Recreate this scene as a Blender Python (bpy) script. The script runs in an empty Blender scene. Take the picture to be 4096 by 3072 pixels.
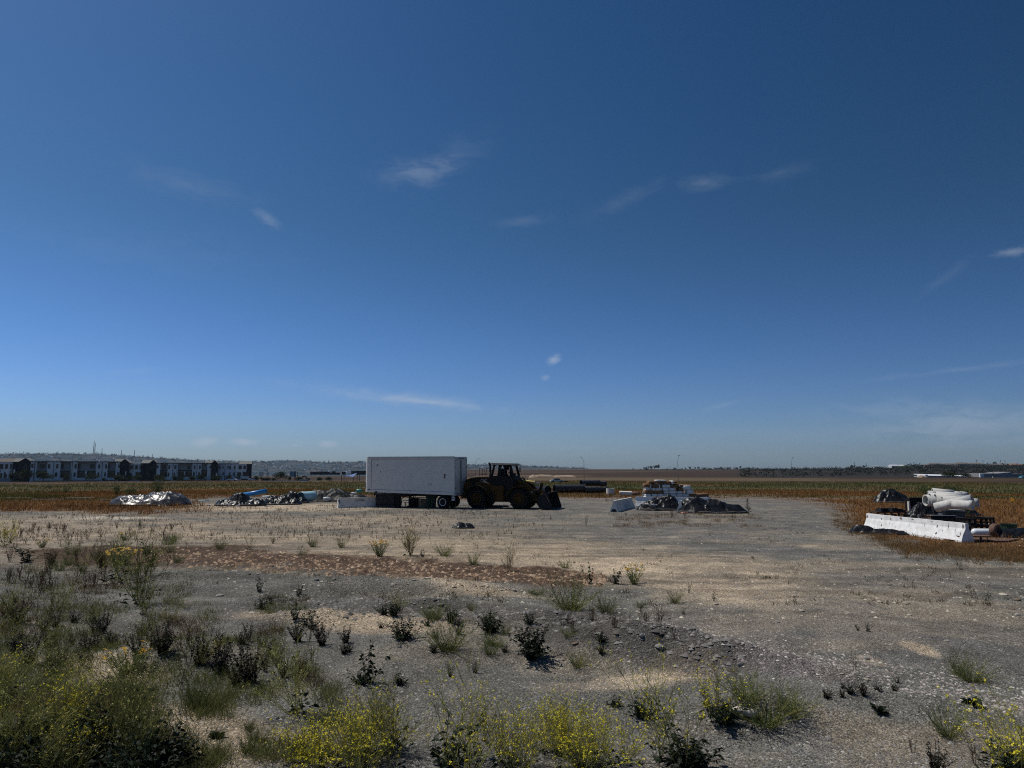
import bpy, math, random
import numpy as np
from mathutils import Vector, Matrix, Euler

# ---------------------------------------------------------------- camera, sky, sun
SC = bpy.context.scene
COL = SC.collection
CAM_H = 3.1
PITCH = math.radians(6.75)
FPX = 2840.0                       # focal length in pixels of the 4096 px wide photograph
cd = bpy.data.cameras.new('camera'); cam = bpy.data.objects.new('camera', cd); COL.objects.link(cam)
cd.sensor_width = 36.0; cd.lens = FPX / 4096 * 36
cd.clip_start = 0.1; cd.clip_end = 30000
cam.location = (0, 0, CAM_H); cam.rotation_euler = (math.pi / 2 + PITCH, 0, 0)
SC.camera = cam

SUN_EL = math.radians(58); SUN_AZ = math.radians(-64)       # azimuth from +Y towards +X
sl = bpy.data.lights.new('sun', 'SUN'); sl.energy = 5.0; sl.angle = math.radians(0.53); sl.color = (1.0, 0.955, 0.88)
sun = bpy.data.objects.new('sun', sl); COL.objects.link(sun)
sdir = Vector((math.sin(SUN_AZ) * math.cos(SUN_EL), math.cos(SUN_AZ) * math.cos(SUN_EL), math.sin(SUN_EL)))
sun.rotation_euler = sdir.to_track_quat('Z', 'Y').to_euler()

SC.view_settings.view_transform = 'Standard'; SC.view_settings.look = 'None'
SC.view_settings.exposure = -0.42; SC.view_settings.gamma = 1.0
try: SC.view_settings.use_curve_mapping = False
except Exception: pass
SC.render.engine = 'CYCLES'
SC.cycles.max_bounces = 5; SC.cycles.diffuse_bounces = 2; SC.cycles.glossy_bounces = 2
SC.cycles.transparent_max_bounces = 6; SC.cycles.volume_bounces = 1; SC.cycles.use_adaptive_sampling = False; SC.cycles.use_denoising = False; SC.cycles.sample_clamp_indirect = 3.0; SC.cycles.filter_width = 1.1
SC.cycles.caustics_reflective = False; SC.cycles.caustics_refractive = False

W = bpy.data.worlds.new('World'); SC.world = W; W.use_nodes = True
nt = W.node_tree; nt.nodes.clear()
def wn(t, **k):
    n = nt.nodes.new(t)
    for a, b in k.items(): setattr(n, a, b)
    return n
wout = wn('ShaderNodeOutputWorld'); bg = wn('ShaderNodeBackground')
sky = wn('ShaderNodeTexSky', sky_type='NISHITA', sun_disc=False, sun_elevation=SUN_EL, sun_rotation=SUN_AZ,
         altitude=100, air_density=1.0, dust_density=0.6, ozone_density=2.2)
hsv = wn('ShaderNodeHueSaturation'); hsv.inputs['Saturation'].default_value = 1.35; hsv.inputs['Value'].default_value = 1.0
nt.links.new(sky.outputs[0], hsv.inputs['Color'])
bg.inputs['Strength'].default_value = 0.0715
tc = wn('ShaderNodeTexCoord')
# thin cirrus wisps, each at its own bearing and elevation in the sky
def wmath(op, a, b=None, c=None, clamp=False):
    n = wn('ShaderNodeMath', operation=op, use_clamp=clamp)
    for i, v in enumerate((a, b, c)):
        if v is None: continue
        if isinstance(v, (int, float)): n.inputs[i].default_value = v
        else: nt.links.new(v, n.inputs[i])
    return n.outputs[0]
sepx = wn('ShaderNodeSeparateXYZ'); nt.links.new(tc.outputs['Generated'], sepx.inputs[0])
azn = wmath('ARCTAN2', sepx.outputs[0], sepx.outputs[1])
eln = wmath('ARCSINE', sepx.outputs[2])
comb = wn('ShaderNodeCombineXYZ'); nt.links.new(azn, comb.inputs[0]); nt.links.new(eln, comb.inputs[1])
def wnoise(rot, nscale, stretch):
    m2 = wn('ShaderNodeMapping'); m2.inputs['Rotation'].default_value = (0, 0, rot); m2.inputs['Scale'].default_value = (nscale, nscale * stretch, 1)
    nt.links.new(comb.outputs[0], m2.inputs[0])
    noi = wn('ShaderNodeTexNoise'); noi.inputs['Scale'].default_value = 1; noi.inputs['Detail'].default_value = 5
    noi.inputs['Roughness'].default_value = 0.62; noi.inputs['Distortion'].default_value = 0.8; nt.links.new(m2.outputs[0], noi.inputs[0])
    return noi.outputs[0]
WN = [wnoise(-.12, 22, 2.8), wnoise(-.05, 75, 1.8)]
def wisp(az, el, sx, sy, rot, amt, ns, st):
    mp = wn('ShaderNodeMapping', vector_type='TEXTURE'); nt.links.new(comb.outputs[0], mp.inputs[0])
    mp.inputs['Location'].default_value = (az, el, 0); mp.inputs['Rotation'].default_value = (0, 0, rot)
    mp.inputs['Scale'].default_value = (sx, sy, 1)
    ln = wn('ShaderNodeVectorMath', operation='LENGTH'); nt.links.new(mp.outputs[0], ln.inputs[0])
    fall = wmath('SUBTRACT', 1.0, ln.outputs['Value'], clamp=True)
    d = wmath('MULTIPLY', wmath('SUBTRACT', wmath('ADD', WN[1 if sx < .032 else 0], wmath('MULTIPLY', fall, (0.8 if el < .05 else .5) if sx < .032 else 0.3)), 0.50), 3.0, clamp=True)
    return wmath('MULTIPLY', wmath('MULTIPLY', d, fall), amt * (.45 if sx > .032 else .6))
def ang(px, py):
    x = (px - 2048) / FPX; y = -(py - 1536) / FPX
    d = Vector((x, math.cos(PITCH) - y * math.sin(PITCH), math.sin(PITCH) + y * math.cos(PITCH))).normalized()
    return math.atan2(d.x, d.y), math.asin(d.z)
WISPS = [(1660, 690, .085, .030, .12, .36, 1.8, 3.0), (1800, 640, .10, .035, .5, .18, 1.5, 3), (760, 740, .12, .03, -.1, .16, 1.6, 3.5), (1070, 875, .03, .012, -.5, .28, 1.3, 2),
         (2820, 730, .055, .016, 0, .30, 1.6, 3), (2500, 800, .10, .018, .35, .14, 1.4, 3), (3120, 690, .07, .016, .05, .14, 1.4, 3), (2090, 885, .06, .012, .1, .18, 1.5, 3),
         (2215, 1440, .016, .010, .5, .8, 1.4, 1.5), (2180, 1510, .010, .007, 0, .4, 1.4, 1.5), (1620, 1595, .22, .016, -.10, .75, 1.4, 4), (1750, 1612, .12, .006, -.08, .4, 1.4, 4), (520, 1485, .06, .008, .15, .22, 1.4, 3),
         (820, 1768, .024, .009, .15, .9, 1.8, 1.6), (975, 1768, .024, .007, -.05, .95, 1.8, 1.6), (1312, 1776, .020, .007, 0, .7, 1.8, 1.6), (1180, 1780, .010, .004, 0, .4, 1.5, 1.5),
         (4050, 1008, .030, .008, 0, .45, 1.5, 2), (2880, 1625, .06, .007, .25, .25, 1.3, 3), (3820, 1480, .20, .006, .06, .22, 1.3, 4), (3850, 1690, .20, .040, -.1, .6, 1.3, 3),
         (3780, 1110, .05, .01, .6, .12, 1.3, 3), (600, 1000, .3, .05, .05, .06, 1.3, 3), (3300, 1740, .35, .02, 0, .12, 1.3, 3), (1900, 1790, .4, .012, 0, .18, 1.3, 3)]
acc = None
for (px, py, sx, sy, rot, amt, ns, st) in WISPS:
    a_, e_ = ang(px, py)
    o_ = wisp(a_, e_, sx, sy, rot, amt, ns, st)
    acc = o_ if acc is None else wmath('ADD', acc, o_, clamp=True)
# marine air near the horizon is bluer than the clean-air model
band = wn('ShaderNodeMapRange', interpolation_type='SMOOTHSTEP', clamp=True); nt.links.new(eln, band.inputs[0])
band.inputs[1].default_value = 0.0; band.inputs[2].default_value = 0.36; band.inputs[3].default_value = 1.0; band.inputs[4].default_value = 0.0
tint = wn('ShaderNodeMix', data_type='RGBA', blend_type='MULTIPLY'); nt.links.new(band.outputs[0], tint.inputs[0]); nt.links.new(hsv.outputs[0], tint.inputs[6]); tint.inputs[7].default_value = (0.96, 1.16, 1.74, 1)
side = wn('ShaderNodeMapRange', clamp=True); nt.links.new(azn, side.inputs[0])           # the sky deepens away from the sun
side.inputs[1].default_value = -0.70; side.inputs[2].default_value = 0.66; side.inputs[3].default_value = 1.10; side.inputs[4].default_value = 0.70
grade = wn('ShaderNodeMix', data_type='RGBA', blend_type='MULTIPLY'); grade.inputs[0].default_value = 1.0; nt.links.new(tint.outputs[2], grade.inputs[6]); grade.inputs[7].default_value = (0.83, 0.95, 1.05, 1)
deep = wn('ShaderNodeVectorMath', operation='SCALE'); nt.links.new(grade.outputs[2], deep.inputs[0]); nt.links.new(side.outputs[0], deep.inputs['Scale'])
mixc = wn('ShaderNodeMix', data_type='RGBA', clamp_factor=True)
nt.links.new(acc, mixc.inputs[0]); nt.links.new(deep.outputs[0], mixc.inputs[6]); mixc.inputs[7].default_value = (8.5, 9.6, 11.2, 1)
# cirrus is thin: it only adds a veil, so blend at reduced opacity
nt.links.new(mixc.outputs[2], bg.inputs[0]); nt.links.new(bg.outputs[0], wout.inputs[0])

# ---------------------------------------------------------------- helpers
def D(px, py):
    """direction through an image pixel"""
    x = (px - 2048) / FPX; y = -(py - 1536) / FPX
    return x, math.cos(PITCH) - y * math.sin(PITCH), math.sin(PITCH) + y * math.cos(PITCH)
def P(px, py, Y):
    d = D(px, py); t = Y / d[1]
    return (d[0] * t, Y, CAM_H + d[2] * t)

_rt = np.random.RandomState(7).rand(256, 256)
def vnoise(x, y, s=0):
    x = np.asarray(x, float) + s * 17.31; y = np.asarray(y, float) + s * 9.73
    xi = np.floor(x).astype(int); yi = np.floor(y).astype(int)
    fx = x - xi; fy = y - yi
    fx = fx * fx * (3 - 2 * fx); fy = fy * fy * (3 - 2 * fy)
    a = _rt[xi & 255, yi & 255]; b = _rt[(xi + 1) & 255, yi & 255]; c = _rt[xi & 255, (yi + 1) & 255]; d = _rt[(xi + 1) & 255, (yi + 1) & 255]
    return (a * (1 - fx) + b * fx) * (1 - fy) + (c * (1 - fx) + d * fx) * fy
def fbm(x, y, o=4, s=0):
    v = 0; amp = .5; t = 0
    for i in range(o):
        v = v + amp * vnoise(x * 2 ** i, y * 2 ** i, s + i * 3); t += amp; amp *= .5
    return v / t
def sstep(a, b, x):
    t = np.clip((x - a) / (b - a), 0, 1); return t * t * (3 - 2 * t)

# terrain height: assumed table (metres) fitted to image rows, by bearing column and radius
_R = np.array([0, 95, 200, 350, 500, 700, 900, 1300, 2000, 2600, 3400, 20000.])
_C = [(-4000, [0, 0, -1.3, -2.95, -3.6, -4.6, -8, -16, -28, -34, -42, -42]),
      (1450,  [0, 0, -1.3, -2.95, -3.6, -4.4, -7.5, -14, -26, -33, -42, -42]),
      (1900,  [0, 0, -1.3, -2.95, -3.1, -2.8, -2.0, -1.4, -.9, -1.5, -30, -42]),
      (2300,  [0, 0, -1.3, -2.95, -3.0, -2.7, -2.0, -1.4, -.9, -.6, -30, -42]),
      (2800,  [0, 0, -1.3, -2.95, -3.0, -2.0, -1.0, -.2, -.5, -2, -30, -42]),
      (3100,  [0, -.05, -1.2, -2.9, -2.6, .3, 1.6, 1.9, 1, -2, -30, -42]),
      (3500,  [0, -.1, -1.0, -2.8, -1.8, .9, 2.5, 2.9, 2, -2, -30, -42]),
      (3900,  [0, -.1, -.9, -2.6, -1.6, .3, 1.6, 2.2, 2, -2, -30, -42]),
      (9000,  [0, -.1, -.9, -2.6, -1.6, .3, 1.3, 2.0, 2, -2, -30, -42])]
_CP = np.array([c[0] for c in _C], float); _CZ = np.array([c[1] for c in _C])
def bearing_px(x, y):
    return 2048 + 2840 * np.tan(np.clip(np.arctan2(x, y), -1.3, 1.3))
BUMPS = []   # (x, y, rx, ry, rot, h)
def g0(px, py, z=0.0):
    d = D(px, py); t = (z - CAM_H) / d[2]
    return (d[0] * t, d[1] * t)
for (px, py, rx, ry, rot, h) in [(2250, 2500, 1.5, .5, -.2, .16), (2560, 2575, 1.3, .55, -.3, .24), (2900, 2640, 1.5, .5, -.35, .16), (2350, 2660, 1.6, .7, 0, -.12), (1250, 2480, 1.1, .35, .1, .12),
                                 (1700, 2430, 1.3, .3, .1, .10), (700, 2620, 1.2, .6, .2, .12), (3050, 2850, 1.0, .5, -.1, .14), (800, 2310, 3.2, .5, 0, .10), (1500, 2340, 3.5, .55, -.1, .12),
                                 (500, 2920, 1.0, .6, 0, .15), (3500, 2800, 1.4, .4, -.2, .08), (1500, 2370, 4, .6, 0, -.10), (150, 2480, 2, .8, 0, .1)]:
    x_, y_ = g0(px, py); BUMPS.append((x_, y_, rx, ry, rot, h))
def gz(x, y):
    x = np.asarray(x, float); y = np.asarray(y, float)
    r = np.hypot(x, y); px = bearing_px(x, y)
    rf = np.interp(r, _R, np.arange(len(_R))); cf = np.interp(px, _CP, np.arange(len(_CP)))
    ri = np.minimum(rf.astype(int), len(_R) - 2); ci = np.minimum(cf.astype(int), len(_CP) - 2)
    fr = rf - ri; fc = cf - ci; fc = fc * fc * (3 - 2 * fc)
    z = (_CZ[ci, ri] * (1 - fr) + _CZ[ci, ri + 1] * fr) * (1 - fc) + (_CZ[ci + 1, ri] * (1 - fr) + _CZ[ci + 1, ri + 1] * fr) * fc
    near = 1 - sstep(25, 60, r)
    z = z + near * (0.10 * (fbm(x / 2.6, y / 2.6, 4, 1) - .5) + 0.03 * (fbm(x / .35, y / .35, 3, 5) - .5))
    for (bx, by, rx, ry, rot, h) in BUMPS:
        c, s = math.cos(rot), math.sin(rot); dx = x - bx; dy = y - by
        q = ((dx * c + dy * s) / rx) ** 2 + ((-dx * s + dy * c) / ry) ** 2
        z = z + 1.7 * h * np.exp(-q) * (.7 + .9 * (fbm(x / .5, y / .5, 4, 8) - .2))
    z = z + sstep(450, 900, r) * (1 - sstep(2200, 2700, r)) * 1.6 * (fbm(x / 160, y / 160, 3, 2) - .5)
    return z
def gzf(x, y): return float(gz(x, y))
def G(px, py):
    """ground point under an image pixel: ray march against the terrain"""
    d = D(px, py)
    if d[2] > -1e-4: d = (d[0], d[1], -1e-4)
    t = (0 - CAM_H) / d[2]
    for _ in range(12):
        z = gzf(d[0] * t, d[1] * t); t = t * .4 + .6 * (z - CAM_H) / d[2]
    return (d[0] * t, d[1] * t, gzf(d[0] * t, d[1] * t))
def GY(px, Y, z=None):
    x = (px - 2048) / FPX * Y
    return (x, Y, gzf(x, Y) if z is None else z)

# ---------------------------------------------------------------- materials
def mat(name, col, rough=.8, metal=0, var=.25, vscale=3.0, bump=0.0, bscale=30.0, col2=None, spec=None, trans=0, obj_var=0):
    m = bpy.data.materials.new(name); m.use_nodes = True; t = m.node_tree; n = t.nodes
    b = n['Principled BSDF']; b.inputs['Roughness'].default_value = rough; b.inputs['Metallic'].default_value = metal
    if spec is not None: b.inputs['Specular IOR Level'].default_value = spec
    c = n.new('ShaderNodeTexCoord')
    no = n.new('ShaderNodeTexNoise'); no.inputs['Scale'].default_value = vscale; no.inputs['Detail'].default_value = 6; no.inputs['Roughness'].default_value = .65
    t.links.new(c.outputs['Object'], no.inputs[0])
    r = n.new('ShaderNodeValToRGB'); r.color_ramp.elements[0].position = .32; r.color_ramp.elements[1].position = .70
    c2 = col2 if col2 else tuple(min(1, v * (1 + var)) for v in col)
    c1 = col if col2 else tuple(v * (1 - var) for v in col)
    r.color_ramp.elements[0].color = (*c1, 1); r.color_ramp.elements[1].color = (*c2, 1)
    t.links.new(no.outputs[0], r.inputs[0]); last = r.outputs[0]
    if obj_var:
        oi = n.new('ShaderNodeObjectInfo'); h = n.new('ShaderNodeHueSaturation')
        mr = n.new('ShaderNodeMapRange'); mr.inputs[3].default_value = 1 - obj_var; mr.inputs[4].default_value = 1 + obj_var
        t.links.new(oi.outputs['Random'], mr.inputs[0]); t.links.new(mr.outputs[0], h.inputs['Value']); t.links.new(last, h.inputs['Color']); last = h.outputs[0]
    t.links.new(last, b.inputs['Base Color'])
    if bump:
        nb = n.new('ShaderNodeTexNoise'); nb.inputs['Scale'].default_value = bscale; nb.inputs['Detail'].default_value = 5
        t.links.new(c.outputs['Object'], nb.inputs[0])
        bp = n.new('ShaderNodeBump'); bp.inputs['Strength'].default_value = bump; bp.inputs['Distance'].default_value = .05
        t.links.new(nb.outputs[0], bp.inputs['Height']); t.links.new(bp.outputs[0], b.inputs['Normal'])
    if trans:
        b.inputs['Transmission Weight'].default_value = 0
        tr = n.new('ShaderNodeBsdfTranslucent'); mx = n.new('ShaderNodeMixShader'); mx.inputs[0].default_value = trans
        t.links.new(last, tr.inputs[0]); t.links.new(b.outputs[0], mx.inputs[1]); t.links.new(tr.outputs[0], mx.inputs[2])
        t.links.new(mx.outputs[0], n['Material Output'].inputs[0])
    return m
M = {}
def defmat(k, *a, **kw): M[k] = mat(k, *a, **kw)

# ---------------------------------------------------------------- mesh builder
class MB:
    def __init__(s): s.v = []; s.f = []
    def add(s, vs, fs):
        o = len(s.v); s.v += [tuple(v) for v in vs]; s.f += [tuple(i + o for i in f) for f in fs]; return s
    def box(s, x0, x1, y0, y1, z0, z1, rot=0, c=None):
        vs = [(x, y, z) for z in (z0, z1) for (x, y) in ((x0, y0), (x1, y0), (x1, y1), (x0, y1))]
        if rot:
            cx, cy = c or ((x0 + x1) / 2, (y0 + y1) / 2); ca, sa = math.cos(rot), math.sin(rot)
            vs = [(cx + (x - cx) * ca - (y - cy) * sa, cy + (x - cx) * sa + (y - cy) * ca, z) for x, y, z in vs]
        return s.add(vs, [(3, 2, 1, 0), (4, 5, 6, 7), (0, 1, 5, 4), (1, 2, 6, 5), (2, 3, 7, 6), (3, 0, 4, 7)])
    def bar(s, a, b, w, h=None, up=(0, 0, 1)):
        a = Vector(a); b = Vector(b); h = h or w; d = (b - a).normalized(); u = Vector(up)
        if abs(d.dot(u)) > .98: u = Vector((0, 1, 0))
        r = d.cross(u).normalized() * w / 2; t = r.cross(d).normalized() * h / 2
        vs = [p + i * r + j * t for p in (a, b) for i, j in ((-1, -1), (1, -1), (1, 1), (-1, 1))]
        return s.add(vs, [(3, 2, 1, 0), (4, 5, 6, 7), (0, 1, 5, 4), (1, 2, 6, 5), (2, 3, 7, 6), (3, 0, 4, 7)])
    def tube(s, pts, rad, n=8, cap=True):
        pts = [Vector(p) for p in pts]; R = rad if isinstance(rad, (list, tuple)) else [rad] * len(pts)
        o = len(s.v); prev = None
        for i, p in enumerate(pts):
            d = (pts[min(i + 1, len(pts) - 1)] - pts[max(i - 1, 0)]).normalized()
            if prev is None:
                u = Vector((0, 0, 1)) if abs(d.z) < .9 else Vector((1, 0, 0)); r = d.cross(u).normalized()
            else:
                r = (prev - d * prev.dot(d)); r = r.normalized() if r.length > 1e-6 else d.orthogonal().normalized()
            prev = r; t = d.cross(r)
            for k in range(n):
                a = 2 * math.pi * k / n; s.v.append(tuple(p + (r * math.cos(a) + t * math.sin(a)) * R[i]))
        for i in range(len(pts) - 1):
            for k in range(n):
                k2 = (k + 1) % n; s.f.append((o + i * n + k, o + i * n + k2, o + (i + 1) * n + k2, o + (i + 1) * n + k))
        if cap:
            s.f.append(tuple(o + k for k in reversed(range(n)))); s.f.append(tuple(o + (len(pts) - 1) * n + k for k in range(n)))
        return s
    def lathe(s, prof, a, axis, n=24):
        """prof: (distance along axis, radius) closed or open"""
        a = Vector(a); d = Vector(axis).normalized(); r = d.orthogonal().normalized(); t = d.cross(r); o = len(s.v)
        for (l, R) in prof:
            for k in range(n):
                q = 2 * math.pi * k / n; s.v.append(tuple(a + d * l + (r * math.cos(q) + t * math.sin(q)) * max(R, 1e-4)))
        for i in range(len(prof) - 1):
            for k in range(n):
                k2 = (k + 1) % n; s.f.append((o + i * n + k, o + i * n + k2, o + (i + 1) * n + k2, o + (i + 1) * n + k))
        return s
    def prism(s, poly, y0, y1, axis='y'):
        n = len(poly)
        if axis == 'y': vs = [(x, y0, z) for x, z in poly] + [(x, y1, z) for x, z in poly]
        elif axis == 'x': vs = [(y0, x, z) for x, z in poly] + [(y1, x, z) for x, z in poly]
        else: vs = [(x, z, y0) for x, z in poly] + [(x, z, y1) for x, z in poly]
        return s.add(vs, [tuple(range(n)), tuple(reversed(range(n, 2 * n)))] + [(i, i + n, (i + 1) % n + n, (i + 1) % n) for i in range(n)])
    def mesh(s, name, m, smooth=False):
        me = bpy.data.meshes.new(name); me.from_pydata(s.v, [], s.f); me.update()
        if m is not None: me.materials.append(M[m] if isinstance(m, str) else m)
        if smooth: me.shade_smooth()
        return me
    def build(s, name, m, parent=None, smooth=False, bevel=0, loc=None, rot=None):
        o = bpy.data.objects.new(name, s.mesh(name, m, smooth)); COL.objects.link(o)
        if parent is not None: o.parent = parent
        if loc is not None: o.location = loc
        if rot is not None: o.rotation_euler = rot
        import bmesh
        bm = bmesh.new(); bm.from_mesh(o.data)
        bmesh.ops.recalc_face_normals(bm, faces=bm.faces)
        if bevel:
            es = [e for e in bm.edges if len(e.link_faces) == 2 and e.calc_face_angle(0) > .5]
            bmesh.ops.bevel(bm, geom=es, offset=bevel, segments=2, affect='EDGES', clamp_overlap=True)
        bm.to_mesh(o.data); bm.free()
        if smooth: o.data.shade_smooth()
        return o
def npmesh(name, V, F, m, smooth=False, cols=None):
    """fast mesh from arrays, F all the same size"""
    me = bpy.data.meshes.new(name); V = np.asarray(V, np.float32); F = np.asarray(F, np.int32); k = F.shape[1]
    me.vertices.add(len(V)); me.vertices.foreach_set('co', V.ravel())
    me.loops.add(F.size); me.loops.foreach_set('vertex_index', F.ravel())
    me.polygons.add(len(F)); me.polygons.foreach_set('loop_start', np.arange(0, F.size, k, dtype=np.int32))
    try: me.polygons.foreach_set('loop_total', np.full(len(F), k, np.int32))
    except Exception: pass
    if smooth: me.polygons.foreach_set('use_smooth', np.ones(len(F), bool))
    me.update(calc_edges=True)
    if cols is not None:
        for nm, c in cols.items():
            if c.ndim == 2:
                a = me.attributes.new(nm, 'FLOAT_COLOR', 'POINT'); c4 = np.ones((len(V), 4), np.float32); c4[:, :3] = c; a.data.foreach_set('color', c4.ravel())
            else:
                a = me.attributes.new(nm, 'FLOAT', 'POINT'); a.data.foreach_set('value', c.astype(np.float32))
    if m is not None: me.materials.append(M[m] if isinstance(m, str) else m)
    return me
def obj(name, me, parent=None, loc=None, rz=0):
    o = bpy.data.objects.new(name, me); COL.objects.link(o)
    if parent is not None: o.parent = parent
    if loc is not None: o.location = loc
    if rz: o.rotation_euler.z = rz
    return o
def tag(o, label=None, cat=None, group=None, kind=None):
    if label: o['label'] = label
    if cat: o['category'] = cat
    if group: o['group'] = group
    if kind: o['kind'] = kind
    return o
def thing(name, label, cat, loc=(0, 0, 0), rz=0, group=None):
    o = bpy.data.objects.new(name, None); COL.objects.link(o); o.location = loc; o.rotation_euler = (0, 0, rz)
    o.empty_display_size = .2
    return tag(o, label, cat, group)
def dup(root, loc, rz=0, label=None, group=None, scale=1.0):
    r = root.copy(); COL.objects.link(r); r.location = loc; r.rotation_euler = (0, 0, rz)
    r.scale = (scale,) * 3 if isinstance(scale, (int, float)) else scale
    if label: r['label'] = label
    if group: r['group'] = group
    for ch in [c for c in KIDS.get(root.name, [])]:
        c = ch.copy(); COL.objects.link(c); c.parent = r; c.matrix_parent_inverse = Matrix()
        for g in KIDS.get(ch.name, []):
            d = g.copy(); COL.objects.link(d); d.parent = c; d.matrix_parent_inverse = Matrix()
    return r
KIDS = {}
def register(root):
    KIDS[root.name] = list(root.children)
    for c in root.children: KIDS[c.name] = list(c.children)
    return root
def text_mesh(s, size, extrude=.002, m=None, align='LEFT'):
    cu = bpy.data.curves.new('lettering', 'FONT'); cu.body = s; cu.size = size; cu.extrude = extrude; cu.align_x = align
    o = bpy.data.objects.new('lettering', cu); COL.objects.link(o)
    dg = bpy.context.evaluated_depsgraph_get(); me = bpy.data.meshes.new_from_object(o.evaluated_get(dg))
    bpy.data.objects.remove(o); bpy.data.curves.remove(cu)
    me.materials.clear()
    if m: me.materials.append(M[m])
    return me
# ---------------------------------------------------------------- ground sheet
def zone_weights(x, y):
    """base colour and coarseness of the ground at world positions"""
    r = np.hypot(x, y); u = bearing_px(x, y); z0 = 0.0
    # image row of the flat plane at this distance; zones use image pixels
    yy = np.maximum(y, .5); phi = np.arctan2(CAM_H, yy)            # depression below eye level
    v = 1536 + FPX * np.tan(phi + PITCH)
    u2 = 2048 + x / (yy * math.cos(PITCH) - CAM_H * math.sin(PITCH) + 1e-6) * FPX * 1.0
    u2 = np.where(y > 1, u2, 2048 + np.sign(x) * 9000)
    n1 = fbm(x / 1.7, y / 1.7, 5, 11); n2 = fbm(x / .5, y / .5, 4, 21); n3 = fbm(x / 6, y / 6, 4, 31)
    nf = fbm(x / 14, y / 5, 4, 41)
    gravel = np.array([.150, .144, .124]); tan = np.array([.38, .30, .205]); clod = np.array([.100, .064, .041])
    dark = np.array([.082, .075, .066]); grass = np.array([.135, .066, .022]); green = np.array([.070, .068, .022])
    C = np.repeat(gravel[None, :], len(x), 0)
    def E(cx, cy, rx, ry, rot=0, soft=.35, nz=.55):
        dx = (u2 - cx); dy = (v - cy); c, s = math.cos(rot), math.sin(rot)
        q = np.sqrt(((dx * c + dy * s) / rx) ** 2 + ((-dx * s + dy * c) / ry) ** 2) + nz * ((n1 - .5) * 2.6 + (n3 - .5) * 1.8) + .5 * (n2 - .5)
        return 1 - sstep(1 - soft, 1 + soft, q)
    def mix(w, col, k=1.0):
        nonlocal C
        w = np.clip(w * k, 0, 1)[:, None]; C = C * (1 - w) + col * w
    mid = np.array([.265, .220, .162])
    # worn dirt road of tan bands across the middle
    mix(E(500, 2150, 2100, 95, .0, .5, .5), mid, .95); mix(E(900, 2200, 1500, 60, .03, .5, .5), mid, .9)
    mix(E(700, 2120, 1200, 45, .0, .6, .9), tan, .6)
    mix(E(2000, 2225, 900, 55, .03, .5, .7), tan, .85); mix(E(2900, 2320, 900, 75, .07, .5, .7), tan, .8)
    mix(E(2700, 2285, 520, 38, .06, .4, .4), tan * 1.4, .95)
    mix(E(3600, 2420, 900, 60, .03, .6, .8), mid, .85); mix(E(3700, 2290, 800, 40, .03, .6, .9), mid, .7); mix(E(3000, 2390, 600, 35, .1, .5, .6), tan * 1.2, .75)
    mix(E(1150, 2120, 300, 16, 0, .5, .6), gravel * .8, .6)
    mix(E(450, 2072, 210, 7, .01, .5, .3), np.array([.52, .46, .36]), 1)
    mix(E(1000, 2030, 420, 14, 0, .6, .4), tan * 1.45, .85); mix(E(2300, 2210, 260, 20, 0, .5, .5), tan, .5)
    mix(E(3270, 2183, 80, 6, 0, .3, .2), tan * 1.5, 1); mix(E(2720, 2147, 70, 5, 0, .4, .3), tan * 1.4, .8); mix(E(2660, 2185, 60, 7, 0, .4, .4), tan * 1.4, .5)
    mix(E(2100, 2130, 420, 20, 0, .6, .9), gravel * .75, .55)
    # bluish coarse gravel lenses
    blue = np.array([.148, .138, .124])
    for e in [(2850, 2150, 420, 50, .1), (3700, 2325, 450, 28, .03), (3500, 2215, 480, 22, .03), (3700, 2560, 700, 110, .1), (3000, 2100, 500, 60, 0), (2600, 2010, 700, 50, 0)]:
        mix(E(*e, .5, .7), blue, .8)
    mix(sstep(.54, .68, fbm(x / 3.2, y / 2.2, 5, 133)), tan, .28); mix(sstep(.52, .66, fbm(x / 1.4, y / .9, 4, 143)), mid, .30); mix(sstep(.56, .70, fbm(x / 2.4, y / 1.1, 5, 153)), dark, .40)
    # reddish brown cloddy band
    wc = E(1500, 2275, 900, 46, .055, .22, .25); w2 = E(700, 2225, 560, 42, .02, .3, .35); w3 = E(2150, 2310, 260, 42, .05, .3, .3)
    wclod = np.clip(np.maximum(np.maximum(wc, w2), w3), 0, 1); mix(wclod, clod)
    mix(E(1850, 2350, 380, 16, .12, .4, .6), tan * 1.15, .7); mix(E(1150, 2300, 160, 12, .1, .4, .5), tan * 1.2, .7)
    # foreground patches
    for e, c, k in [((1150, 2350, 520, 60, .03), gravel * .92, .9), ((1500, 2440, 700, 60, .05), dark * 1.15, .65), ((200, 2400, 420, 55, -.05), gravel * .95, .8), ((1500, 2500, 330, 34, .05), tan * 1.15, .85),
                    ((2480, 2715, 330, 48, -.12), tan * 1.5, .95), ((420, 2680, 260, 60, .1), tan * 1.1, .85), ((820, 2960, 260, 120, .2), tan * 1.05, .85), ((1200, 3000, 200, 60, .0), tan * .95, .7),
                    ((3080, 2660, 520, 42, .25), np.array([.16, .138, .132]), .8), ((2500, 2590, 480, 50, .18), dark, .85), ((3680, 2595, 80, 14, .3), tan * 1.2, .8), ((3480, 2640, 60, 14, .3), tan * 1.1, .6),
                    ((3400, 2890, 300, 60, .1), mid, .5), ((3200, 2960, 140, 60, .3), np.array([.2, .2, .19]), .5), ((3700, 2960, 350, 50, 0), mid, .5), ((2200, 2800, 500, 120, 0), gravel * .9, .6), ((900, 2700, 250, 60, 0), gravel, .7),
                    ((1750, 2700, 500, 90, 0), gravel * .88, .7)]:
        mix(E(*e, .45, .6), c, k)
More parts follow.
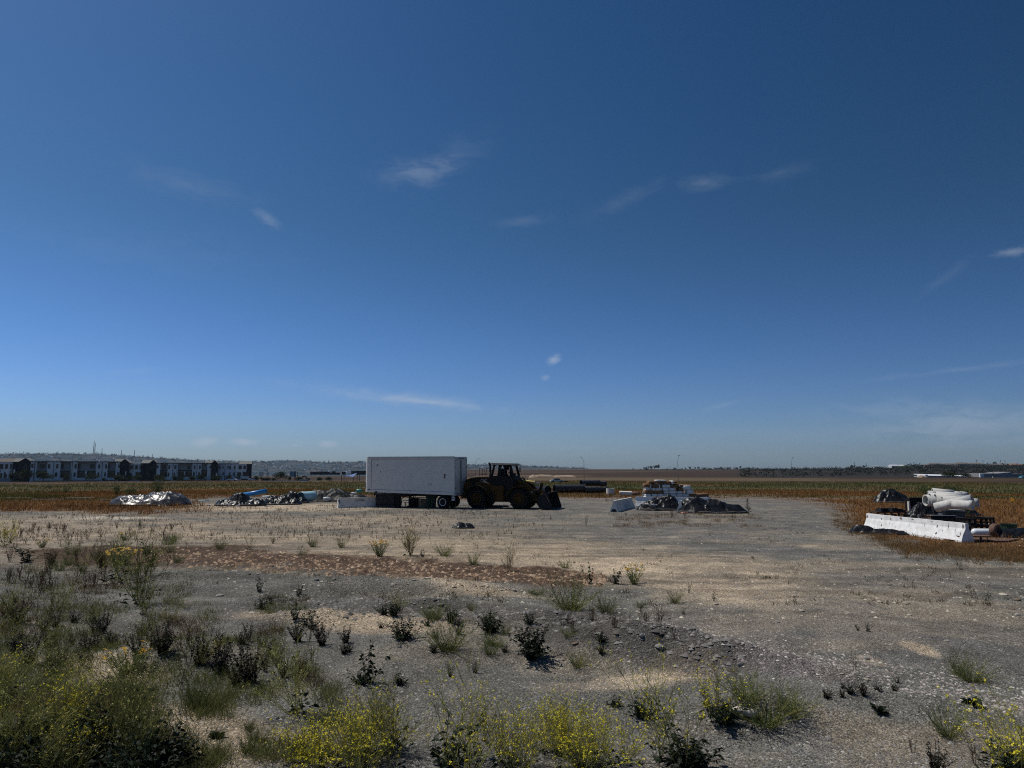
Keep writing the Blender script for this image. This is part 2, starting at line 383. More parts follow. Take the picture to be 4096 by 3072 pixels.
    # flower-field grass beyond the yard
    e1 = sstep(2000, 1976, v + 34 * (n1 - .5) + 30 * (n3 - .5)); left = sstep(2060, 2035, v + 40 * (n1 - .5) + 40 * (n3 - .5)) * sstep(900, 500, u2 + 500 * (n3 - .5))
    edgeR = np.interp(u2, [2100, 2700, 3050, 3250, 3400, 3560, 3700, 4100, 6000], [1998, 1998, 2004, 2030, 2095, 2165, 2198, 2230, 2260])
    right = sstep(0, -16, v - edgeR + 70 * (n1 - .5) + 60 * (n3 - .5)) * sstep(2900, 3200, u2)
    hole = E(3180, 2035, 260, 42, .05, .4, .5)          # bare pad between the heaps
    wg = np.clip(np.maximum(np.maximum(e1, left), right), 0, 1) * (1 - .8 * hole * sstep(3460, 3380, u2)); mix(wg, grass * (.75 + .55 * n3[:, None]))
    mix(E(3230, 2195, 5, 5), tan, 0)
    mix(E(4080, 2130, 200, 26, .12, .4, .7), tan * 1.5, .8); mix(E(3250, 1990, 900, 6, -.01, .5, .4) * sstep(3250, 3450, u2), tan * 1.0, .7)
    # distance zones
    far = sstep(80, 110, r + 25 * (nf - .5)) * sstep(330, 250, r + 60 * (nf - .5))
    gm = sstep(.42, .58, fbm(x / 22, y / 9, 4, 51) + .18 * sstep(90, 130, r) - .05)
    mix(far * gm, green, .95)
    nb = fbm(x / 240, y / 60, 4, 61); nb2 = fbm(x / 60, y / 20, 4, 71)
    w = sstep(300, 345, r + 40 * (nb2 - .5)); brown = np.array([.034, .018, .007]); ftan = np.array([.100, .068, .034])
    mix(w, brown * (.7 + .7 * nb2[:, None]))
    mix(w * sstep(.52, .62, nb), ftan, .4)
    tanband = w * sstep(345, 375, r) * sstep(470, 430, r + 30 * (nb - .5)) * sstep(1650, 1800, u) * sstep(3450, 3150, u + 200 * (nb2 - .5)); mix(tanband, ftan * 1.1, .85)
    mix(w * sstep(500, 540, r) * sstep(640, 600, r) * sstep(1950, 2150, u) * sstep(2400, 2250, u), ftan * 1.25, .8)
    mix(w * sstep(1500, 1900, r) * sstep(1700, 1900, u), ftan * .95, .6)
    mix(w * sstep(1500, 1400, u) * sstep(520, 600, r), np.array([.06, .043, .028]), .8)
    sc = sstep(2880, 3080, u + 500 * (nb2 - .5)) * sstep(420, 470, r + 50 * (nb - .5)); mix(sc, np.array([.020, .017, .014]) * (.6 + .9 * nb2[:, None]))
    mix(sc * sstep(880, 960, r) * sstep(.45, .6, nb), ftan * .8, .7)
    road = sstep(300, 306, r) * sstep(322, 316, r) * sstep(1700, 1500, u); mix(road, np.array([.16, .155, .145]))
    # faint wheel tracks worn along the dirt road
    st = fbm((x + .12 * y) / 9, (y + .05 * x) / .42, 4, 171); tw = sstep(2090, 2150, v) * sstep(2480, 2400, v) * (1 - wclod); C = C * (1 + tw[:, None] * .75 * (st[:, None] - .5))
    # cracks and dapple
    C = C * (.80 + .40 * n2[:, None])
    peb = np.clip(1 - wclod - wg, .15, 1)
    return C, wclod, peb, wg
def build_ground():
    az = np.concatenate([np.linspace(-85, -41, 60)[:-1], np.linspace(-41, 41, 640), np.linspace(41, 85, 60)[1:]]) * math.pi / 180
    r = [1.2]
    while r[-1] < 6500:
        k = 1.035 if r[-1] < 5 else 1.0075 if r[-1] < 90 else 1.02
        r.append(r[-1] * k)
    r = np.array(r); A, R = np.meshgrid(az, r); X = (R * np.sin(A)).ravel(); Y = (R * np.cos(A)).ravel()
    Z = gz(X, Y); C, cl, pb, wg = zone_weights(X, Y)
    cn = fbm(X / .22, Y / .22, 3, 91); Z = Z + cl * .13 * (np.abs(cn - .5) * 2) * (1 - sstep(40, 60, np.hypot(X, Y)))
    n = len(az); m_ = len(r); i = np.arange(m_ - 1)[:, None] * n + np.arange(n - 1)[None, :]
    F = np.stack([i, i + 1, i + n + 1, i + n], -1).reshape(-1, 4)
    me = npmesh('ground', np.stack([X, Y, Z], 1), F, None, True, {'zone': C, 'clod': cl, 'peb': pb})
    m = bpy.data.materials.new('ground'); m.use_nodes = True; t = m.node_tree; N = t.nodes; L = t.links
    b = N['Principled BSDF']; b.inputs['Roughness'].default_value = .95; b.inputs['Specular IOR Level'].default_value = .2
    a = N.new('ShaderNodeAttribute'); a.attribute_name = 'zone'; ap = N.new('ShaderNodeAttribute'); ap.attribute_name = 'peb'
    ge = N.new('ShaderNodeNewGeometry')
    vo = N.new('ShaderNodeTexVoronoi'); vo.inputs['Scale'].default_value = 38; L.new(ge.outputs['Position'], vo.inputs[0])
    vo2 = N.new('ShaderNodeTexVoronoi'); vo2.inputs['Scale'].default_value = 110; L.new(ge.outputs['Position'], vo2.inputs[0])
    def rampn(src, p0, c0, p1, c1):
        q = N.new('ShaderNodeMapRange'); q.inputs[1].default_value = p0; q.inputs[2].default_value = p1; q.inputs[3].default_value = c0; q.inputs[4].default_value = c1; q.clamp = True; L.new(src, q.inputs[0]); return q.outputs[0]
    s1 = N.new('ShaderNodeSeparateColor'); L.new(vo.outputs['Color'], s1.inputs[0]); s2 = N.new('ShaderNodeSeparateColor'); L.new(vo2.outputs['Color'], s2.inputs[0])
    f1 = rampn(s1.outputs[0], .0, .62, 1, 1.38); f2 = rampn(s2.outputs[0], 0, .60, 1, 1.40)
    bright = rampn(s1.outputs[1], .95, 1.0, .985, 2.0); bright2 = rampn(s2.outputs[1], .95, 1.0, .98, 1.9)
    def mul(p, q):
        k = N.new('ShaderNodeMath'); k.operation = 'MULTIPLY'; L.new(p, k.inputs[0]); L.new(q, k.inputs[1]); return k.outputs[0]
    f = mul(mul(f1, f2), mul(bright, bright2))
    mixf = N.new('ShaderNodeMix'); mixf.data_type = 'FLOAT'; mixf.inputs[2].default_value = 1.0; L.new(ap.outputs['Fac'], mixf.inputs[0]); L.new(f, mixf.inputs[3])
    no = N.new('ShaderNodeTexNoise'); no.inputs['Scale'].default_value = 1.3; no.inputs['Detail'].default_value = 5; no.inputs['Roughness'].default_value = .72; L.new(ge.outputs['Position'], no.inputs[0])
    f3 = rampn(no.outputs[0], .25, .62, .75, 1.38); fin = mul(mixf.outputs[0], f3)
    no3 = N.new('ShaderNodeTexNoise'); no3.inputs['Scale'].default_value = 11; no3.inputs['Detail'].default_value = 6; no3.inputs['Roughness'].default_value = .7; L.new(ge.outputs['Position'], no3.inputs[0])
    fin = mul(fin, rampn(no3.outputs[0], .3, .7, .7, 1.3))
    vm = N.new('ShaderNodeVectorMath'); vm.operation = 'SCALE'; L.new(a.outputs['Color'], vm.inputs[0]); L.new(fin, vm.inputs['Scale']); L.new(vm.outputs[0], b.inputs['Base Color'])
    bp = N.new('ShaderNodeBump'); bp.inputs['Strength'].default_value = .8; bp.inputs['Distance'].default_value = .03; L.new(vo.outputs['Distance'], bp.inputs['Height'])
    bp.invert = True
    bp2 = N.new('ShaderNodeBump'); bp2.inputs['Strength'].default_value = .7; bp2.inputs['Distance'].default_value = .10; L.new(no3.outputs[0], bp2.inputs['Height']); L.new(bp.outputs[0], bp2.inputs['Normal']); L.new(bp2.outputs[0], b.inputs['Normal'])
    me.materials.append(m)
    tag(obj('ground', me), kind='structure')
build_ground()

# far hills across the valley, a ridge with real depth
def build_hills():
    us = np.linspace(-2600, 2420, 520)
    top = np.interp(us, [-2600, -900, 0, 150, 400, 560, 800, 1000, 1080, 1145, 1300, 1470, 1860, 1960, 2040, 2120, 2230, 2330, 2420],
                    [1822, 1816, 1829, 1824, 1824, 1833, 1845, 1850, 1848, 1843, 1851, 1850, 1859, 1858, 1861, 1865, 1870, 1874, 1880])
    rs = np.linspace(3300, 6200, 70); V = []; Cc = []
    U, R = np.meshgrid(us, rs); a = np.arctan((U - 2048) / 2840.); X = R * np.sin(a); Y = R * np.cos(a)
    k = np.clip((R - 3300) / (4700 - 3300), 0, 1); back = sstep(4800, 6200, R)
    zt = CAM_H + (1872 - top)[None, :] * 4700 / 2840
    base = -46.0
    n = fbm(X / 260, Y / 260, 5, 3); n2 = fbm(X / 45, Y / 45, 4, 13)
    Z = base + (zt - base) * (k ** .85) * (1 - back * .7) + (n - .5) * 16 * np.sin(np.pi * k) + (n2 - .5) * 5 * k
    t2 = fbm(X / 70, Y / 70, 4, 23)
    col = np.array([.022, .034, .040])[None] * (.6 + 1.1 * t2.ravel()[:, None])
    w = sstep(.55, .68, n2.ravel())[:, None]; col = col * (1 - w) + np.array([.085, .08, .075]) * w
    nn = len(us); i = np.arange(len(rs) - 1)[:, None] * nn + np.arange(nn - 1)[None]
    F = np.stack([i, i + 1, i + nn + 1, i + nn], -1).reshape(-1, 4)
    me = npmesh('hills', np.stack([X.ravel(), Y.ravel(), Z.ravel()], 1), F, None, True, {'zone': col})
    m = bpy.data.materials.new('hill_cover'); m.use_nodes = True; N = m.node_tree.nodes; L = m.node_tree.links
    b = N['Principled BSDF']; b.inputs['Roughness'].default_value = 1; b.inputs['Specular IOR Level'].default_value = .05
    at = N.new('ShaderNodeAttribute'); at.attribute_name = 'zone'; ge = N.new('ShaderNodeNewGeometry')
    no = N.new('ShaderNodeTexNoise'); no.inputs['Scale'].default_value = .05; no.inputs['Detail'].default_value = 8; no.inputs['Roughness'].default_value = .8; L.new(ge.outputs['Position'], no.inputs[0])
    q = N.new('ShaderNodeMapRange'); q.inputs[1].default_value = .35; q.inputs[2].default_value = .65; q.inputs[3].default_value = .45; q.inputs[4].default_value = 1.6; L.new(no.outputs[0], q.inputs[0])
    vm = N.new('ShaderNodeVectorMath'); vm.operation = 'SCALE'; L.new(at.outputs['Color'], vm.inputs[0]); L.new(q.outputs[0], vm.inputs['Scale']); L.new(vm.outputs[0], b.inputs['Base Color'])
    me.materials.append(m); tag(obj('hills', me), kind='structure')
    return us, rs, Z
HILL = build_hills()
def hill_z(u, r):
    us, rs, Z = HILL; fu = np.interp(u, us, np.arange(len(us))); fr = np.interp(r, rs, np.arange(len(rs)))
    return float(Z[int(round(fr)), int(round(fu))])

# air: one closed box of thin haze round everything
def build_haze():
    b = MB().box(-7500, 7500, -400, 7200, -60, 260)
    m = bpy.data.materials.new('haze'); m.use_nodes = True; N = m.node_tree.nodes; N.clear()
    out = N.new('ShaderNodeOutputMaterial'); v = N.new('ShaderNodeVolumePrincipled')
    v.inputs['Color'].default_value = (.62, .80, 1.0, 1); v.inputs['Density'].default_value = HAZE_D; v.inputs['Anisotropy'].default_value = 0.0
    m.node_tree.links.new(v.outputs[0], out.inputs['Volume'])
    tag(b.build('haze', m), 'thin pale blue haze lying over the far valley and hills', 'haze', kind='stuff')
HAZE_D = 4.2e-5
build_haze()
# ---------------------------------------------------------------- materials
for k, a, kw in [
    ('trailer_white', ((.58, .565, .53), .45), dict(var=.06, vscale=1.2, bump=.12, bscale=4)),
    ('trailer_grime', ((.46, .45, .42), .6), dict(var=.15, vscale=5)),
    ('trailer_trim', ((.42, .43, .43), .4), dict(var=.15)),
    ('dark_metal', ((.022, .022, .024), .6), dict(spec=.12, var=.4)),
    ('black', ((.010, .010, .011), .7), dict(spec=.12, var=.3)),
    ('rubber', ((.010, .010, .010), .85), dict(spec=.12, var=.3, bump=.3, bscale=14)),
    ('rim_white', ((.55, .55, .53), .5), dict(var=.15)),
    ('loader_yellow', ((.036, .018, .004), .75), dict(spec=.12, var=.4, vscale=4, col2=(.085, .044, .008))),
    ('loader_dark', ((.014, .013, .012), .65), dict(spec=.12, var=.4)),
    ('pale_yellow', ((.62, .47, .13), .4), dict(var=.12)),
    ('chrome', ((.6, .62, .65), .18, .9), dict(var=.05)),
    ('glass_dark', ((.02, .025, .03), .08), dict(var=.1)),
    ('letter_white', ((.38, .37, .33), .6), dict(var=.15)),
    ('letter_red', ((.35, .12, .10), .6), dict(var=.15)),
    ('letter_dark', ((.03, .035, .03), .7), dict(var=.2)),
    ('letter_blue', ((.05, .08, .12), .7), dict(var=.2)),
    ('roof_dust', ((.40, .34, .27), .8), dict(var=.2)),
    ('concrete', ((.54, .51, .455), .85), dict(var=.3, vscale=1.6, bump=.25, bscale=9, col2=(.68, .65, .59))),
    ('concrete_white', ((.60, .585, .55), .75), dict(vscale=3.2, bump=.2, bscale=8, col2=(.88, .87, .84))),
    ('concrete_worn', ((.13, .125, .12), .9), dict(var=.35, vscale=7, bump=.5, bscale=12, col2=(.30, .29, .28))),
    ('pipe_concrete', ((.40, .39, .36), .85), dict(vscale=2.5, bump=.2, bscale=8, col2=(.64, .63, .59))),
    ('stain', ((.12, .12, .115), .9), dict(var=.4, vscale=9)),
    ('tarp_black', ((.011, .012, .014), .33), dict(var=.35, bump=.2, bscale=3, spec=.15)),
    ('tarp_silver', ((.038, .038, .041), .34), dict(var=.6, vscale=1.5, bump=.3, bscale=3, spec=.30)),
    ('tarp_net', ((.022, .024, .023), .5), dict(var=.35, vscale=4, bump=.3, bscale=6, spec=.12)),
    ('tarp_edge', ((.060, .052, .045), .9), dict(var=.35, bump=.5, bscale=12)),
    ('bag_white', ((.62, .62, .61), .5), dict(var=.10, vscale=4, bump=.25, bscale=8, obj_var=.10)),
    ('straw_brown', ((.085, .042, .017), .95), dict(vscale=4, bump=.9, bscale=12, col2=(.28, .15, .065), obj_var=.2)),
    ('orange_rag', ((.55, .28, .18), .8), dict(var=.2)),
    ('pvc_teal', ((.06, .33, .28), .4), dict(var=.15)),
    ('pvc_blue', ((.03, .22, .52), .4), dict(var=.1)),
    ('pvc_pale', ((.40, .62, .66), .4), dict(var=.12)),
    ('pvc_white', ((.72, .73, .72), .45), dict(var=.08)),
    ('hdpe_black', ((.020, .020, .021), .34), dict(var=.25, spec=.6)),
    ('wood_old', ((.20, .145, .095), .85), dict(var=.35, vscale=6, obj_var=.25)),
    ('wood_pale', ((.55, .46, .33), .8), dict(var=.2, vscale=6, obj_var=.15)),
    ('wood_dark', ((.050, .035, .026), .85), dict(spec=.12, var=.4, vscale=6)),
    ('rust', ((.085, .045, .030), .85), dict(vscale=6, col2=(.15, .085, .06))),
    ('steel_grey', ((.12, .125, .13), .55), dict(spec=.12, var=.2)),
    ('bin_green', ((.022, .050, .036), .6), dict(spec=.12, var=.25)),
    ('tank_white', ((.74, .78, .80), .4), dict(var=.06)),
    ('rock_tan', ((.36, .31, .23), .9), dict(vscale=9, bump=.5, bscale=14, col2=(.52, .47, .38), obj_var=.25)),
    ('rock_grey', ((.16, .155, .15), .9), dict(vscale=9, bump=.5, bscale=14, col2=(.27, .26, .25), obj_var=.3)),
    ('rock_brown', ((.13, .09, .06), .95), dict(vscale=9, bump=.5, bscale=14, col2=(.22, .16, .11), obj_var=.3)),
    ('bone', ((.55, .49, .40), .8), dict(var=.2)),
    # plants
    ('stem_olive', ((.29, .28, .085), .7), dict(spec=.15, var=.3, trans=.25, obj_var=.25)),
    ('stem_dry', ((.26, .20, .10), .85), dict(spec=.15, var=.3, trans=.2, obj_var=.25)),
    ('stem_dark', ((.045, .035, .020), .85), dict(spec=.15, var=.3, trans=.15, obj_var=.25)),
    ('stem_brown', ((.075, .042, .022), .85), dict(spec=.15, var=.35, trans=.2, obj_var=.3)),
    ('leaf_green', ((.062, .088, .030), .7), dict(spec=.15, var=.3, trans=.3, obj_var=.25)),
    ('leaf_fresh', ((.080, .115, .040), .7), dict(spec=.15, var=.3, trans=.3, obj_var=.2)),
    ('leaf_dark', ((.018, .028, .013), .6), dict(spec=.15, var=.35, trans=.2, obj_var=.25)),
    ('leaf_blackish', ((.024, .022, .015), .65), dict(spec=.15, var=.4, trans=.15, obj_var=.3)),
    ('bloom_yellow', ((.92, .78, .04), .7), dict(var=.12, trans=.35)),
    ('bloom_gold', ((.75, .42, .02), .7), dict(var=.15, trans=.35)),
    ('bloom_pale', ((.55, .50, .16), .7), dict(var=.15, trans=.3)),
    ('bark', ((.09, .07, .05), .9), dict(var=.3, vscale=8)),
    ('crown_green', ((.030, .042, .014), .8), dict(spec=.15, var=.4, vscale=1.2, trans=.2, obj_var=.25)),
    ('crown_dark', ((.018, .024, .014), .85), dict(spec=.15, var=.4, vscale=1.2, trans=.15, obj_var=.25)),
    # buildings
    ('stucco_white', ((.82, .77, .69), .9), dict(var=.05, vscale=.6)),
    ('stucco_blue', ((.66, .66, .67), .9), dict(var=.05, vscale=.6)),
    ('stucco_grey_and_shade', ((.40, .38, .355), .9), dict(var=.05, vscale=.6)),  # grey walls, and white stucco darkened for shaded recesses
    ('clad_dark', ((.030, .032, .034), .8), dict(spec=.12, var=.2)),
    ('roof_grey', ((.165, .165, .15), .9), dict(var=.2, vscale=2)),
    ('roof_brown', ((.12, .10, .085), .9), dict(var=.2, vscale=2)),
    ('window_dark', ((.012, .015, .018), .12), dict(var=.1)),
    ('dark_trim', ((.02, .02, .022), .7), dict(var=.2)),
    ('ware_white', ((.75, .76, .76), .8), dict(var=.06)),
    ('ware_grey', ((.22, .215, .215), .85), dict(var=.08)),
    ('ware_roof', ((.42, .43, .44), .8), dict(var=.15)),
    ('tile_red', ((.24, .11, .07), .85), dict(var=.2)),
    ('beige_wall', ((.42, .38, .32), .9), dict(var=.1)),
    ('pole_grey', ((.10, .105, .11), .6), dict(var=.1)),
    ('sail_blue', ((.03, .13, .42), .6), dict(var=.1, trans=.2)),
    ('paint_white', ((.75, .76, .77), .4), dict(var=.05)),
    ('paint_cyan', ((.18, .50, .62), .4), dict(var=.1)),
    ('slat_blue', ((.17, .24, .29), .6), dict(var=.1)),
]: defmat(k, *a, **kw)
def blade_mat(nm, trans=.3):
    m = bpy.data.materials.new(nm); m.use_nodes = True; t = m.node_tree; n = t.nodes; b = n['Principled BSDF']; b.inputs['Roughness'].default_value = .9; b.inputs['Specular IOR Level'].default_value = .1
    a = n.new('ShaderNodeAttribute'); a.attribute_name = 'col'; t.links.new(a.outputs['Color'], b.inputs['Base Color'])
    tr = n.new('ShaderNodeBsdfTranslucent'); mx = n.new('ShaderNodeMixShader'); mx.inputs[0].default_value = trans; t.links.new(a.outputs['Color'], tr.inputs[0])
    t.links.new(b.outputs[0], mx.inputs[1]); t.links.new(tr.outputs[0], mx.inputs[2]); t.links.new(mx.outputs[0], n['Material Output'].inputs[0])
    M[nm] = m
blade_mat('blade'); blade_mat('pebble', 0.0)
# ---------------------------------------------------------------- plants
class Q:
    """quads only, for stems, leaves and petals"""
    def __init__(s): s.v = []; s.f = []
    def stem(s, pts, r0, r1):
        n = len(pts); o = len(s.v)
        for i, p in enumerate(pts):
            d = (pts[min(i + 1, n - 1)] - pts[max(i - 1, 0)]); d = d / (np.linalg.norm(d) + 1e-9)
            a = np.cross(d, (.3, .95, .1)); a /= np.linalg.norm(a) + 1e-9; b = np.cross(d, a); R = r0 + (r1 - r0) * i / (n - 1)
            for k in range(3):
                q = 2.0944 * k; s.v.append(p + (a * math.cos(q) + b * math.sin(q)) * R)
        for i in range(n - 1):
            for k in range(3):
                k2 = (k + 1) % 3; s.f.append((o + i * 3 + k, o + i * 3 + k2, o + i * 3 + 3 + k2, o + i * 3 + 3 + k))
    def leaf(s, p, d, L, W, rng, droop=.2):
        d = d / (np.linalg.norm(d) + 1e-9); a = np.cross(d, rng.normal(size=3)); a /= np.linalg.norm(a) + 1e-9
        o = len(s.v); m = p + d * L * .5 + np.array((0, 0, -droop * L * .1)); tip = p + d * L + np.array((0, 0, -droop * L))
        s.v += [p, m + a * W / 2, tip, m - a * W / 2]; s.f.append((o, o + 1, o + 2, o + 3))
    def puff(s, p, R, rng, n=4):
        for _ in range(n):
            c = p + rng.normal(size=3) * R * .45; a = rng.normal(size=3); a /= np.linalg.norm(a); b = np.cross(a, rng.normal(size=3)); b /= np.linalg.norm(b) + 1e-9
            h = R * rng.uniform(.35, .6); o = len(s.v); s.v += [c - a * h, c - b * h, c + a * h, c + b * h]; s.f.append((o, o + 1, o + 2, o + 3))
    def disc(s, p, R, nrm, rng):
        nrm = nrm / np.linalg.norm(nrm); a = np.cross(nrm, (0.2, .9, .3)); a /= np.linalg.norm(a); b = np.cross(nrm, a)
        for k in range(5):
            q = k * 1.2566 + rng.rand(); u = a * math.cos(q) + b * math.sin(q); w = np.cross(nrm, u); o = len(s.v)
            s.v += [p, p + u * R * .7 + w * R * .38, p + u * R + nrm * R * .15, p + u * R * .7 - w * R * .38]; s.f.append((o, o + 1, o + 2, o + 3))
    def me(s, name, m): return npmesh(name, s.v, s.f, m)
def unit(az, el): return np.array((math.cos(az) * math.cos(el), math.sin(az) * math.cos(el), math.sin(el)))
def path(p, d, L, n, rng, bend=.15, grav=0.0):
    pts = [np.array(p, float)]; d = np.array(d, float)
    for i in range(n):
        d = d + rng.normal(size=3) * bend + np.array((0, 0, -grav)); d /= np.linalg.norm(d); pts.append(pts[-1] + d * L / n)
    return pts, d
def mk(name, parts):
    """template: an Empty with stem / foliage / blossom children"""
    o = bpy.data.objects.new(name, None); COL.objects.link(o)
    for nm, q, m in parts:
        if q.f: obj(nm, q.me(nm, m), o)
    register(o); return o
def t_mustard(seed, nm=11, spread=.9, bloom=1.0, sm='stem_olive', bm='bloom_yellow', leafy=1.0, H=.85, fine=1.0):
    g = np.random.RandomState(seed); S, Lf, B = Q(), Q(), Q()
    for i in range(nm):
        az = g.uniform(0, 6.283); el = 1.57 - g.uniform(.05, spread); p0 = np.array((math.cos(az), math.sin(az), 0)) * g.uniform(0, .06)
        L = H * g.uniform(.6, 1.1); pts, d = path(p0, unit(az, el), L, 6, g, .09, -.03); S.stem(pts, .0045, .0018)
        for j in range(int(9 * fine)):
            k = g.randint(1, 6); b0 = pts[k] + (pts[k + 1] - pts[k]) * g.rand() if k < 6 else pts[k]
            dd = (pts[k] - pts[k - 1]); dd /= np.linalg.norm(dd); dd = dd + unit(g.uniform(0, 6.28), g.uniform(-.1, 1)) * .9
            l2 = L * g.uniform(.15, .42); p2, d2 = path(b0, dd / np.linalg.norm(dd), l2, 3, g, .12, -.02); S.stem(p2, .0026, .0012)
            for h in range(int(3 * fine)):
                kk = g.randint(1, 4); d3 = d2 + unit(g.uniform(0, 6.28), g.uniform(-.2, 1)) * .8; p3, _ = path(p2[kk], d3 / np.linalg.norm(d3), l2 * g.uniform(.25, .6), 2, g, .1); S.stem(p3, .0018, .001)
                if g.rand() < .28 * bloom: B.puff(p3[-1], .0145, g, 4)
                if g.rand() < .35: Lf.leaf(p3[1], unit(g.uniform(0, 6.28), g.uniform(-.3, .8)), .03, .008, g)
            if g.rand() < .55 * bloom: B.puff(p2[-1], .018, g, 5)
    for i in range(int(26 * leafy)):
        az = g.uniform(0, 6.28); p = np.array((math.cos(az), math.sin(az), 0)) * g.uniform(0, .13 + .1 * leafy) + (0, 0, g.uniform(.0, .16 + .06 * leafy)); Lf.leaf(p, unit(az + g.normal() * .8, g.uniform(-.2, 1)), g.uniform(.06, .13), g.uniform(.025, .05), g, .35)
    return mk('mustard_plant', [('stem', S, sm), ('foliage', Lf, 'leaf_dark'), ('blossom', B, bm)])
def t_feather(seed, H=.5, n=60, m='leaf_green', sm='stem_olive', spread=.85):
    g = np.random.RandomState(seed); S, Lf = Q(), Q()
    for i in range(n):
        az = g.uniform(0, 6.28); el = 1.57 - spread * math.sqrt(g.rand()); L = H * g.uniform(.55, 1.1)
        pts, d = path(np.array((math.cos(az), math.sin(az), 0)) * g.uniform(0, .1), unit(az, el), L, 5, g, .12, -.03); S.stem(pts, .0032, .0012)
        for j in range(16):
            k = g.randint(0, 5); q = pts[k] + (pts[k + 1] - pts[k]) * g.rand(); Lf.leaf(q, unit(g.uniform(0, 6.28), g.uniform(.0, 1.3)), g.uniform(.03, .075), .005, g, 0)
    return mk('feathery_weed', [('stem', S, sm), ('foliage', Lf, m)])
def t_leafy(seed, H=.5, n=8, m='leaf_dark', sm='stem_dark', lw=.035, spread=.7, dens=16):
    g = np.random.RandomState(seed); S, Lf = Q(), Q()
    for i in range(n):
        az = g.uniform(0, 6.28); L = H * g.uniform(.45, 1.1); pts, d = path((math.cos(az) * .03, math.sin(az) * .03, 0), unit(az, 1.57 - g.uniform(.0, spread)), L, 5, g, .1, -.02); S.stem(pts, .005, .002)
        for j in range(dens):
            t = g.rand() ** 1.2 * 4.99; k = int(t); q = pts[k] + (pts[k + 1] - pts[k]) * (t - k); Lf.leaf(q, unit(g.uniform(0, 6.28), g.uniform(-.3, 1.0)), g.uniform(.6, 1.3) * lw * 2, lw * g.uniform(.7, 1.2), g, .3)
    return mk('leafy_weed', [('stem', S, sm), ('foliage', Lf, m)])
def t_dry(seed, H=.45, n=9, sm='stem_brown', m='stem_brown', spread=.35, dens=14):
    g = np.random.RandomState(seed); S, Lf = Q(), Q()
    for i in range(n):
        az = g.uniform(0, 6.28); L = H * g.uniform(.5, 1.1); pts, d = path(np.array((math.cos(az), math.sin(az), 0)) * g.uniform(0, .05), unit(az, 1.57 - g.uniform(0, spread)), L, 5, g, .07); S.stem(pts, .004, .0018)
        for j in range(dens):
            t = 1 + g.rand() * 3.99; k = int(t); q = pts[k] + (pts[k + 1] - pts[k]) * (t - k); dd = unit(g.uniform(0, 6.28), g.uniform(.2, 1.3))
            if j % 4 == 0: S.stem([q, q + dd * L * .15, q + dd * L * .28 + np.array((0, 0, .02))], .0025, .0012)
            Lf.leaf(q, dd, g.uniform(.02, .05), .012, g, 0)
    return mk('dry_weed', [('stem', S, sm), ('foliage', Lf, m)])
def t_daisy(seed, H=.42, n=42, fl=48, bm='bloom_gold', m='leaf_fresh', spread=.62):
    g = np.random.RandomState(seed); S, Lf, B = Q(), Q(), Q()
    for i in range(n):
        az = g.uniform(0, 6.28); el = 1.57 - spread * math.sqrt(g.rand()); L = H * g.uniform(.75, 1.05)
        pts, d = path(np.array((math.cos(az), math.sin(az), 0)) * g.uniform(0, .07), unit(az, el), L, 5, g, .07, -.04); S.stem(pts, .0035, .0018)
        for j in range(14):
            k = g.randint(0, 5); q = pts[k] + (pts[k + 1] - pts[k]) * g.rand(); Lf.leaf(q, unit(g.uniform(0, 6.28), g.uniform(0, 1.2)), g.uniform(.03, .06), .011, g, 0)
        if i < fl: B.disc(pts[-1], g.uniform(.018, .028), np.array((g.normal() * .4, g.normal() * .4 - .5, 1)), g)
    return mk('daisy_bush', [('stem', S, 'stem_olive'), ('foliage', Lf, m), ('blossom', B, bm)])
def t_rosette(seed, R=.2, n=26, m='leaf_dark'):
    g = np.random.RandomState(seed); Lf, S = Q(), Q()
    for i in range(n): az = g.uniform(0, 6.28); Lf.leaf(np.array((0, 0, .015)), unit(az, g.uniform(.1, 1.0)), R * g.uniform(.5, 1.1), R * .32, g, .35)
    pts, _ = path((0, 0, 0), (0, 0, 1), R * .7, 3, g, .1); S.stem(pts, .006, .003)
    return mk('rosette_weed', [('stem', S, 'stem_dark'), ('foliage', Lf, m)])
def t_thistle(seed, H=.75):
    g = np.random.RandomState(seed); S, Lf = Q(), Q(); pts, _ = path((0, 0, 0), (0, 0, 1), H, 8, g, .03); S.stem(pts, .012, .004)
    for j in range(90):
        t = g.rand() * 7.99; k = int(t); q = pts[k] + (pts[k + 1] - pts[k]) * (t - k); L = (.30 - .22 * t / 8) * g.uniform(.6, 1); Lf.leaf(q, unit(g.uniform(0, 6.28), g.uniform(.1, .9)), L, .03, g, .1)
    return mk('thistle_plant', [('stem', S, 'stem_dark'), ('foliage', Lf, 'leaf_dark')])
def t_shrub(seed, R=.7, m='leaf_green', n=2600, lw=.05, name='round_shrub'):
    g = np.random.RandomState(seed); S, Lf = Q(), Q()
    for i in range(16):
        pts, _ = path((0, 0, 0), unit(g.uniform(0, 6.28), g.uniform(.5, 1.5)), R * .9, 4, g, .12); S.stem(pts, .014, .005)
    lob = [(g.normal(size=3) * np.array((.40, .40, .26)) * R + (0, 0, R * .55), R * g.uniform(.25, .48)) for _ in range(13)]
    for i in range(n):
        c, r = lob[g.randint(13)]; d = g.normal(size=3); d /= np.linalg.norm(d); q = c + d * r * g.uniform(.5, 1.05)
        if q[2] < .02: q[2] = g.uniform(.02, .15)
        Lf.leaf(q, d + np.array((0, 0, .6)) + g.normal(size=3) * .4, lw * g.uniform(.7, 1.5), lw * .4, g, 0)
    return mk(name, [('stem', S, 'stem_dark'), ('foliage', Lf, m)])

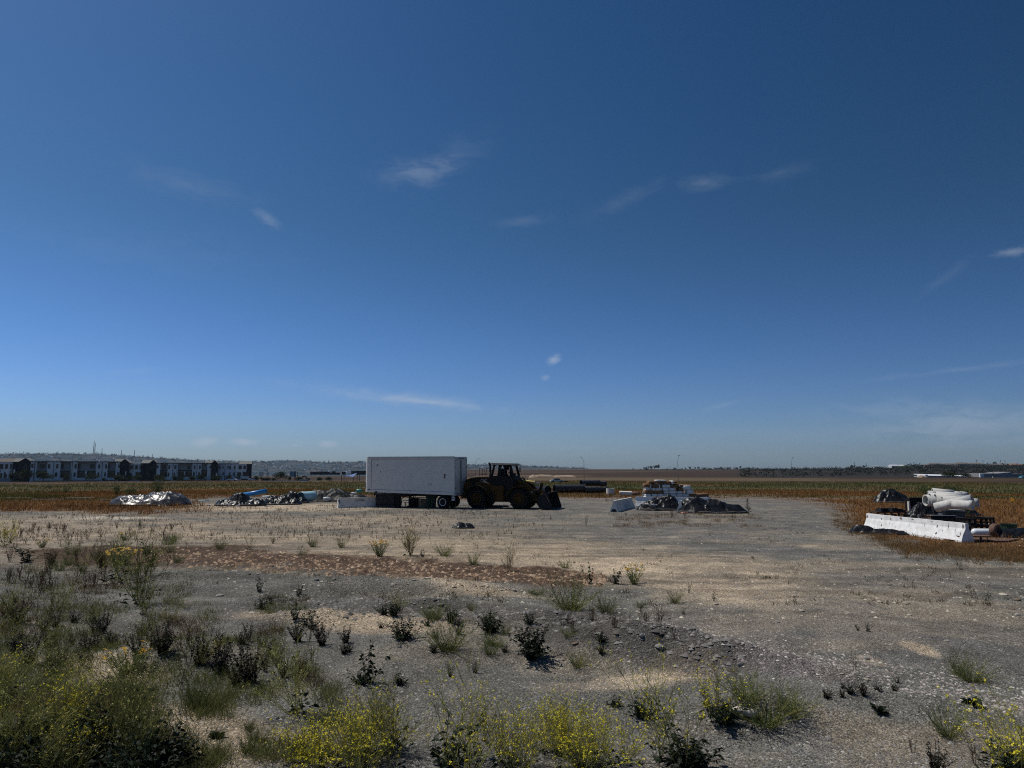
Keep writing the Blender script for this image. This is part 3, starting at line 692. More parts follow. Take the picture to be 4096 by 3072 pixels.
T = {
 'must': [t_mustard(1), t_mustard(2, 9, 1.0, .9), t_mustard(3, 13, .8, 1.1)],
 'mustdense': [t_mustard(4, 11, 1.1, 1.5, H=.66, fine=.85), t_mustard(5, 12, 1.0, 1.4, H=.64, fine=.85)],
 'mustair': [t_mustard(6, 6, .75, .65, leafy=.8, H=.95, fine=.8), t_mustard(7, 7, .8, .55, leafy=1, H=.9, fine=.9)],
 'olive': [t_mustard(8, 14, .85, .28, bm='bloom_pale', H=.75), t_mustard(9, 16, .95, .22, bm='bloom_pale', H=.7), t_mustard(10, 12, .7, .15, bm='bloom_pale', H=.85)],
 'straw': [t_mustard(11, 20, .6, .35, sm='stem_dry', bm='bloom_pale', leafy=.2, H=.5), t_mustard(12, 14, .7, .1, sm='stem_dry', bm='bloom_pale', leafy=.1, H=.55)],
 'feather': [t_feather(13), t_feather(14, .42, 50, 'leaf_fresh'), t_feather(15, .55, 80, 'leaf_green', spread=1.1)],
 'leafy': [t_leafy(16), t_leafy(17, .42, 11, lw=.03), t_leafy(18, .6, 6, lw=.04)],
 'leafyblack': [t_leafy(19, .45, 20, 'leaf_blackish', lw=.022, dens=26, spread=.85), t_leafy(20, .55, 20, 'leaf_blackish', lw=.02, dens=26, spread=.65)], 'bush': [t_leafy(40, .42, 38, 'leaf_dark', 'stem_dark', .024, 1.05, 26), t_leafy(41, .38, 32, 'leaf_dark', 'stem_dark', .022, 1.1, 24)],
 'broad': [t_leafy(21, .40, 18, 'leaf_dark', lw=.032, dens=22, spread=1.0), t_leafy(22, .35, 22, 'leaf_dark', lw=.03, dens=22, spread=1.1)],
 'dry': [t_dry(23), t_dry(24, .5, 12), t_dry(25, .35, 6, spread=.6), t_dry(26, .6, 7, 'stem_dark', 'stem_brown')],
 'daisy': [t_daisy(27), t_daisy(28, .40, 30, 16)],
 'rosette': [t_rosette(29), t_rosette(30, .16, 20)],
 'thistle': [t_thistle(31)],
 'shrub': [t_shrub(32), t_shrub(33, .6, 'leaf_fresh', 2000)],
}
_used = set(); _rnd = random.Random(5)
KNAME = {'bush': 'bushy weed', 'must': 'mustard plant', 'mustdense': 'mustard plant', 'mustair': 'mustard plant', 'olive': 'olive weed', 'straw': 'straw weed', 'feather': 'feathery weed', 'leafy': 'leafy weed', 'leafyblack': 'dark weed',
         'broad': 'broadleaf weed', 'dry': 'dry weed', 'daisy': 'daisy bush', 'rosette': 'rosette weed', 'thistle': 'thistle', 'shrub': 'shrub'}
ONAME = {'bush': 'bushy_weed', 'must': 'mustard_plant', 'mustdense': 'mustard_plant', 'mustair': 'mustard_plant', 'olive': 'olive_weed', 'straw': 'straw_weed', 'feather': 'feathery_weed', 'leafy': 'leafy_weed', 'leafyblack': 'dark_weed',
         'broad': 'broadleaf_weed', 'dry': 'dry_weed', 'daisy': 'daisy_bush', 'rosette': 'rosette_weed', 'thistle': 'thistle_plant', 'shrub': 'round_shrub'}
def plant(kind, px, py, size, label, group=None, i=None, wide=1.0, cat=None):
    """size is the scale of the template"""
    if py < 2500: size *= 1.4
    elif py < 2700: size *= 1.15
    t = T[kind][i if i is not None else _rnd.randrange(len(T[kind]))]; loc = G(px, py)
    loc = (loc[0], loc[1], loc[2] - .01)
    o = dup(t, loc, _rnd.uniform(0, 6.28), label, group, (size * wide, size * wide, size)); o['category'] = cat or KNAME[kind]; o.name = ONAME[kind]
    _used.add(t.name); return o
# single plants one can point at
HERO = [
 ('daisy', 1517, 2226, 1.0, 0, 1, 'golden flowered daisy bush, rounded, alone on the tan dirt left of centre'),
 ('straw', 1645, 2222, 1.15, 0, 1, 'straw coloured wiry bush just right of the golden daisy bush'),
 ('leafy', 1690, 2228, .5, 1, 1, 'small dark leafy weed at the foot of the straw coloured wiry bush'),
 ('feather', 1780, 2224, .85, 1, 1.3, 'low fresh green tuft right of the straw coloured wiry bush'),
 ('feather', 1893, 2262, .75, 0, .9, 'small green tuft alone on the edge of the reddish clod band'),
 ('straw', 2030, 2290, .8, 1, .8, 'thin rusty stalked weed standing in the reddish clod band'),
 ('feather', 2262, 2272, .55, 1, 1.2, 'tiny green tuft on bare dirt beyond the clod band'),
 ('leafy', 2360, 2338, .85, 2, .6, 'two stemmed broad leaved weed left of the yellow daisies'),
 ('daisy', 2535, 2336, 1.0, 1, 1.1, 'yellow daisy clump with tall flowers on the right of centre dirt'),
 ('leafy', 2460, 2334, .7, 0, 1.2, 'dark green leafy clump attached left of the yellow daisy clump'),
 ('feather', 2280, 2440, 1.2, 2, 1.1, 'bushy olive green weed on the dark mound right of centre'),
 ('feather', 2425, 2452, .68, 0, 1.2, 'smaller grey green weed right of the bushy olive weed on the mound'),
 ('feather', 2140, 2378, .35, 1, 2.4, 'low spreading green mat where the clod band ends'),
 ('feather', 2700, 2412, .5, 0, 1.1, 'small grey green weed on pale dirt right of the mound'),
 ('feather', 2560, 2430, .33, 1, 1.2, 'tiny green weed beside the mound, left of the small grey green one'),
 ('leafy', 2735, 2458, .2, 1, 1, 'tiny dark seedling on gravel right of the mound'),
 ('leafy', 2855, 2404, .4, 2, .5, 'small reddish upright weed on pale dirt'),
 ('leafy', 2755, 2372, .4, 2, .4, 'single thin reddish stalk on the pale dirt road'),
 ('bush', 2130, 2632, 1.15, 0, 1.2, 'dense dark green bush on the gravel in the centre foreground'),
 ('feather', 2310, 2668, .5, 0, 1.3, 'faint green tuft on the gravel slope right of the dense dark bush'),
 ('feather', 1790, 2602, 1.15, 2, .95, 'upright green bush on the gravel left of the dense dark bush'),
 ('feather', 1960, 2618, .75, 1, .9, 'loose green bush between two darker bushes in the foreground'),
 ('feather', 1740, 2480, .7, 1, 1.4, 'low green bush behind the upright green bush'),
 ('bush', 1610, 2556, .9, 1, 1.4, 'dark leafy clump left of the green bushes'),
 ('bush', 1960, 2530, .85, 0, 1.2, 'dark leafy clump behind the loose green bush'),
 ('must', 1600, 2450, .35, 0, .8, 'small pale yellow flowered weed behind the dark leafy clump'),
 ('leafy', 1478, 2728, 1.25, 2, .8, 'tall dark leafy weed with side branches in the left centre foreground'),
 ('broad', 1440, 2735, .7, 0, 1, 'broad leaved base clump under the tall dark leafy weed'),
 ('broad', 1600, 2738, .55, 1, 1, 'dark broad leaved clump right of the tall dark weed'),
 ('leafyblack', 1190, 2565, .95, 0, .8, 'upright dark weed on the tan patch, left one of three'),
 ('leafyblack', 1290, 2580, .8, 1, 1, 'dark bushy weed on the tan patch, middle one of three'),
 ('leafyblack', 1385, 2572, .7, 0, .9, 'dark weed with a few pale flowers, right one of three'),
 ('leafyblack', 880, 2690, 1.15, 0, 1, 'blackish dry bush on pale gravel left of centre'),
 ('leafyblack', 1005, 2730, 1.3, 1, 1.1, 'largest blackish bush on pale gravel left of centre'),
 ('leafyblack', 790, 2660, .9, 1, .8, 'narrow blackish weed left of the blackish bushes'),
 ('leafyblack', 940, 2745, .8, 0, .8, 'small blackish bush in front of the two larger ones'),
 ('feather', 790, 2838, 1.05, 0, .9, 'feathery grey green plant at the edge of the left thicket'),
 ('rosette', 865, 2945, .7, 0, 1, 'pale green leaf rosette on the bare dirt in the lower left'),
 ('olive', 1190, 2860, 1.15, 0, 1.0, 'large airy olive bush with brown twigs in the lower left'),
 ('olive', 1130, 2700, .95, 1, 1, 'brownish airy bush behind the large olive bush'),
 ('olive', 1560, 3010, 1.0, 1, .9, 'olive bush standing dark behind the yellow flowers'),
 ('mustdense', 1290, 3085, .74, 0, 1.35, 'dense yellow flowering mustard clump at the bottom, left of centre'),
 ('mustdense', 1440, 3080, .74, 1, 1.35, 'dense yellow flowering mustard clump right of the leftmost one'),
 ('mustdense', 1380, 3030, .6, 0, 1.3, 'yellow flowering mustard behind the bottom left clumps'),
 ('leafy', 1780, 3060, 1.1, 2, 1.2, 'dark leafy plant with tall twigs at the bottom centre'),
 ('mustair', 1810, 3050, 1.15, 0, 1.0, 'tall airy mustard rising over the dark plant at bottom centre'),
 ('must', 2060, 3110, .8, 0, 1.0, 'mustard with scattered yellow heads at the bottom centre'),
 ('mustdense', 2330, 3080, .8, 1, 1.3, 'bright yellow mustard clump at the bottom right of centre'),
 ('mustdense', 2480, 3060, .68, 0, 1.3, 'yellow mustard clump beside the bright one at bottom right of centre'),
 ('must', 2220, 3010, .65, 2, 1, 'mustard behind the bright clump at the bottom'),
 ('mustair', 2570, 2862, 1.0, 1, 1.0, 'open branched mustard with a dark leafy base, right of centre'),
 ('broad', 2570, 2868, .75, 0, 1.1, 'dark broad leaved base of the open branched mustard'),
 ('broad', 2460, 2828, .5, 1, 1, 'small dark broad leaved clump left of the open branched mustard'),
 ('mustair', 2740, 3075, 1.1, 0, 1.0, 'tall branched mustard over dark leaves at the bottom right'),
 ('broad', 2760, 3072, 1.2, 1, 1.3, 'big dark leafy mound at the bottom right of centre'),
 ('must', 2860, 2880, .7, 2, 1.3, 'yellow flecked mustard left of the big green bush'),
 ('broad', 2900, 2890, 1.0, 0, 1.1, 'dark leafy clump in front of the big green bush'),
 ('feather', 3060, 2900, 1.15, 2, 1.2, 'big feathery dark green bush in the right foreground'),
 ('feather', 3170, 2860, .75, 0, 1.3, 'low feathery wing right of the big green bush'),
 ('feather', 2990, 2800, .9, 1, 1.2, 'green bush behind the big feathery one'),
 ('feather', 3890, 2726, .85, 2, 1.15, 'wide wiry green bush on gravel at the right'),
 ('feather', 3840, 2700, .8, 0, .9, 'sparse wiry twigs left part of the wide green bush'),
 ('rosette', 3890, 2815, 1.0, 0, 1, 'flat dark rosette below the wide wiry bush'),
 ('feather', 3790, 2948, .85, 0, 1.1, 'low wiry green weed in the lower right'),
 ('rosette', 3510, 2850, 1.2, 1, 1, 'dark broad leaf rosette alone on gravel at the right'),
 ('leafyblack', 3400, 2775, .45, 0, 1, 'small dark weed on the pebbly slope at the right'),
 ('leafyblack', 3455, 2782, .5, 1, .8, 'small dark weed right of its twin on the pebbly slope'),
 ('dry', 3420, 2700, .75, 3, .4, 'thin tall dry stalk on the pebbly slope'),
 ('dry', 3216, 2690, .55, 3, .25, 'single dry stalk with seed heads left of the pebbly slope'),
 ('leafy', 3470, 2525, .35, 1, 1.0, 'small spiky dark green pair on the grey gravel at the right'),
 ('leafy', 3433, 2522, .28, 0, 1.0, 'smaller spiky weed left of the dark green pair'),
 ('mustdense', 4080, 3110, 1.15, 0, 1.15, 'bright yellow mustard bush in the bottom right corner'),
 ('mustdense', 3990, 3100, .85, 1, 1.1, 'yellow mustard bush left of the bottom right corner one'),
 ('must', 4040, 3010, .65, 0, 1, 'thin mustard behind the corner bush'),
 ('broad', 4060, 3105, 1.0, 1, 1.2, 'dark leaves under the bottom right mustard bush'),
 ('leafyblack', 3740, 3085, .8, 0, .8, 'dark weed at the bottom edge on the right'),
 ('dry', 3650, 3010, .5, 2, .8, 'small brown weed near the bottom edge on the right'),
 ('dry', 3900, 3060, .55, 0, .9, 'brown leafy weed left of the yellow corner bush'),
 ('thistle', 2994, 2058, 1.0, 0, 1, 'dark thistle standing right of the black tarp heap'),
 ('shrub', 3860, 2060, 1.05, 0, 1, 'round green shrub right of the concrete pipes'),
 ('shrub', 3705, 1992, 1.35, 1, .9, 'tall green shrub left of the stack of concrete pipes'),
 ('shrub', 3812, 1982, 1.2, 0, 1.2, 'wide green shrub behind the concrete pipes'),
 ('shrub', 465, 1982, 1.2, 1, .55, 'narrow dark green shrub behind the left silver tarp'),
 ('shrub', 520, 1985, 1.0, 1, 1.1, 'low green shrub right of the narrow one behind the silver tarp'),
 ('shrub', 630, 1975, 1.7, 0, .55, 'upright dark green shrub behind the middle of the silver tarp'),
 ('shrub', 262, 1975, .7, 0, .9, 'small dark shrub alone in the brown field at the left'),
 ('shrub', 200, 1955, .6, 0, 1, 'tiny dark shrub in the brown field, farther left'),
 ('feather', 2505, 2062, .3, 0, 1, 'small tuft by the end of the near concrete barrier'),
 ('dry', 2690, 2068, .8, 1, 1, 'brown weed clump in front of the low black tarp'),
 ('dry', 2740, 2075, .9, 0, .7, 'darker brown weed right of the clump before the low tarp'),
 ('dry', 2935, 2090, .8, 3, .8, 'brown weed in front of the large black tarp heap'),
 ('dry', 2345, 2105, .8, 3, .8, 'single brown weed on the gravel left of the barriers'),
 ('straw', 1090, 2175, .35, 0, 1, 'small straw tuft on the dirt left of the golden daisy bush'),
 ('feather', 1250, 2188, .8, 0, .9, 'green tuft left of the golden daisy bush'),
 ('feather', 1365, 2190, .7, 0, .9, 'green tuft just left of the golden daisy bush'),
 ('feather', 1210, 2224, .55, 1, .9, 'bright green tuft on the upper edge of the clod band'),
 ('feather', 680, 2178, .9, 1, 1.3, 'soft green tuft on the dirt at left'),
 ('feather', 880, 2200, .75, 0, 1.0, 'green tuft with thin stalks right of the left thicket'),
 ('mustair', 1000, 2200, .55, 0, 1, 'thin branched weed right of the left thicket'),
 ('daisy', 480, 2262, .95, 0, 1.7, 'wide yellow daisy patch in the left middle ground'),
 ('daisy', 500, 2160, .7, 1, 1.7, 'smaller yellow daisy patch behind the wide one'),
 ('daisy', 170, 2190, .7, 1, 1.3, 'little yellow daisy patch near the left edge'),
 ('must', 15, 2190, .95, 0, 1.1, 'yellow green mustard at the left edge, middle ground'),
 ('leafy', 110, 2250, .9, 0, 2.0, 'wide dark green weed with pale flowers at the left'),
 ('olive', 560, 2420, 1.35, 2, 1.1, 'tall olive bush with a bare twig rising in the left middle ground'),
 ('leafy', 605, 2268, 1.2, 2, .6, 'narrow dark green plant right of the wide daisy patch'),
 ('olive', 460, 2330, 1.0, 0, 1.6, 'broad olive weed mass below the wide daisy patch'),
 ('daisy', 520, 2690, .95, 1, 1.5, 'orange daisies rising out of the left thicket'),
]
for (k, px, py, sz, i, wd, lab) in HERO: plant(k, px, py, sz, lab, None, i, wd)
def scatter(kinds, n, region, size, lab, group, seed):
    g = random.Random(seed)
    for _ in range(n):
        px = g.uniform(region[0], region[2]); py = region[1] + (region[3] - region[1]) * g.random()
        k = g.choice(kinds); plant(k, px, py, g.uniform(*size), lab[0] if len(lab) == 1 else lab[kinds.index(k)], group, None, g.uniform(.8, 1.3))
scatter(['olive'], 17, (-120, 2760, 640, 3150), (.62, 1.0), ['olive green wiry weed in the tangled thicket at bottom left'], 'wiry weeds of the bottom left thicket', 1)
scatter(['must'], 6, (-150, 2780, 330, 3100), (.6, .85), ['yellow flecked mustard in the bottom left thicket'], 'mustard plants of the bottom left thicket', 2)
scatter(['broad'], 24, (-80, 2960, 700, 3180), (.9, 1.4), ['dark broad leaved plant along the bottom left edge'], 'broad leaved plants at bottom left', 3)
scatter(['olive'], 22, (0, 2440, 850, 2700), (.3, .65), ['olive weed on the dark ground at the left'], 'olive weeds at the left', 4)
scatter(['leafyblack'], 22, (60, 2480, 1000, 2660), (.4, .9), ['dark dry weed on the dark ground at the left'], 'dark weeds at the left', 5)
scatter(['dry'], 34, (0, 2240, 420, 2400), (.45, .85), ['brown dry weed in the belt near the left edge'], 'brown weeds near the left edge', 6)
scatter(['dry'], 44, (0, 2110, 700, 2200), (.4, .8), ['brown dry weed on the dirt in the left distance'], 'brown weeds in the left middle ground', 7)
scatter(['feather'], 12, (200, 2150, 760, 2290), (.5, 1.0), ['grey green feathery weed in the left middle ground'], 'green weeds in the left middle ground', 8)
scatter(['leafy'], 10, (900, 2360, 1300, 2520), (.35, .7), ['small dark green weed on the gravel left of centre'], 'dark weeds on the gravel', 9)
scatter(['mustair'], 10, (1350, 2980, 2250, 3150), (.6, .95), ['tall thin mustard stalks along the bottom edge'], 'mustard stalks at the bottom', 10)
scatter(['must'], 9, (1180, 2980, 1600, 3120), (.5, .7), ['yellow mustard in the bottom left of centre patch'], 'mustard plants of the yellow patch', 11)
scatter(['must'], 12, (2000, 2950, 2700, 3120), (.5, .75), ['yellow mustard in the patch right of centre'], 'mustard plants right of centre', 12)
scatter(['dry'], 12, (2150, 2470, 2700, 2560), (.3, .6), ['low brown weed on the dark mound'], 'brown weeds on the mound', 13)
scatter(['bush'], 9, (1500, 2440, 2500, 2640), (.3, .6), ['small dark bushy weed around the mound'], 'dark weeds around the mound', 20)
scatter(['leafyblack'], 12, (1050, 2480, 2000, 2760), (.3, .55), ['small blackish weed on the centre foreground gravel'], 'blackish weeds on the gravel', 21)
scatter(['feather'], 8, (1650, 2440, 2500, 2600), (.3, .6), ['small green weed among the dark clumps'], 'green weeds around the mound', 14)
scatter(['leafyblack'], 7, (3300, 2730, 3600, 2800), (.2, .4), ['tiny dark weed on the pebbly slope'], 'dark weeds on the pebbly slope', 15)
scatter(['dry'], 16, (700, 2560, 1300, 2760), (.4, .8), ['thin dry weed among the blackish bushes'], 'dry weeds among the blackish bushes', 16)
scatter(['feather'], 9, (600, 2900, 1150, 3060), (.25, .5), ['little green tuft on the lower left dirt'], 'tufts on the lower left dirt', 17)
for ks in T.values():
    for t in ks:
        for c in list(t.children):
            bpy.data.objects.remove(c)
        bpy.data.objects.remove(t)

# ---------------------------------------------------------------- ground cover nobody could count
def blades(name, X, Y, h, w, col, seed, lean=.35, label=None, cat=None, per=1, jit=.1):
    g = np.random.RandomState(seed); n = len(X) * per; X = np.repeat(X, per) + g.normal(size=n) * jit; Y = np.repeat(Y, per) + g.normal(size=n) * jit
    h = np.repeat(h, per) * g.uniform(.5, 1.15, n); w = (np.repeat(w, per) if np.ndim(w) else np.full(n, w)) * g.uniform(.6, 1.3, n); Z = gz(X, Y) - .01
    a = g.uniform(0, 6.283, n); l = g.normal(size=(n, 2)) * lean * h[:, None]; wx = np.cos(a) * w / 2; wy = np.sin(a) * w / 2
    p0 = np.stack([X - wx, Y - wy, Z], 1); p1 = np.stack([X + wx, Y + wy, Z], 1); tp = np.stack([X + l[:, 0], Y + l[:, 1], Z + h], 1)
    t2 = tp + np.stack([wx, wy, 0 * wx], 1) * .5; t1 = tp - np.stack([wx, wy, 0 * wx], 1) * .3
    V = np.stack([p0, p1, t2, t1], 1).reshape(-1, 3); F = np.arange(4 * n).reshape(-1, 4)
    col = np.repeat(col, per, 0) * g.uniform(.6, 1.4, (n, 1)); Cc = np.repeat(col, 4, 0)
    tag(obj(name, npmesh(name, V, F, 'blade', False, {'col': Cc})), label, cat, None, 'stuff')
def field_pts(n, r0, r1, seed, amax=40):
    g = np.random.RandomState(seed); r = np.sqrt(g.uniform(r0 * r0, r1 * r1, n)); a = np.radians(g.uniform(-amax, amax, n)); return r * np.sin(a), r * np.cos(a)
def in_grass(x, y, thr=.5):
    C, cl, pb, wg = zone_weights(x, y); return C, wg
def build_cover():
    brown = np.array([.20, .095, .028]); gold = np.array([.28, .165, .07]); green = np.array([.085, .085, .024]); olive = np.array([.075, .070, .020])
    X, Y = field_pts(150000, 24, 115, 1); C, wg = in_grass(X, Y); keep = wg > np.random.RandomState(2).uniform(.2, .8, len(X)); X, Y, = X[keep], Y[keep]
    n1 = fbm(X / 5, Y / 5, 4, 77)[:, None]; nn = fbm(X / 22, Y / 9, 4, 51) + .18 * sstep(90, 130, np.hypot(X, Y)) - .05
    col = brown * (.65 + .9 * n1) ; g = np.random.RandomState(3).rand(len(X))[:, None]; col = np.where(g < .12, gold, col); w = (sstep(.42, .58, nn) * sstep(68, 92, np.hypot(X, Y)))[:, None]; col = col * (1 - w) + green * w * (.7 + .8 * n1)
    hh = (.07 + .26 * fbm(X / 4, Y / 4, 3, 5)) * np.clip(1.3 - (X > 14) * .35, 0, 2); blades('dry_grass', X, Y, hh, .014 + .0005 * np.hypot(X, Y), col, 4, .45, 'rusty brown dry grass covering the field beyond the yard', 'dry grass')
    X, Y = field_pts(42000, 110, 300, 5); n1 = fbm(X / 9, Y / 9, 4, 78)[:, None]; w = sstep(.42, .58, fbm(X / 22, Y / 9, 4, 51) + .13)[:, None]
    col = brown * (.6 + .9 * n1) * (1 - w) + green * (.6 + n1) * w; hh = .18 + .5 * fbm(X / 12, Y / 12, 3, 9) ** 2 * 1.5; blades('meadow_weeds', X, Y, hh * .8, .09, col, 6, .3, 'dark green and brown meadow weeds in the far field', 'meadow weeds', per=2, jit=.5)
    # stubble on the pale dirt in front of the trailer and tarps
    g = np.random.RandomState(7); N = 9000; px = g.uniform(-100, 2300, N); py = 2024 + 140 * g.rand(N) ** 2.3; px += 25 * g.normal(size=N); m = g.rand(N) < np.interp(px, [-100, 1400, 1700, 2050, 2300], [1, 1, .9, .4, .05]) * sstep(.36, .56, fbm(px / 90, py / 9, 4, 83)) * 1.1
    px, py = px[m], py[m]; d = [D(a, b) for a, b in zip(px, py)]; X = np.array([CAM_H / -q[2] * q[0] for q in d]); Y = np.array([CAM_H / -q[2] * q[1] for q in d])
    cb = np.array([.040, .024, .014]); blades('dry_stubble', X, Y, (.06 + .20 * g.rand(len(X)) ** 1.8), .018, np.repeat(cb[None], len(X), 0), 8, .22, 'short brown dry stubble on the pale dirt before the trailer', 'stubble', per=3, jit=.05)
    # sparse weeds over the yard
    N = 2600; px = g.uniform(-100, 4200, N); py = g.uniform(2050, 2420, N); cl = fbm(px / 180, py / 40, 4, 66); m = cl > np.interp(px, [0, 800, 1500, 4200], [.44, .50, .54, .60]); px, py = px[m], py[m]
    d = [D(a, b) for a, b in zip(px, py)]; X = np.array([CAM_H / -q[2] * q[0] for q in d]); Y = np.array([CAM_H / -q[2] * q[1] for q in d])
    cc = np.where(g.rand(len(X), 1) < .35, np.array([[.05, .065, .025]]), np.array([[.085, .052, .028]])); blades('yard_weeds', X, Y, np.full(len(X), .10), .012, cc, 9, .5, 'tiny sparse weeds dotted over the dirt yard', 'tiny weeds', per=9, jit=.05)
    # low mixed ground cover at the lower left
    N = 5200; px = g.uniform(-150, 1350, N); py = 2260 + 820 * g.rand(N); cl = fbm(px / 130, py / 60, 4, 67) + np.interp(px, [0, 500, 900, 1350], [.12, .08, -.02, -.12]); m = cl > .50; px, py = px[m], py[m]
    d = [D(a, b) for a, b in zip(px, py)]; X = np.array([CAM_H / -q[2] * q[0] for q in d]); Y = np.array([CAM_H / -q[2] * q[1] for q in d]); n1 = fbm(X / 1.5, Y / 1.5, 3, 68)[:, None]
    cc = np.where(n1 < .47, np.array([[.10, .065, .035]]), np.array([[.13, .135, .045]])); blades('low_weeds', X, Y, np.full(len(X), .13), .007, cc, 10, .6, 'low tangled weeds and twigs over the dark ground at the left', 'low weeds', per=16, jit=.09)
    # weeds about the barriers and along the right yard edge
    N = 600; px = g.uniform(2450, 3050, N); py = g.uniform(2052, 2110, N); m = fbm(px / 60, py / 14, 3, 69) > .47; px, py = px[m], py[m]
    px = np.concatenate([px, g.uniform(3330, 4250, 1700)]); e = np.interp(px[len(py):], [3330, 3480, 3620, 4250], [2080, 2130, 2190, 2240]); py = np.concatenate([py, e + g.normal(size=1700) * 16])
    d = [D(a, b) for a, b in zip(px, py)]; X = np.array([CAM_H / -q[2] * q[0] for q in d]); Y = np.array([CAM_H / -q[2] * q[1] for q in d])
    cc = np.where(g.rand(len(X), 1) < .5, np.array([[.22, .12, .045]]), np.array([[.16, .11, .055]])); blades('edge_grass', X, Y, np.full(len(X), .14), .012, cc, 11, .55, 'rusty dry grass along the edge of the right scrap yard', 'dry grass', per=12, jit=.10)
build_cover()

# ---------------------------------------------------------------- stones
def lump(seed, n=2):
    import bmesh
    g = random.Random(seed); bm = bmesh.new(); bmesh.ops.create_icosphere(bm, subdivisions=n, radius=1)
    sx, sy, sz = g.uniform(.8, 1.2), g.uniform(.6, 1), g.uniform(.4, .7)
    pl = [(Vector((g.gauss(0, 1), g.gauss(0, 1), g.gauss(0, 1))).normalized(), g.uniform(.55, .9)) for _ in range(7)]
    for v in bm.verts:
        for nrm, d in pl:
            k = v.co.dot(nrm)
            if k > d: v.co -= nrm * (k - d) * .85
        v.co = Vector((v.co.x * sx, v.co.y * sy, v.co.z * sz))
    me = bpy.data.meshes.new('rock'); bm.to_mesh(me); bm.free(); return me
LUMPS = [lump(i) for i in range(6)]
ROCKMESH = {}
def rock(px, py, R, m, label, group=None, sink=.25, i=None):
    i = _rnd.randrange(6) if i is None else i
    if (i, m) not in ROCKMESH: me = LUMPS[i].copy(); me.materials.append(M[m]); ROCKMESH[(i, m)] = me
    x, y, z = G(px, py); o = obj('rock', ROCKMESH[(i, m)], None, (x, y, z + R * .1), _rnd.uniform(0, 6)); R *= .72; o.scale = (R, R * .8, R * .7); o.rotation_euler.x = _rnd.uniform(-.15, .15)
    return tag(o, label, 'rock', group)
for a in [(1730, 2320, .22, 'rock_tan', 'pale flat rock on the front edge of the clod band'), (1710, 2343, .12, 'rock_tan', 'small pale rock in front of the flat pale rock'), (1657, 2322, .10, 'rock_tan', 'white stone left of the pale flat rock'),
          (880, 2385, .17, 'rock_tan', 'ochre boulder among weeds left of centre'), (655, 2440, .09, 'rock_tan', 'pinkish stone at the left among dark weeds'), (1078, 2270, .25, 'rock_brown', 'biggest brown clod in the rock heap left of centre'),
          (1060, 2285, .15, 'rock_tan', 'tan rock in front of the biggest brown clod'), (1130, 2288, .17, 'rock_brown', 'brown rock right of the rock heap'), (1210, 2275, .12, 'rock_brown', 'lone brown clod right of the rock heap'),
          (935, 2290, .18, 'rock_tan', 'tan rock at the left end of the rock heap'), (965, 2292, .12, 'rock_tan', 'smaller tan rock beside the left end of the heap'), (1265, 2337, .13, 'rock_grey', 'dark grey rock on the gravel left of centre'),
          (1335, 2318, .12, 'rock_grey', 'black lump on the gravel right of the dark grey rock'), (1350, 2235, .15, 'rock_tan', 'flat pale slab on the clod band'), (2056, 2362, .10, 'rock_tan', 'white pebble rock below the end of the clod band'),
          (1720, 2430, .13, 'rock_grey', 'dark rock on the dark berm'), (1762, 2425, .12, 'rock_grey', 'grey rock with pale cap on the dark berm'), (2480, 2437, .09, 'rock_grey', 'small dark rock right of the mound weeds'),
          (2675, 2475, .07, 'rock_grey', 'little dark stone on the gravel right of the mound'), (2865, 2418, .11, 'rock_tan', 'tan stone on the pale dirt right of the mound'), (2735, 2410, .08, 'rock_tan', 'small grey tan stone beside the grey green weed'),
          (3178, 2384, .09, 'rock_tan', 'pale stone on the road in the right half'), (3208, 2445, .11, 'rock_tan', 'pale stone at the near edge of the dirt road'), (3110, 2490, .09, 'rock_grey', 'split dark stone on the gravel at right'),
          (3520, 2410, .13, 'rock_tan', 'flat white stone on the dirt road at right'), (3628, 2416, .14, 'rock_tan', 'flat tan slab on the dirt road at right'), (4012, 2380, .17, 'rock_tan', 'white domed stone near the right edge'),
          (4046, 2436, .11, 'rock_brown', 'dark brown stone near the right edge'), (4070, 2462, .12, 'rock_tan', 'pale flat stone at the right edge'), (4070, 2402, .15, 'rock_brown', 'flat brown stone by the right edge'),
          (3466, 2636, .09, 'rock_grey', 'dark stone on the gravel in the right foreground'), (3640, 2462, .08, 'rock_tan', 'small tan stone at the road edge at right'), (3785, 2566, .08, 'rock_tan', 'flat pale stone on bluish gravel at right'),
          (3368, 2697, .06, 'rock_tan', 'white stone on the pebbly slope'), (3465, 2718, .07, 'rock_tan', 'flat white stone right on the pebbly slope'), (2300, 2575, .10, 'rock_brown', 'dark lump at the foot of the mound'),
          (2640, 2610, .15, 'rock_grey', 'grey lump high on the mound'), (2570, 2600, .14, 'rock_grey', 'broken grey lump in the mound'), (2960, 2660, .10, 'rock_grey', 'grey stone at the right end of the mound'), (2250, 2702, .06, 'rock_grey', 'dark pebble on smooth gravel below the mound'),
          (835, 2958, .05, 'rock_tan', 'white pebble on the lower left dirt'), (640, 2880, .09, 'rock_tan', 'pale stone under the left thicket'), (370, 2930, .09, 'rock_tan', 'pinkish stone under the bottom left weeds'),
          (400, 2558, .07, 'rock_tan', 'white stone in the dark left ground'), (1560, 2448, .10, 'rock_grey', 'dark flat lump on the berm left of centre')]:
    rock(*a)
g_ = random.Random(44)
for i in range(34): rock(g_.gauss(1050, 60), g_.gauss(2290, 7), g_.uniform(.04, .09), 'rock_brown' if i % 2 else 'rock_tan', 'small stone in the rock heap left of centre', 'stones of the rock heap')
for i in range(46): rock(g_.uniform(1560, 2140), 2328 + g_.gauss(0, 9) + g_.uniform(0, 28), g_.uniform(.03, .08), 'rock_tan' if i % 3 else 'rock_brown', 'small stone along the front edge of the clod band', 'stones along the clod band')
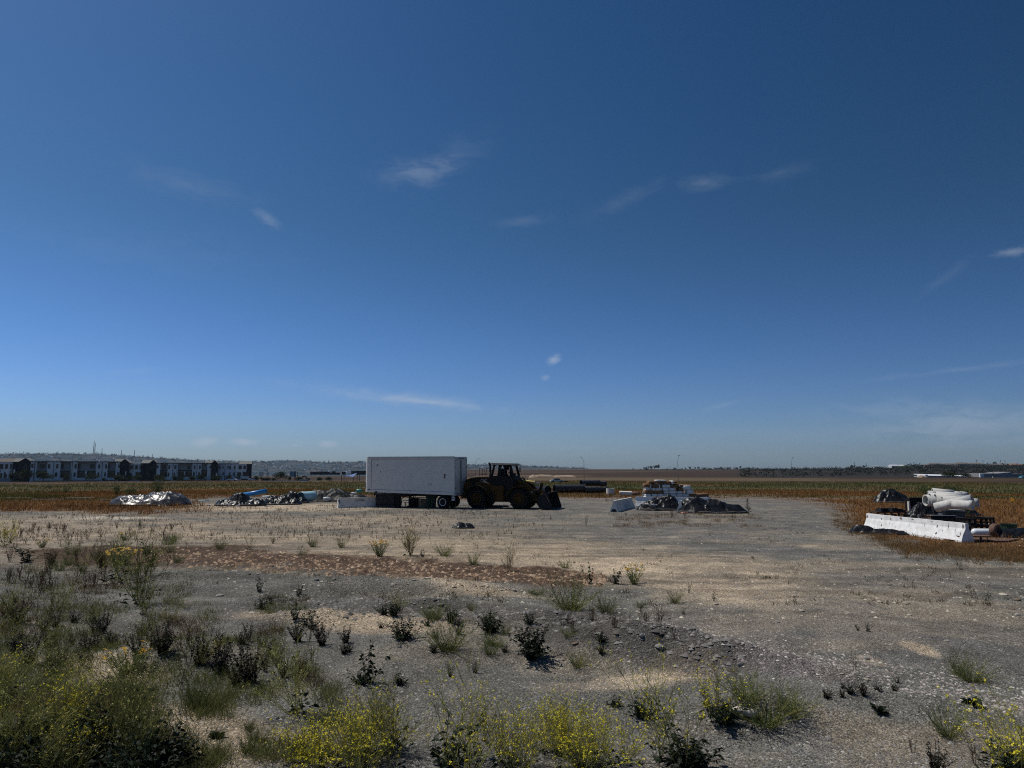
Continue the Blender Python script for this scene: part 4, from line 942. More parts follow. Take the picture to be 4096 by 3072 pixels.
def pebbles(name, N, region, R, col, seed, label, dens=None):
    g = np.random.RandomState(seed); px = g.uniform(region[0], region[2], N); py = region[1] + (region[3] - region[1]) * g.rand(N)
    if dens is not None:
        m = dens(px, py) > g.rand(N); px, py = px[m], py[m]
    N = len(px); x = (px - 2048) / FPX; yv = -(py - 1536) / FPX; dz = math.sin(PITCH) + yv * math.cos(PITCH); dy = math.cos(PITCH) - yv * math.sin(PITCH); t = -CAM_H / dz; X = x * t; Y = dy * t; Z = gz(X, Y)
    oc = np.array([(1, 0, 0), (0, 1, 0), (-1, 0, 0), (0, -1, 0), (0, 0, 1)], float); fc = np.array([(0, 1, 4), (1, 2, 4), (2, 3, 4), (3, 0, 4)])
    r = R[0] + (R[1] - R[0]) * g.rand(N) ** (2 if name == 'clods' else 3); V = oc[None] * (1 + .5 * g.uniform(-1, 1, (N, 5, 3)) * .7); a = g.uniform(0, 6.28, N); c, s = np.cos(a)[:, None], np.sin(a)[:, None]
    vx = V[..., 0] * c - V[..., 1] * s; vy = V[..., 0] * s + V[..., 1] * c; V = np.stack([vx, vy, V[..., 2] * .6 - .1], -1) * r[:, None, None] + np.stack([X, Y, Z], 1)[:, None]
    F = (fc[None] + 5 * np.arange(N)[:, None, None]).reshape(-1, 3); cc = np.array(col)[g.randint(len(col), size=N)] * g.uniform(.7, 1.3, (N, 1))
    tag(obj(name, npmesh(name, V.reshape(-1, 3), F, 'pebble', False, {'col': np.repeat(cc, 5, 0)})), label, 'gravel', None, 'stuff')
greys = [(.13, .13, .13), (.20, .195, .19), (.09, .09, .09), (.30, .29, .27), (.16, .14, .12)]
pebbles('gravel', 26000, (-100, 2330, 4200, 3120), (.008, .028), greys, 1, 'loose grey gravel over the foreground')
pebbles('pale_pebbles', 7000, (2500, 2480, 4200, 2860), (.010, .04), [(.34, .30, .28), (.42, .40, .36), (.25, .21, .20)], 2, 'pale pebbles spread over the slope at right', lambda x, y: np.clip(1.6 * np.exp(-((y - (2560 + (x - 2800) * .19)) / 60) ** 2), 0, 1))
pebbles('clods', 34000, (300, 2185, 2420, 2360), (.02, .12), [(.16, .105, .068), (.26, .18, .12), (.20, .13, .085), (.32, .24, .17)], 3, 'reddish brown clods heaped in a band across the yard',
        lambda x, y: np.clip(1.5 - np.abs(y - np.interp(x, [300, 700, 1500, 2150, 2420], [2225, 2228, 2272, 2312, 2320])) / np.interp(x, [300, 700, 1500, 2300], [22, 30, 36, 22]), 0, 1) * (x > 560))
pebbles('dark_rubble', 11000, (1100, 2380, 3000, 2700), (.015, .085), [(.085, .08, .075), (.12, .11, .10), (.18, .17, .16)], 4, 'dark rubble on the berm and mound',
        lambda x, y: np.clip(1.4 * np.exp(-((y - np.interp(x, [1100, 1700, 2300, 3000], [2430, 2430, 2500, 2660])) / 42) ** 2), 0, 1) * .8)
pebbles('road_stones', 3000, (900, 2080, 4200, 2480), (.015, .06), [(.42, .38, .30), (.34, .31, .26), (.22, .2, .18)], 5, 'scattered pale stones on the dirt road')
# ---------------------------------------------------------------- box trailer
def arc(cx, cz, r, a0, a1, n): return [(cx + r * math.cos(a0 + (a1 - a0) * i / n), cz + r * math.sin(a0 + (a1 - a0) * i / n)) for i in range(n + 1)]
TR = math.radians(-18)
def build_trailer():
    L, Wd, H = 7.75, 2.44, 3.96; x, y = -4.42, 54.8; z = gzf(x, y)
    t = thing('box_trailer', 'white box trailer with closed rear doors, parked left of the wheel loader', 'trailer', (x, y, z), TR)
    def bot(xx): return 1.04 + (-xx / L) * .17
    # body shell: plan outline with rounded nose corners
    plan = [(0, 0)] + [(-L + .32 + .32 * math.cos(a), .32 - .32 * math.sin(a)) for a in [math.pi / 2, 1.9, 2.3, 2.75, math.pi]] + [(-L + .32 + .32 * math.cos(a), Wd - .32 - .32 * math.sin(a)) for a in [math.pi, -2.75, -2.3, -1.9, -math.pi / 2]] + [(0, Wd)]
    n = len(plan); vs = [(px, py, bot(px)) for px, py in plan] + [(px, py, H) for px, py in plan]
    b = MB(); b.add(vs, [tuple(reversed(range(n))), tuple(range(n, 2 * n))] + [(i, (i + 1) % n, (i + 1) % n + n, i + n) for i in range(n)]); b.build('body', 'trailer_white', t)
    r = MB()
    r.bar((-L + .3, -.012, H - .03), (0, -.012, H - .03), .03, .13); r.bar((-L + .3, Wd + .012, H - .03), (0, Wd + .012, H - .03), .03, .13)
    r.build('roof_rail', 'trailer_trim', t)
    r = MB(); r.bar((-L + .3, -.010, bot(-L) + .10), (0, -.010, bot(0) + .10), .026, .20); r.build('base_rail', 'trailer_white', t)
    r = MB(); r.bar((-L + .62, -.006, bot(-L + .6) + .2), (-L + .62, -.006, H - .14), .015, .02); r.bar((-L + .62, -.006, H - .17), (-.1, -.006, H - .17), .012, .014)
    r.bar((-L + .64, -.004, bot(-L + .6) + .23), (-.1, -.004, bot(0) + .23), .010, .014)
    r.build('seam', 'steel_grey', t)
    for k, (xx, zz, w_, h_) in enumerate([(-5.9, 2.9, .9, .02), (-3.1, 1.55, .5, .03), (-2.2, 1.75, .35, .22), (-4.4, 1.9, .12, .05), (-1.5, 1.5, .6, .02), (-5.2, 1.7, .18, .05), (-6.2, 2.5, .06, .09)]): MB().box(xx, xx + w_, -.0035, -.001, zz, zz + h_).build('grime', 'trailer_grime', t)
    r = MB(); r.add([(-L + .02, .30, bot(-L) + .25), (-L + .10, .12, bot(-L) + .25), (-L + .10, .12, bot(-L) + .75), (-L + .0, .34, bot(-L) + .8), (-L - .03, .30, bot(-L) + .25), (-L + .06, .09, bot(-L) + .25), (-L + .06, .09, bot(-L) + .75), (-L - .04, .34, bot(-L) + .8)],
                    [(0, 1, 2, 3), (7, 6, 5, 4), (0, 4, 5, 1), (2, 6, 7, 3), (1, 5, 6, 2), (0, 3, 7, 4)]); r.build('corner_patch', 'steel_grey', t)
    # scuffs and the rust mark
    for nm, pts, m in [('scrape', [(-6.72, 3.33), (-6.60, 3.36), (-6.49, 3.30), (-6.52, 3.28), (-6.66, 3.31)], 'stain'), ('rust_mark', [(-.86, 2.62), (-.72, 2.64), (-.70, 2.58), (-.76, 2.50), (-.77, 2.30), (-.80, 2.26), (-.84, 2.38), (-.83, 2.52)], 'rust'),
                       ('dent', [(-6.35, 2.80), (-6.31, 2.84), (-6.29, 2.76), (-6.33, 2.74)], 'stain'), ('scrape', [(-7.42, 1.42), (-7.2, 1.42), (-7.2, 1.36), (-7.42, 1.37)], 'black'), ('scrape', [(-6.75, 1.27), (-6.6, 1.28), (-6.55, 1.20), (-6.72, 1.19)], 'black')]:
        MB().prism([(a_, b_) for a_, b_ in pts], -.030, -.002).build(nm, m, t)
    # rear frame and doors (plane x = 0, facing right)
    f = MB()
    for yy in (0, Wd - .10): f.box(-.02, .07, yy, yy + .10, .98, H)
    f.box(-.02, .07, .1, Wd - .1, H - .20, H - .002); f.box(-.02, .07, .1, Wd - .1, 1.0, 1.16); f.build('rear_frame', 'trailer_trim', t)
    mid = Wd / 2
    for y0, y1 in ((.12, mid - .02), (mid + .02, Wd - .12)):
        d = MB().box(.0, .05, y0, y1, 1.18, H - .23).build('door', 'trailer_white', t, bevel=.008)
        h = MB()
        for zz in (1.5, 2.3, 3.1, 3.6): h.box(.045, .09, y0 - .02 if y0 < .5 else y1 - .03, y0 + .03 if y0 < .5 else y1 + .02, zz, zz + .12)
        h.build('hinge', 'dark_metal', d)
        h = MB(); yb = y1 - .12 if y0 < .5 else y0 + .12; h.tube([(.07, yb, 1.2), (.07, yb, H - .25)], .018, 6); h.box(.06, .10, yb - .05, yb + .25 * (1 if y0 > .5 else -1), 1.95, 2.0); h.build('lock_bar', 'steel_grey', d)
    v = MB()
    for k in range(4): v.box(.071, .085, .75 + k * .28, .95 + k * .28, H - .13, H - .08)
    v.build('marker_lamp', 'dark_metal', t)
    c = MB().tube([(-.045, -.04, 1.16), (-.045, -.04, .62)], .05, 6); c.box(-.16, .06, -.08, .10, .62, .92); c.build('bumper_bracket', 'trailer_trim', t)
    MB().tube([(-.05, -.09, .80), (-.05, -.075, .80)], .055, 12).build('tail_lamp', 'black', t)
    # chassis
    c = MB()
    for yy in (.55, 1.75): c.box(-L + .6, -.1, yy, yy + .12, .92, 1.22)
    for k in range(9): c.box(-L + .9 + k * .8, -L + .98 + k * .8, .1, Wd - .1, 1.02, 1.16)
    c.add([(-5.35, .03, 1.14), (-3.65, .03, 1.11), (-4.1, .03, .86), (-4.95, .03, .86), (-5.35, Wd - .03, 1.14), (-3.65, Wd - .03, 1.11), (-4.1, Wd - .03, .86), (-4.95, Wd - .03, .86)], [(0, 1, 2, 3), (7, 6, 5, 4), (0, 4, 5, 1), (1, 5, 6, 2), (2, 6, 7, 3), (3, 7, 4, 0)])
    c.build('chassis', 'black', t)
    for yy in (.25, Wd - .35):
        g = MB(); g.box(-4.86, -4.72, yy, yy + .14, .08, .95); g.box(-4.95, -4.63, yy - .06, yy + .20, 0, .07); g.build('landing_leg', 'black', t)
    g = MB()
    for a_, b_ in [((-4.79, .3, .55), (-4.2, .3, .95)), ((-4.79, .3, .55), (-5.3, .3, 1.0)), ((-4.79, .3, .5), (-4.79, 2.15, .5)), ((-4.0, .3, .95), (-3.4, .9, .55)), ((-4.79, .32, .40), (-5.02, .32, .30)), ((-3.9, .4, .45), (-3.45, .4, 1.05))]: g.bar(a_, b_, .05)
    g.build('leg_brace', 'black', t)
    # axle, wheels, mudguards
    MB().tube([(-.95, .15, .50), (-.95, Wd - .15, .50)], .07, 10).build('axle', 'black', t)
    for yy, sgn in ((.02, 1), (Wd - .02, -1)):
        for off in (0, .30):
            w = MB().lathe([(.0, .27), (.0, .40), (.03, .47), (.07, .495), (.21, .495), (.25, .47), (.27, .40), (.27, .27), (.14, .24), (.0, .27)], (-.95, yy + sgn * off, .50), (0, sgn, 0), 32).build('wheel', 'rubber', t, smooth=True)
            if off == 0:
                MB().lathe([(-.012, .285), (-.012, .245), (.02, .235), (.05, .235), (.05, .285), (-.012, .285)], (-.95, yy, .50), (0, sgn, 0), 32).build('rim', 'rim_white', w, smooth=True)
                h = MB().lathe([(.04, .235), (.09, .2), (.06, .10), (-.02, .09), (-.02, .0)], (-.95, yy, .50), (0, sgn, 0), 20)
                for k in range(8): a_ = k * .785; h.tube([(-.95 + .15 * math.cos(a_), yy + sgn * .02, .5 + .15 * math.sin(a_)), (-.95 + .15 * math.cos(a_), yy + sgn * .08, .5 + .15 * math.sin(a_))], .02, 6)
                h.build('hub', 'dark_metal', w)
    MB().prism([(-1.65, .85), (-1.45, 1.08), (-.55, 1.08), (-.20, .85), (-.2, .9), (-.5, 1.13), (-1.5, 1.13), (-1.7, .9)], .02, .55).build('mudguard', 'black', t)
build_trailer()
def tl(lx, ly, lz=0):     # trailer-local to world
    c, s = math.cos(TR), math.sin(TR); x, y = -4.42 + lx * c - ly * s, 54.8 + lx * s + ly * c; return (x, y, gzf(x, y) + lz)

# ---------------------------------------------------------------- wheel loader
def build_loader():
    a = math.radians(-17); wx, wy = .50, 54.35; z = gzf(wx, wy)
    t = thing('wheel_loader', 'weathered yellow wheel loader with black shaded side and lowered bucket, behind the white trailer', 'wheel loader', (wx, wy, z), a)
    Y0, Y1 = 0.0, 2.75; N0, N1 = .45, 2.30; XR = -3.42; R = .77
    # engine hood and counterweight
    hood = [(-4.58, 1.05), (-4.62, 1.5), (-4.52, 2.12), (-4.38, 2.22), (-4.0, 2.34), (-3.4, 2.42), (-2.45, 2.40), (-2.45, 1.15), (-2.9, .95), (-3.9, .95)]
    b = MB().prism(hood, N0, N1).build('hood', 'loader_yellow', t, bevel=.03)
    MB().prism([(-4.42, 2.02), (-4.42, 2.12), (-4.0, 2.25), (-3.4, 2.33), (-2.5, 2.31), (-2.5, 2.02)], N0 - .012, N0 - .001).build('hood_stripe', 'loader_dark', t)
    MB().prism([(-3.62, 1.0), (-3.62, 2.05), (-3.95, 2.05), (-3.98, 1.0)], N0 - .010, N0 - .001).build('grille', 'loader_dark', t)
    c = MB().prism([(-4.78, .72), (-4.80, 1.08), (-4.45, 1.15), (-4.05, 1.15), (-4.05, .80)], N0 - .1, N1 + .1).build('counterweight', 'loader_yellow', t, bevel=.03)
    MB().prism([(-4.55, .45), (-4.7, .80), (-4.15, .85), (-4.2, .5)], 1.2, 1.6).build('tow_hitch', 'dark_metal', t)
    h = MB(); h.bar((-4.15, .40, .90), (-4.15, .40, .62), .03); h.bar((-3.9, .40, .90), (-3.9, .40, .62), .03); h.bar((-4.15, .4, .63), (-3.9, .4, .63), .03); h.build('step', 'dark_metal', t)
    for txt, sz, px_, pz_, mm in (('CAT', .27, -3.22, 2.06, 'letter_white'), ('950G', .11, -4.32, 1.62, 'letter_red'), ('950G', .075, -2.28, 1.73, 'letter_white')):
        o = obj('lettering', text_mesh(txt, sz, .002, mm), t, (px_, N0 - .018 if txt == 'CAT' or sz > .1 else .29, pz_)); o.rotation_euler = (math.pi / 2, 0, 0)
    MB().prism([(-3.05, 2.03), (-2.8, 2.08), (-2.62, 1.98), (-2.35, 1.90), (-2.2, 1.82), (-2.45, 1.80), (-2.75, 1.88)], .36, .43).build('hood_step', 'roof_dust', t)
    # rear fender arcs and side panel
    pts = arc(XR, R, 1.02, math.radians(165), math.radians(38), 12); inn = arc(XR, R, .95, math.radians(38), math.radians(165), 12)
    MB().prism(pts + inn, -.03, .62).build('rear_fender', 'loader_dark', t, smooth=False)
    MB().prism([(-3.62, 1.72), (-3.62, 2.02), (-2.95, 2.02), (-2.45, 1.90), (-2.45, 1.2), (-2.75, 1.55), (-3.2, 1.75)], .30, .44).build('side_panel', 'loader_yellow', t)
    MB().prism([(-2.52, 1.93), (-2.30, 1.93), (-2.24, 1.80), (-2.0, 1.42), (-1.98, 1.1), (-2.06, 1.05), (-2.2, 1.3)], .10, .46).build('fender_brace', 'loader_yellow', t)
    # exhaust and hand rail
    e = MB().lathe([(0, .11), (.35, .11), (.35, .085), (.42, .08), (.98, .08), (1.0, .075)], (-2.68, 1.2, 2.38), (0, 0, 1), 14)
    e.build('exhaust_stack', 'loader_dark', t, smooth=True)
    MB().tube([(-2.68, 1.2, 3.30), (-2.72, 1.2, 3.42), (-2.80, 1.2, 3.52)], [.085, .085, .06], 12).build('rain_elbow', 'loader_dark', t)
    r = MB()
    for p in ([(-3.30, .5, 2.38), (-3.33, .5, 3.08)], [(-3.05, .5, 2.4), (-3.08, .5, 3.04)], [(-3.42, .5, 3.09), (-3.2, .5, 3.07), (-2.92, .5, 2.98), (-2.80, .5, 2.45)], [(-3.31, .5, 2.62), (-2.84, .5, 2.60)]): r.tube(p, .018, 6)
    for p in ([(-3.30, 2.2, 2.38), (-3.33, 2.2, 3.08)], [(-3.42, 2.2, 3.09), (-2.92, 2.2, 2.98), (-2.80, 2.2, 2.45)]): r.tube(p, .018, 6)
    r.build('handrail', 'dark_metal', t)
    # cab: sill block, roof and posts
    C0, C1 = .55, 2.15
    MB().prism([(-2.42, 1.30), (-2.46, 2.42), (-2.38, 2.50), (-.62, 2.50), (-.48, 2.30), (-.44, 1.2), (-.6, 1.0), (-1.2, 1.05)], C0 - .25, C1 + .25).build('cab_base', 'loader_dark', t, bevel=.03)
    def post(x0, z0, x1, z1, w, yy): return MB().add([(x0 - w / 2, yy, z0), (x0 + w / 2, yy, z0), (x1 + w / 2, yy, z1), (x1 - w / 2, yy, z1), (x0 - w / 2, yy + .1, z0), (x0 + w / 2, yy + .1, z0), (x1 + w / 2, yy + .1, z1), (x1 - w / 2, yy + .1, z1)],
                                                     [(3, 2, 1, 0), (4, 5, 6, 7), (0, 1, 5, 4), (1, 2, 6, 5), (2, 3, 7, 6), (3, 0, 4, 7)])
    for yy in (C0 - .05, C1 - .05):
        for (x0, x1, w) in ((-2.33, -2.10, .16), (-1.72, -1.66, .22), (-1.30, -1.30, .12), (-.60, -.84, .18)): post(x0, 2.48, x1, 3.36, w, yy).build('cab_post', 'loader_dark', t)
        g = MB()
        for xc, s in ((-2.06, 1), (-1.52, -1), (-1.40, 1), (-.98, -1)): g.prism([(xc, 3.36), (xc + s * .16, 3.36), (xc + s * .05, 3.30), (xc, 3.18)], yy, yy + .08)
        g.build('post_gusset', 'loader_dark', t)
    MB().prism([(-2.30, 3.34), (-2.32, 3.44), (-2.42, 3.50), (-.62, 3.46), (-.56, 3.36), (-.66, 3.30), (-.78, 3.34)], C0 - .18, C1 + .18).build('cab_roof', 'roof_dust', t, bevel=.02)
    MB().prism([(-2.28, 3.30), (-2.28, 3.36), (-.76, 3.34), (-.76, 3.28)], C0 - .05, C1 + .05).build('roof_frame', 'loader_dark', t)
    s = MB(); s.box(-1.78, -1.30, 1.1, 1.6, 2.4, 2.62); s.box(-1.80, -1.66, 1.1, 1.6, 2.55, 3.05); s.build('operator_seat', 'black', t, bevel=.04)
    s = MB(); s.bar((-.85, 1.35, 2.45), (-1.02, 1.35, 2.78), .06); s.lathe([(0, .19), (.02, .205), (.04, .19), (.02, .175), (0, .19)], (-1.05, 1.35, 2.80), (-.5, 0, .85), 18); s.build('steering_wheel', 'black', t)
    s = MB(); s.box(-.92, -.72, .9, 1.7, 2.45, 2.70); s.tube([(-1.2, .75, 2.45), (-1.18, .75, 2.75)], .02, 6); s.tube([(-1.1, .8, 3.30), (-1.12, .8, 3.02), (-1.22, .8, 2.95)], [.14, .13, .05], 8); s.build('console', 'black', t)
    for yy in (C0 - .35, C1 + .28):
        mi = MB(); mi.tube([(-.62, yy + .1, 3.38), (-.52, yy, 3.32), (-.50, yy, 3.0)], .014, 6); mi.box(-.62, -.58, yy - .09, yy + .09, 2.78, 3.15); mi.build('mirror', 'black', t)
    # ladder, tanks
    b2 = MB().box(-2.30, -1.22, .05, .62, 1.38, 1.72).build('battery_box', 'loader_yellow', t, bevel=.02)
    MB().box(-1.95, -1.25, .08, .60, .62, 1.37).build('fuel_tank', 'loader_yellow', t, bevel=.03)
    l = MB()
    for xx in (-2.22, -1.98): l.bar((xx, .02, .55), (xx, .02, 1.40), .04, .02)
    for zz in (.58, .85, 1.12): l.bar((-2.22, .02, zz), (-1.98, .02, zz), .05, .03)
    l.build('ladder', 'loader_dark', t)
    MB().prism([(-4.3, .75), (-4.3, 1.2), (-.3, 1.2), (-.2, .62), (-1.0, .5), (-2.8, .5)], .8, 1.95).build('rear_chassis', 'loader_dark', t)
    # front frame with tower
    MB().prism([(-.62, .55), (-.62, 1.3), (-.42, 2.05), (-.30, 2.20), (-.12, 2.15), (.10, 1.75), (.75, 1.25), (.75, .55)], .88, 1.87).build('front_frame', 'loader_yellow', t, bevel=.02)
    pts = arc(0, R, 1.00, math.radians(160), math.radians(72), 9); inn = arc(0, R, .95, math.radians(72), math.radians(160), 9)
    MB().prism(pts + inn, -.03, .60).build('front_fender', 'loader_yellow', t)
    pts2 = arc(0, R, 1.00, math.radians(160), math.radians(72), 9); MB().prism(pts2 + inn, Y1 - .6, Y1 + .03).build('front_fender', 'loader_yellow', t)
    MB().prism([(-1.08, .98), (-.93, 1.15), (-.86, 1.12), (-.98, .92)], .0, .4).build('fender_step', 'dark_metal', t)
    # wheels
    for xx in (XR, 0):
        for yy, sg in ((Y0, 1), (Y1, -1)):
            w = MB().lathe([(.03, .42), (.0, .55), (.02, .68), (.07, .745), (.14, .765), (.44, .765), (.51, .745), (.57, .68), (.58, .55), (.56, .42), (.3, .38), (.03, .42)], (xx, yy, R), (0, sg, 0), 36)
            wo = w.build('wheel', 'rubber', t, smooth=True)
            lg = MB()
            for k in range(22):
                for side, ph in ((0, 0), (1, .5)):
                    q = (k + ph) * 2 * math.pi / 22; ya = yy + sg * (.03 if side == 0 else .55); yb = yy + sg * (.30)
                    lg.bar((xx + .745 * math.cos(q), ya, R + .745 * math.sin(q)), (xx + .775 * math.cos(q + .14), yb, R + .775 * math.sin(q + .14)), .07, .06, (math.cos(q), 0, math.sin(q)))
            lg.build('tread', 'rubber', wo)
            MB().lathe([(.02, .44), (.0, .41), (.04, .385), (.16, .37), (.20, .22), (.10, .20), (.08, .12), (.10, 0)], (xx, yy + sg * .01, R), (0, sg, 0), 30).build('rim', 'loader_yellow', wo, smooth=True)
        MB().tube([(xx, .4, R), (xx, Y1 - .4, R)], .17, 12).build('axle', 'loader_dark', t)
    # lift arms
    arm = [(-.30, 2.14), (-.18, 2.22), (.05, 2.10), (.62, 1.80), (1.00, 1.40), (1.24, .95), (1.62, .32), (1.70, .16), (1.58, .06), (1.42, .12), (1.20, .42), (.98, .78), (.72, 1.16), (.30, 1.52), (-.22, 1.92)]
    for y0 in (.70, 1.95): MB().prism(arm, y0, y0 + .12).build('lift_arm', 'loader_yellow', t, bevel=.01)
    MB().tube([(.90, .80, 1.35), (.90, 1.97, 1.35)], .12, 12).build('cross_tube', 'loader_yellow', t)
    o = obj('lettering', text_mesh('/R', .26, .002, 'letter_white'), t, (.78, .694, 1.12)); o.rotation_euler = (math.pi / 2, -.5, 0)
    MB().tube([(.0, 1.38, 2.10), (.10, 1.38, 2.10), (.86, 1.38, 2.02)], .085, 12).build('tilt_cylinder', 'pale_yellow', t)
    MB().tube([(.86, 1.38, 2.02), (1.42, 1.38, 1.93)], .042, 10).build('cylinder_rod', 'chrome', t)
    MB().tube([(.80, 1.38, 2.027), (.90, 1.38, 2.015)], .105, 12).build('cylinder_gland', 'pale_yellow', t)
    MB().prism([(1.38, 2.0), (1.52, 1.98), (1.56, 1.86), (1.48, 1.55), (1.30, 1.0), (1.12, .95), (1.10, 1.15), (1.30, 1.60)], 1.28, 1.48).build('bell_crank', 'loader_yellow', t, bevel=.01)
    MB().bar((1.18, 1.38, 1.02), (1.72, 1.38, .72), .12, .12).build('tilt_link', 'loader_dark', t)
    ho = MB()
    for k, yy in enumerate((.95, 1.05, 1.7)): ho.tube([(-.2, yy, 2.05), (0, yy, 2.38 - .04 * k), (.18, yy, 2.30), (.30, yy, 2.05), (.7, yy + .1, 1.9), (1.1, yy + .15, 1.72)], .022, 6)
    ho.tube([(-.12, 1.1, 2.2), (.02, 1.1, 2.36), (.14, 1.1, 2.2)], .05, 8); ho.build('hose', 'black', t)
    # bucket
    prof = [(1.58, .95), (1.50, .55), (1.60, .20), (1.85, .07), (2.62, .03)]; W0, W1 = -.12, 2.87
    sh = MB(); th = .05
    outer = [(2.28, 1.30), (1.62, 1.06)] + prof[1:]
    inner = [(x + (.05 if i < 4 else 0), zz + (.05 if i > 2 else -.02 if i < 1 else 0)) for i, (x, zz) in enumerate(outer)]
    for i in range(len(outer) - 1):
        sh.add([(outer[i][0], W0, outer[i][1]), (outer[i + 1][0], W0, outer[i + 1][1]), (inner[i + 1][0], W0, inner[i + 1][1]), (inner[i][0], W0, inner[i][1]), (outer[i][0], W1, outer[i][1]), (outer[i + 1][0], W1, outer[i + 1][1]), (inner[i + 1][0], W1, inner[i + 1][1]), (inner[i][0], W1, inner[i][1])],
               [(0, 1, 2, 3), (7, 6, 5, 4), (0, 4, 5, 1), (3, 2, 6, 7), (0, 3, 7, 4), (1, 5, 6, 2)])
    sh.build('bucket_shell', 'dark_metal', t)
    for yy in (W0 - .04, W1): MB().prism([(2.28, 1.30), (1.62, 1.06), (1.50, .55), (1.60, .20), (1.85, .07), (2.62, .03), (2.66, .14)], yy, yy + .04).build('bucket_side', 'dark_metal', t)
    e = MB().prism([(2.50, .0), (2.50, .035), (2.86, .02), (2.86, .0)], W0 - .04, W1 + .04).build('cutting_edge', 'steel_grey', t)
    MB().bar((2.10, W0 - .055, 1.20), (2.45, W0 - .055, .60), .03, .06).build('bucket_rib', 'rust', t)
build_loader()

# ---------------------------------------------------------------- concrete barriers
KP = [(-.30, 0), (-.30, .08), (-.20, .30), (-.09, .58), (-.075, .81), (.075, .81), (.09, .58), (.20, .30), (.30, .08), (.30, 0)]
def barrier(a, b, label, m='concrete', chipped=False, group=None, text=None, slots=True, tops=1.0):
    """a, b ground points of the ends (centre line)"""
    ax, ay = a; bx, by = b; L = math.hypot(bx - ax, by - ay); rz = math.atan2(by - ay, bx - ax); z = min(gzf(ax, ay), gzf(bx, by)) - .01
    t = thing('concrete_barrier', label, 'concrete barrier', (ax, ay, z), rz, group)
    g = random.Random(int(L * 1000)); nseg = 24; vs = []; fs = []; n = len(KP)
    for i in range(nseg + 1):
        xx = L * i / nseg
        for (yy, zz) in KP:
            k = 0
            if chipped and i in (0, nseg): k = (g.random()) * .12 * (1 if i == 0 else -1)
            vs.append((xx + k, yy + g.uniform(-.004, .004), zz * tops + (g.uniform(-.012, 0) if zz > .7 and chipped else 0)))
    for i in range(nseg):
        for k in range(n): k2 = (k + 1) % n; fs.append((i * n + k, i * n + k2, (i + 1) * n + k2, (i + 1) * n + k))
    fs += [tuple(reversed(range(n))), tuple(nseg * n + k for k in range(n))]
    MB().add(vs, fs).build('body', m, t)
    def patch(nm, x0, z0, w, h, mm, side=-1, off=.004, seed=0, kind='blot'):
        q = random.Random(seed)
        def face(zz):
            for (y1, z1), (y2, z2) in zip(KP[1:5], KP[2:6]):
                if z1 <= zz <= z2: return y1 + (y2 - y1) * (zz - z1) / (z2 - z1)
            return -.075
        k = 9; ring = []
        for j in range(k):
            an = j * 2 * math.pi / k; rr = q.uniform(.6, 1.1); zz = min(.80, max(.09, z0 + h * .42 * math.sin(an) * rr)); ring.append((x0 + w * .36 * math.cos(an) * rr, zz))
        vv = [(xx, side * (-face(zz)) + side * off, zz) for xx, zz in ring]; v2 = [(xx, y_ - side * off * 1.6, zz) for xx, y_, zz in vv]
        MB().add(vv + v2, [tuple(range(k)), tuple(reversed(range(k, 2 * k)))] + [(j, (j + 1) % k, k + (j + 1) % k, k + j) for j in range(k)]).build(nm, mm, t)
    return t, patch, L
x0, y0 = g0(3472, 2116)[0:2]; x1, y1 = g0(3858, 2168)[0:2]
n_ = Vector((y1 - y0, -(x1 - x0), 0)).normalized() * -.30
def off(p, q, d):
    v = Vector((q[0] - p[0], q[1] - p[1])); nn = Vector((v.y, -v.x)).normalized() * d; return (p[0] + nn.x, p[1] + nn.y), (q[0] + nn.x, q[1] + nn.y)
A_, B_ = g0(3450, 2112), g0(3850, 2166)
A_, B_ = off(A_, B_, -.3) if True else (A_, B_)
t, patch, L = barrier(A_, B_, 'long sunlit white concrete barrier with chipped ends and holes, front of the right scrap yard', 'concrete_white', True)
sd = -1
for (x_, z_, w_, h_, mm) in [(1.15, .62, .13, .14, 'stain'), (1.25, .30, .14, .15, 'stain'), (4.60, .55, .13, .16, 'stain'), (4.65, .26, .22, .14, 'stain'), (4.95, .40, .06, .12, 'stain'), (1.75, .66, .09, .16, 'concrete_worn'), (1.76, .44, .08, .12, 'concrete_worn'),
                              (2.45, .74, .30, .13, 'concrete_worn'), (3.15, .75, .30, .10, 'concrete_worn'), (5.20, .60, .035, .42, 'stain'), (5.6, .46, .03, .30, 'concrete_worn'), (3.9, .55, .03, .35, 'concrete_worn'), (5.95, .66, .22, .26, 'concrete_worn'), (5.9, .35, .12, .22, 'concrete_worn'),
                              (.12, .66, .2, .2, 'concrete_worn'), (2.2, .33, .05, .16, 'concrete_worn'), (3.0, .45, .03, .22, 'stain'), (4.3, .74, .1, .08, 'stain')]: patch('worn_patch', x_ * L / 6.1, z_, w_, h_, mm, sd, .004, int(x_ * 100))
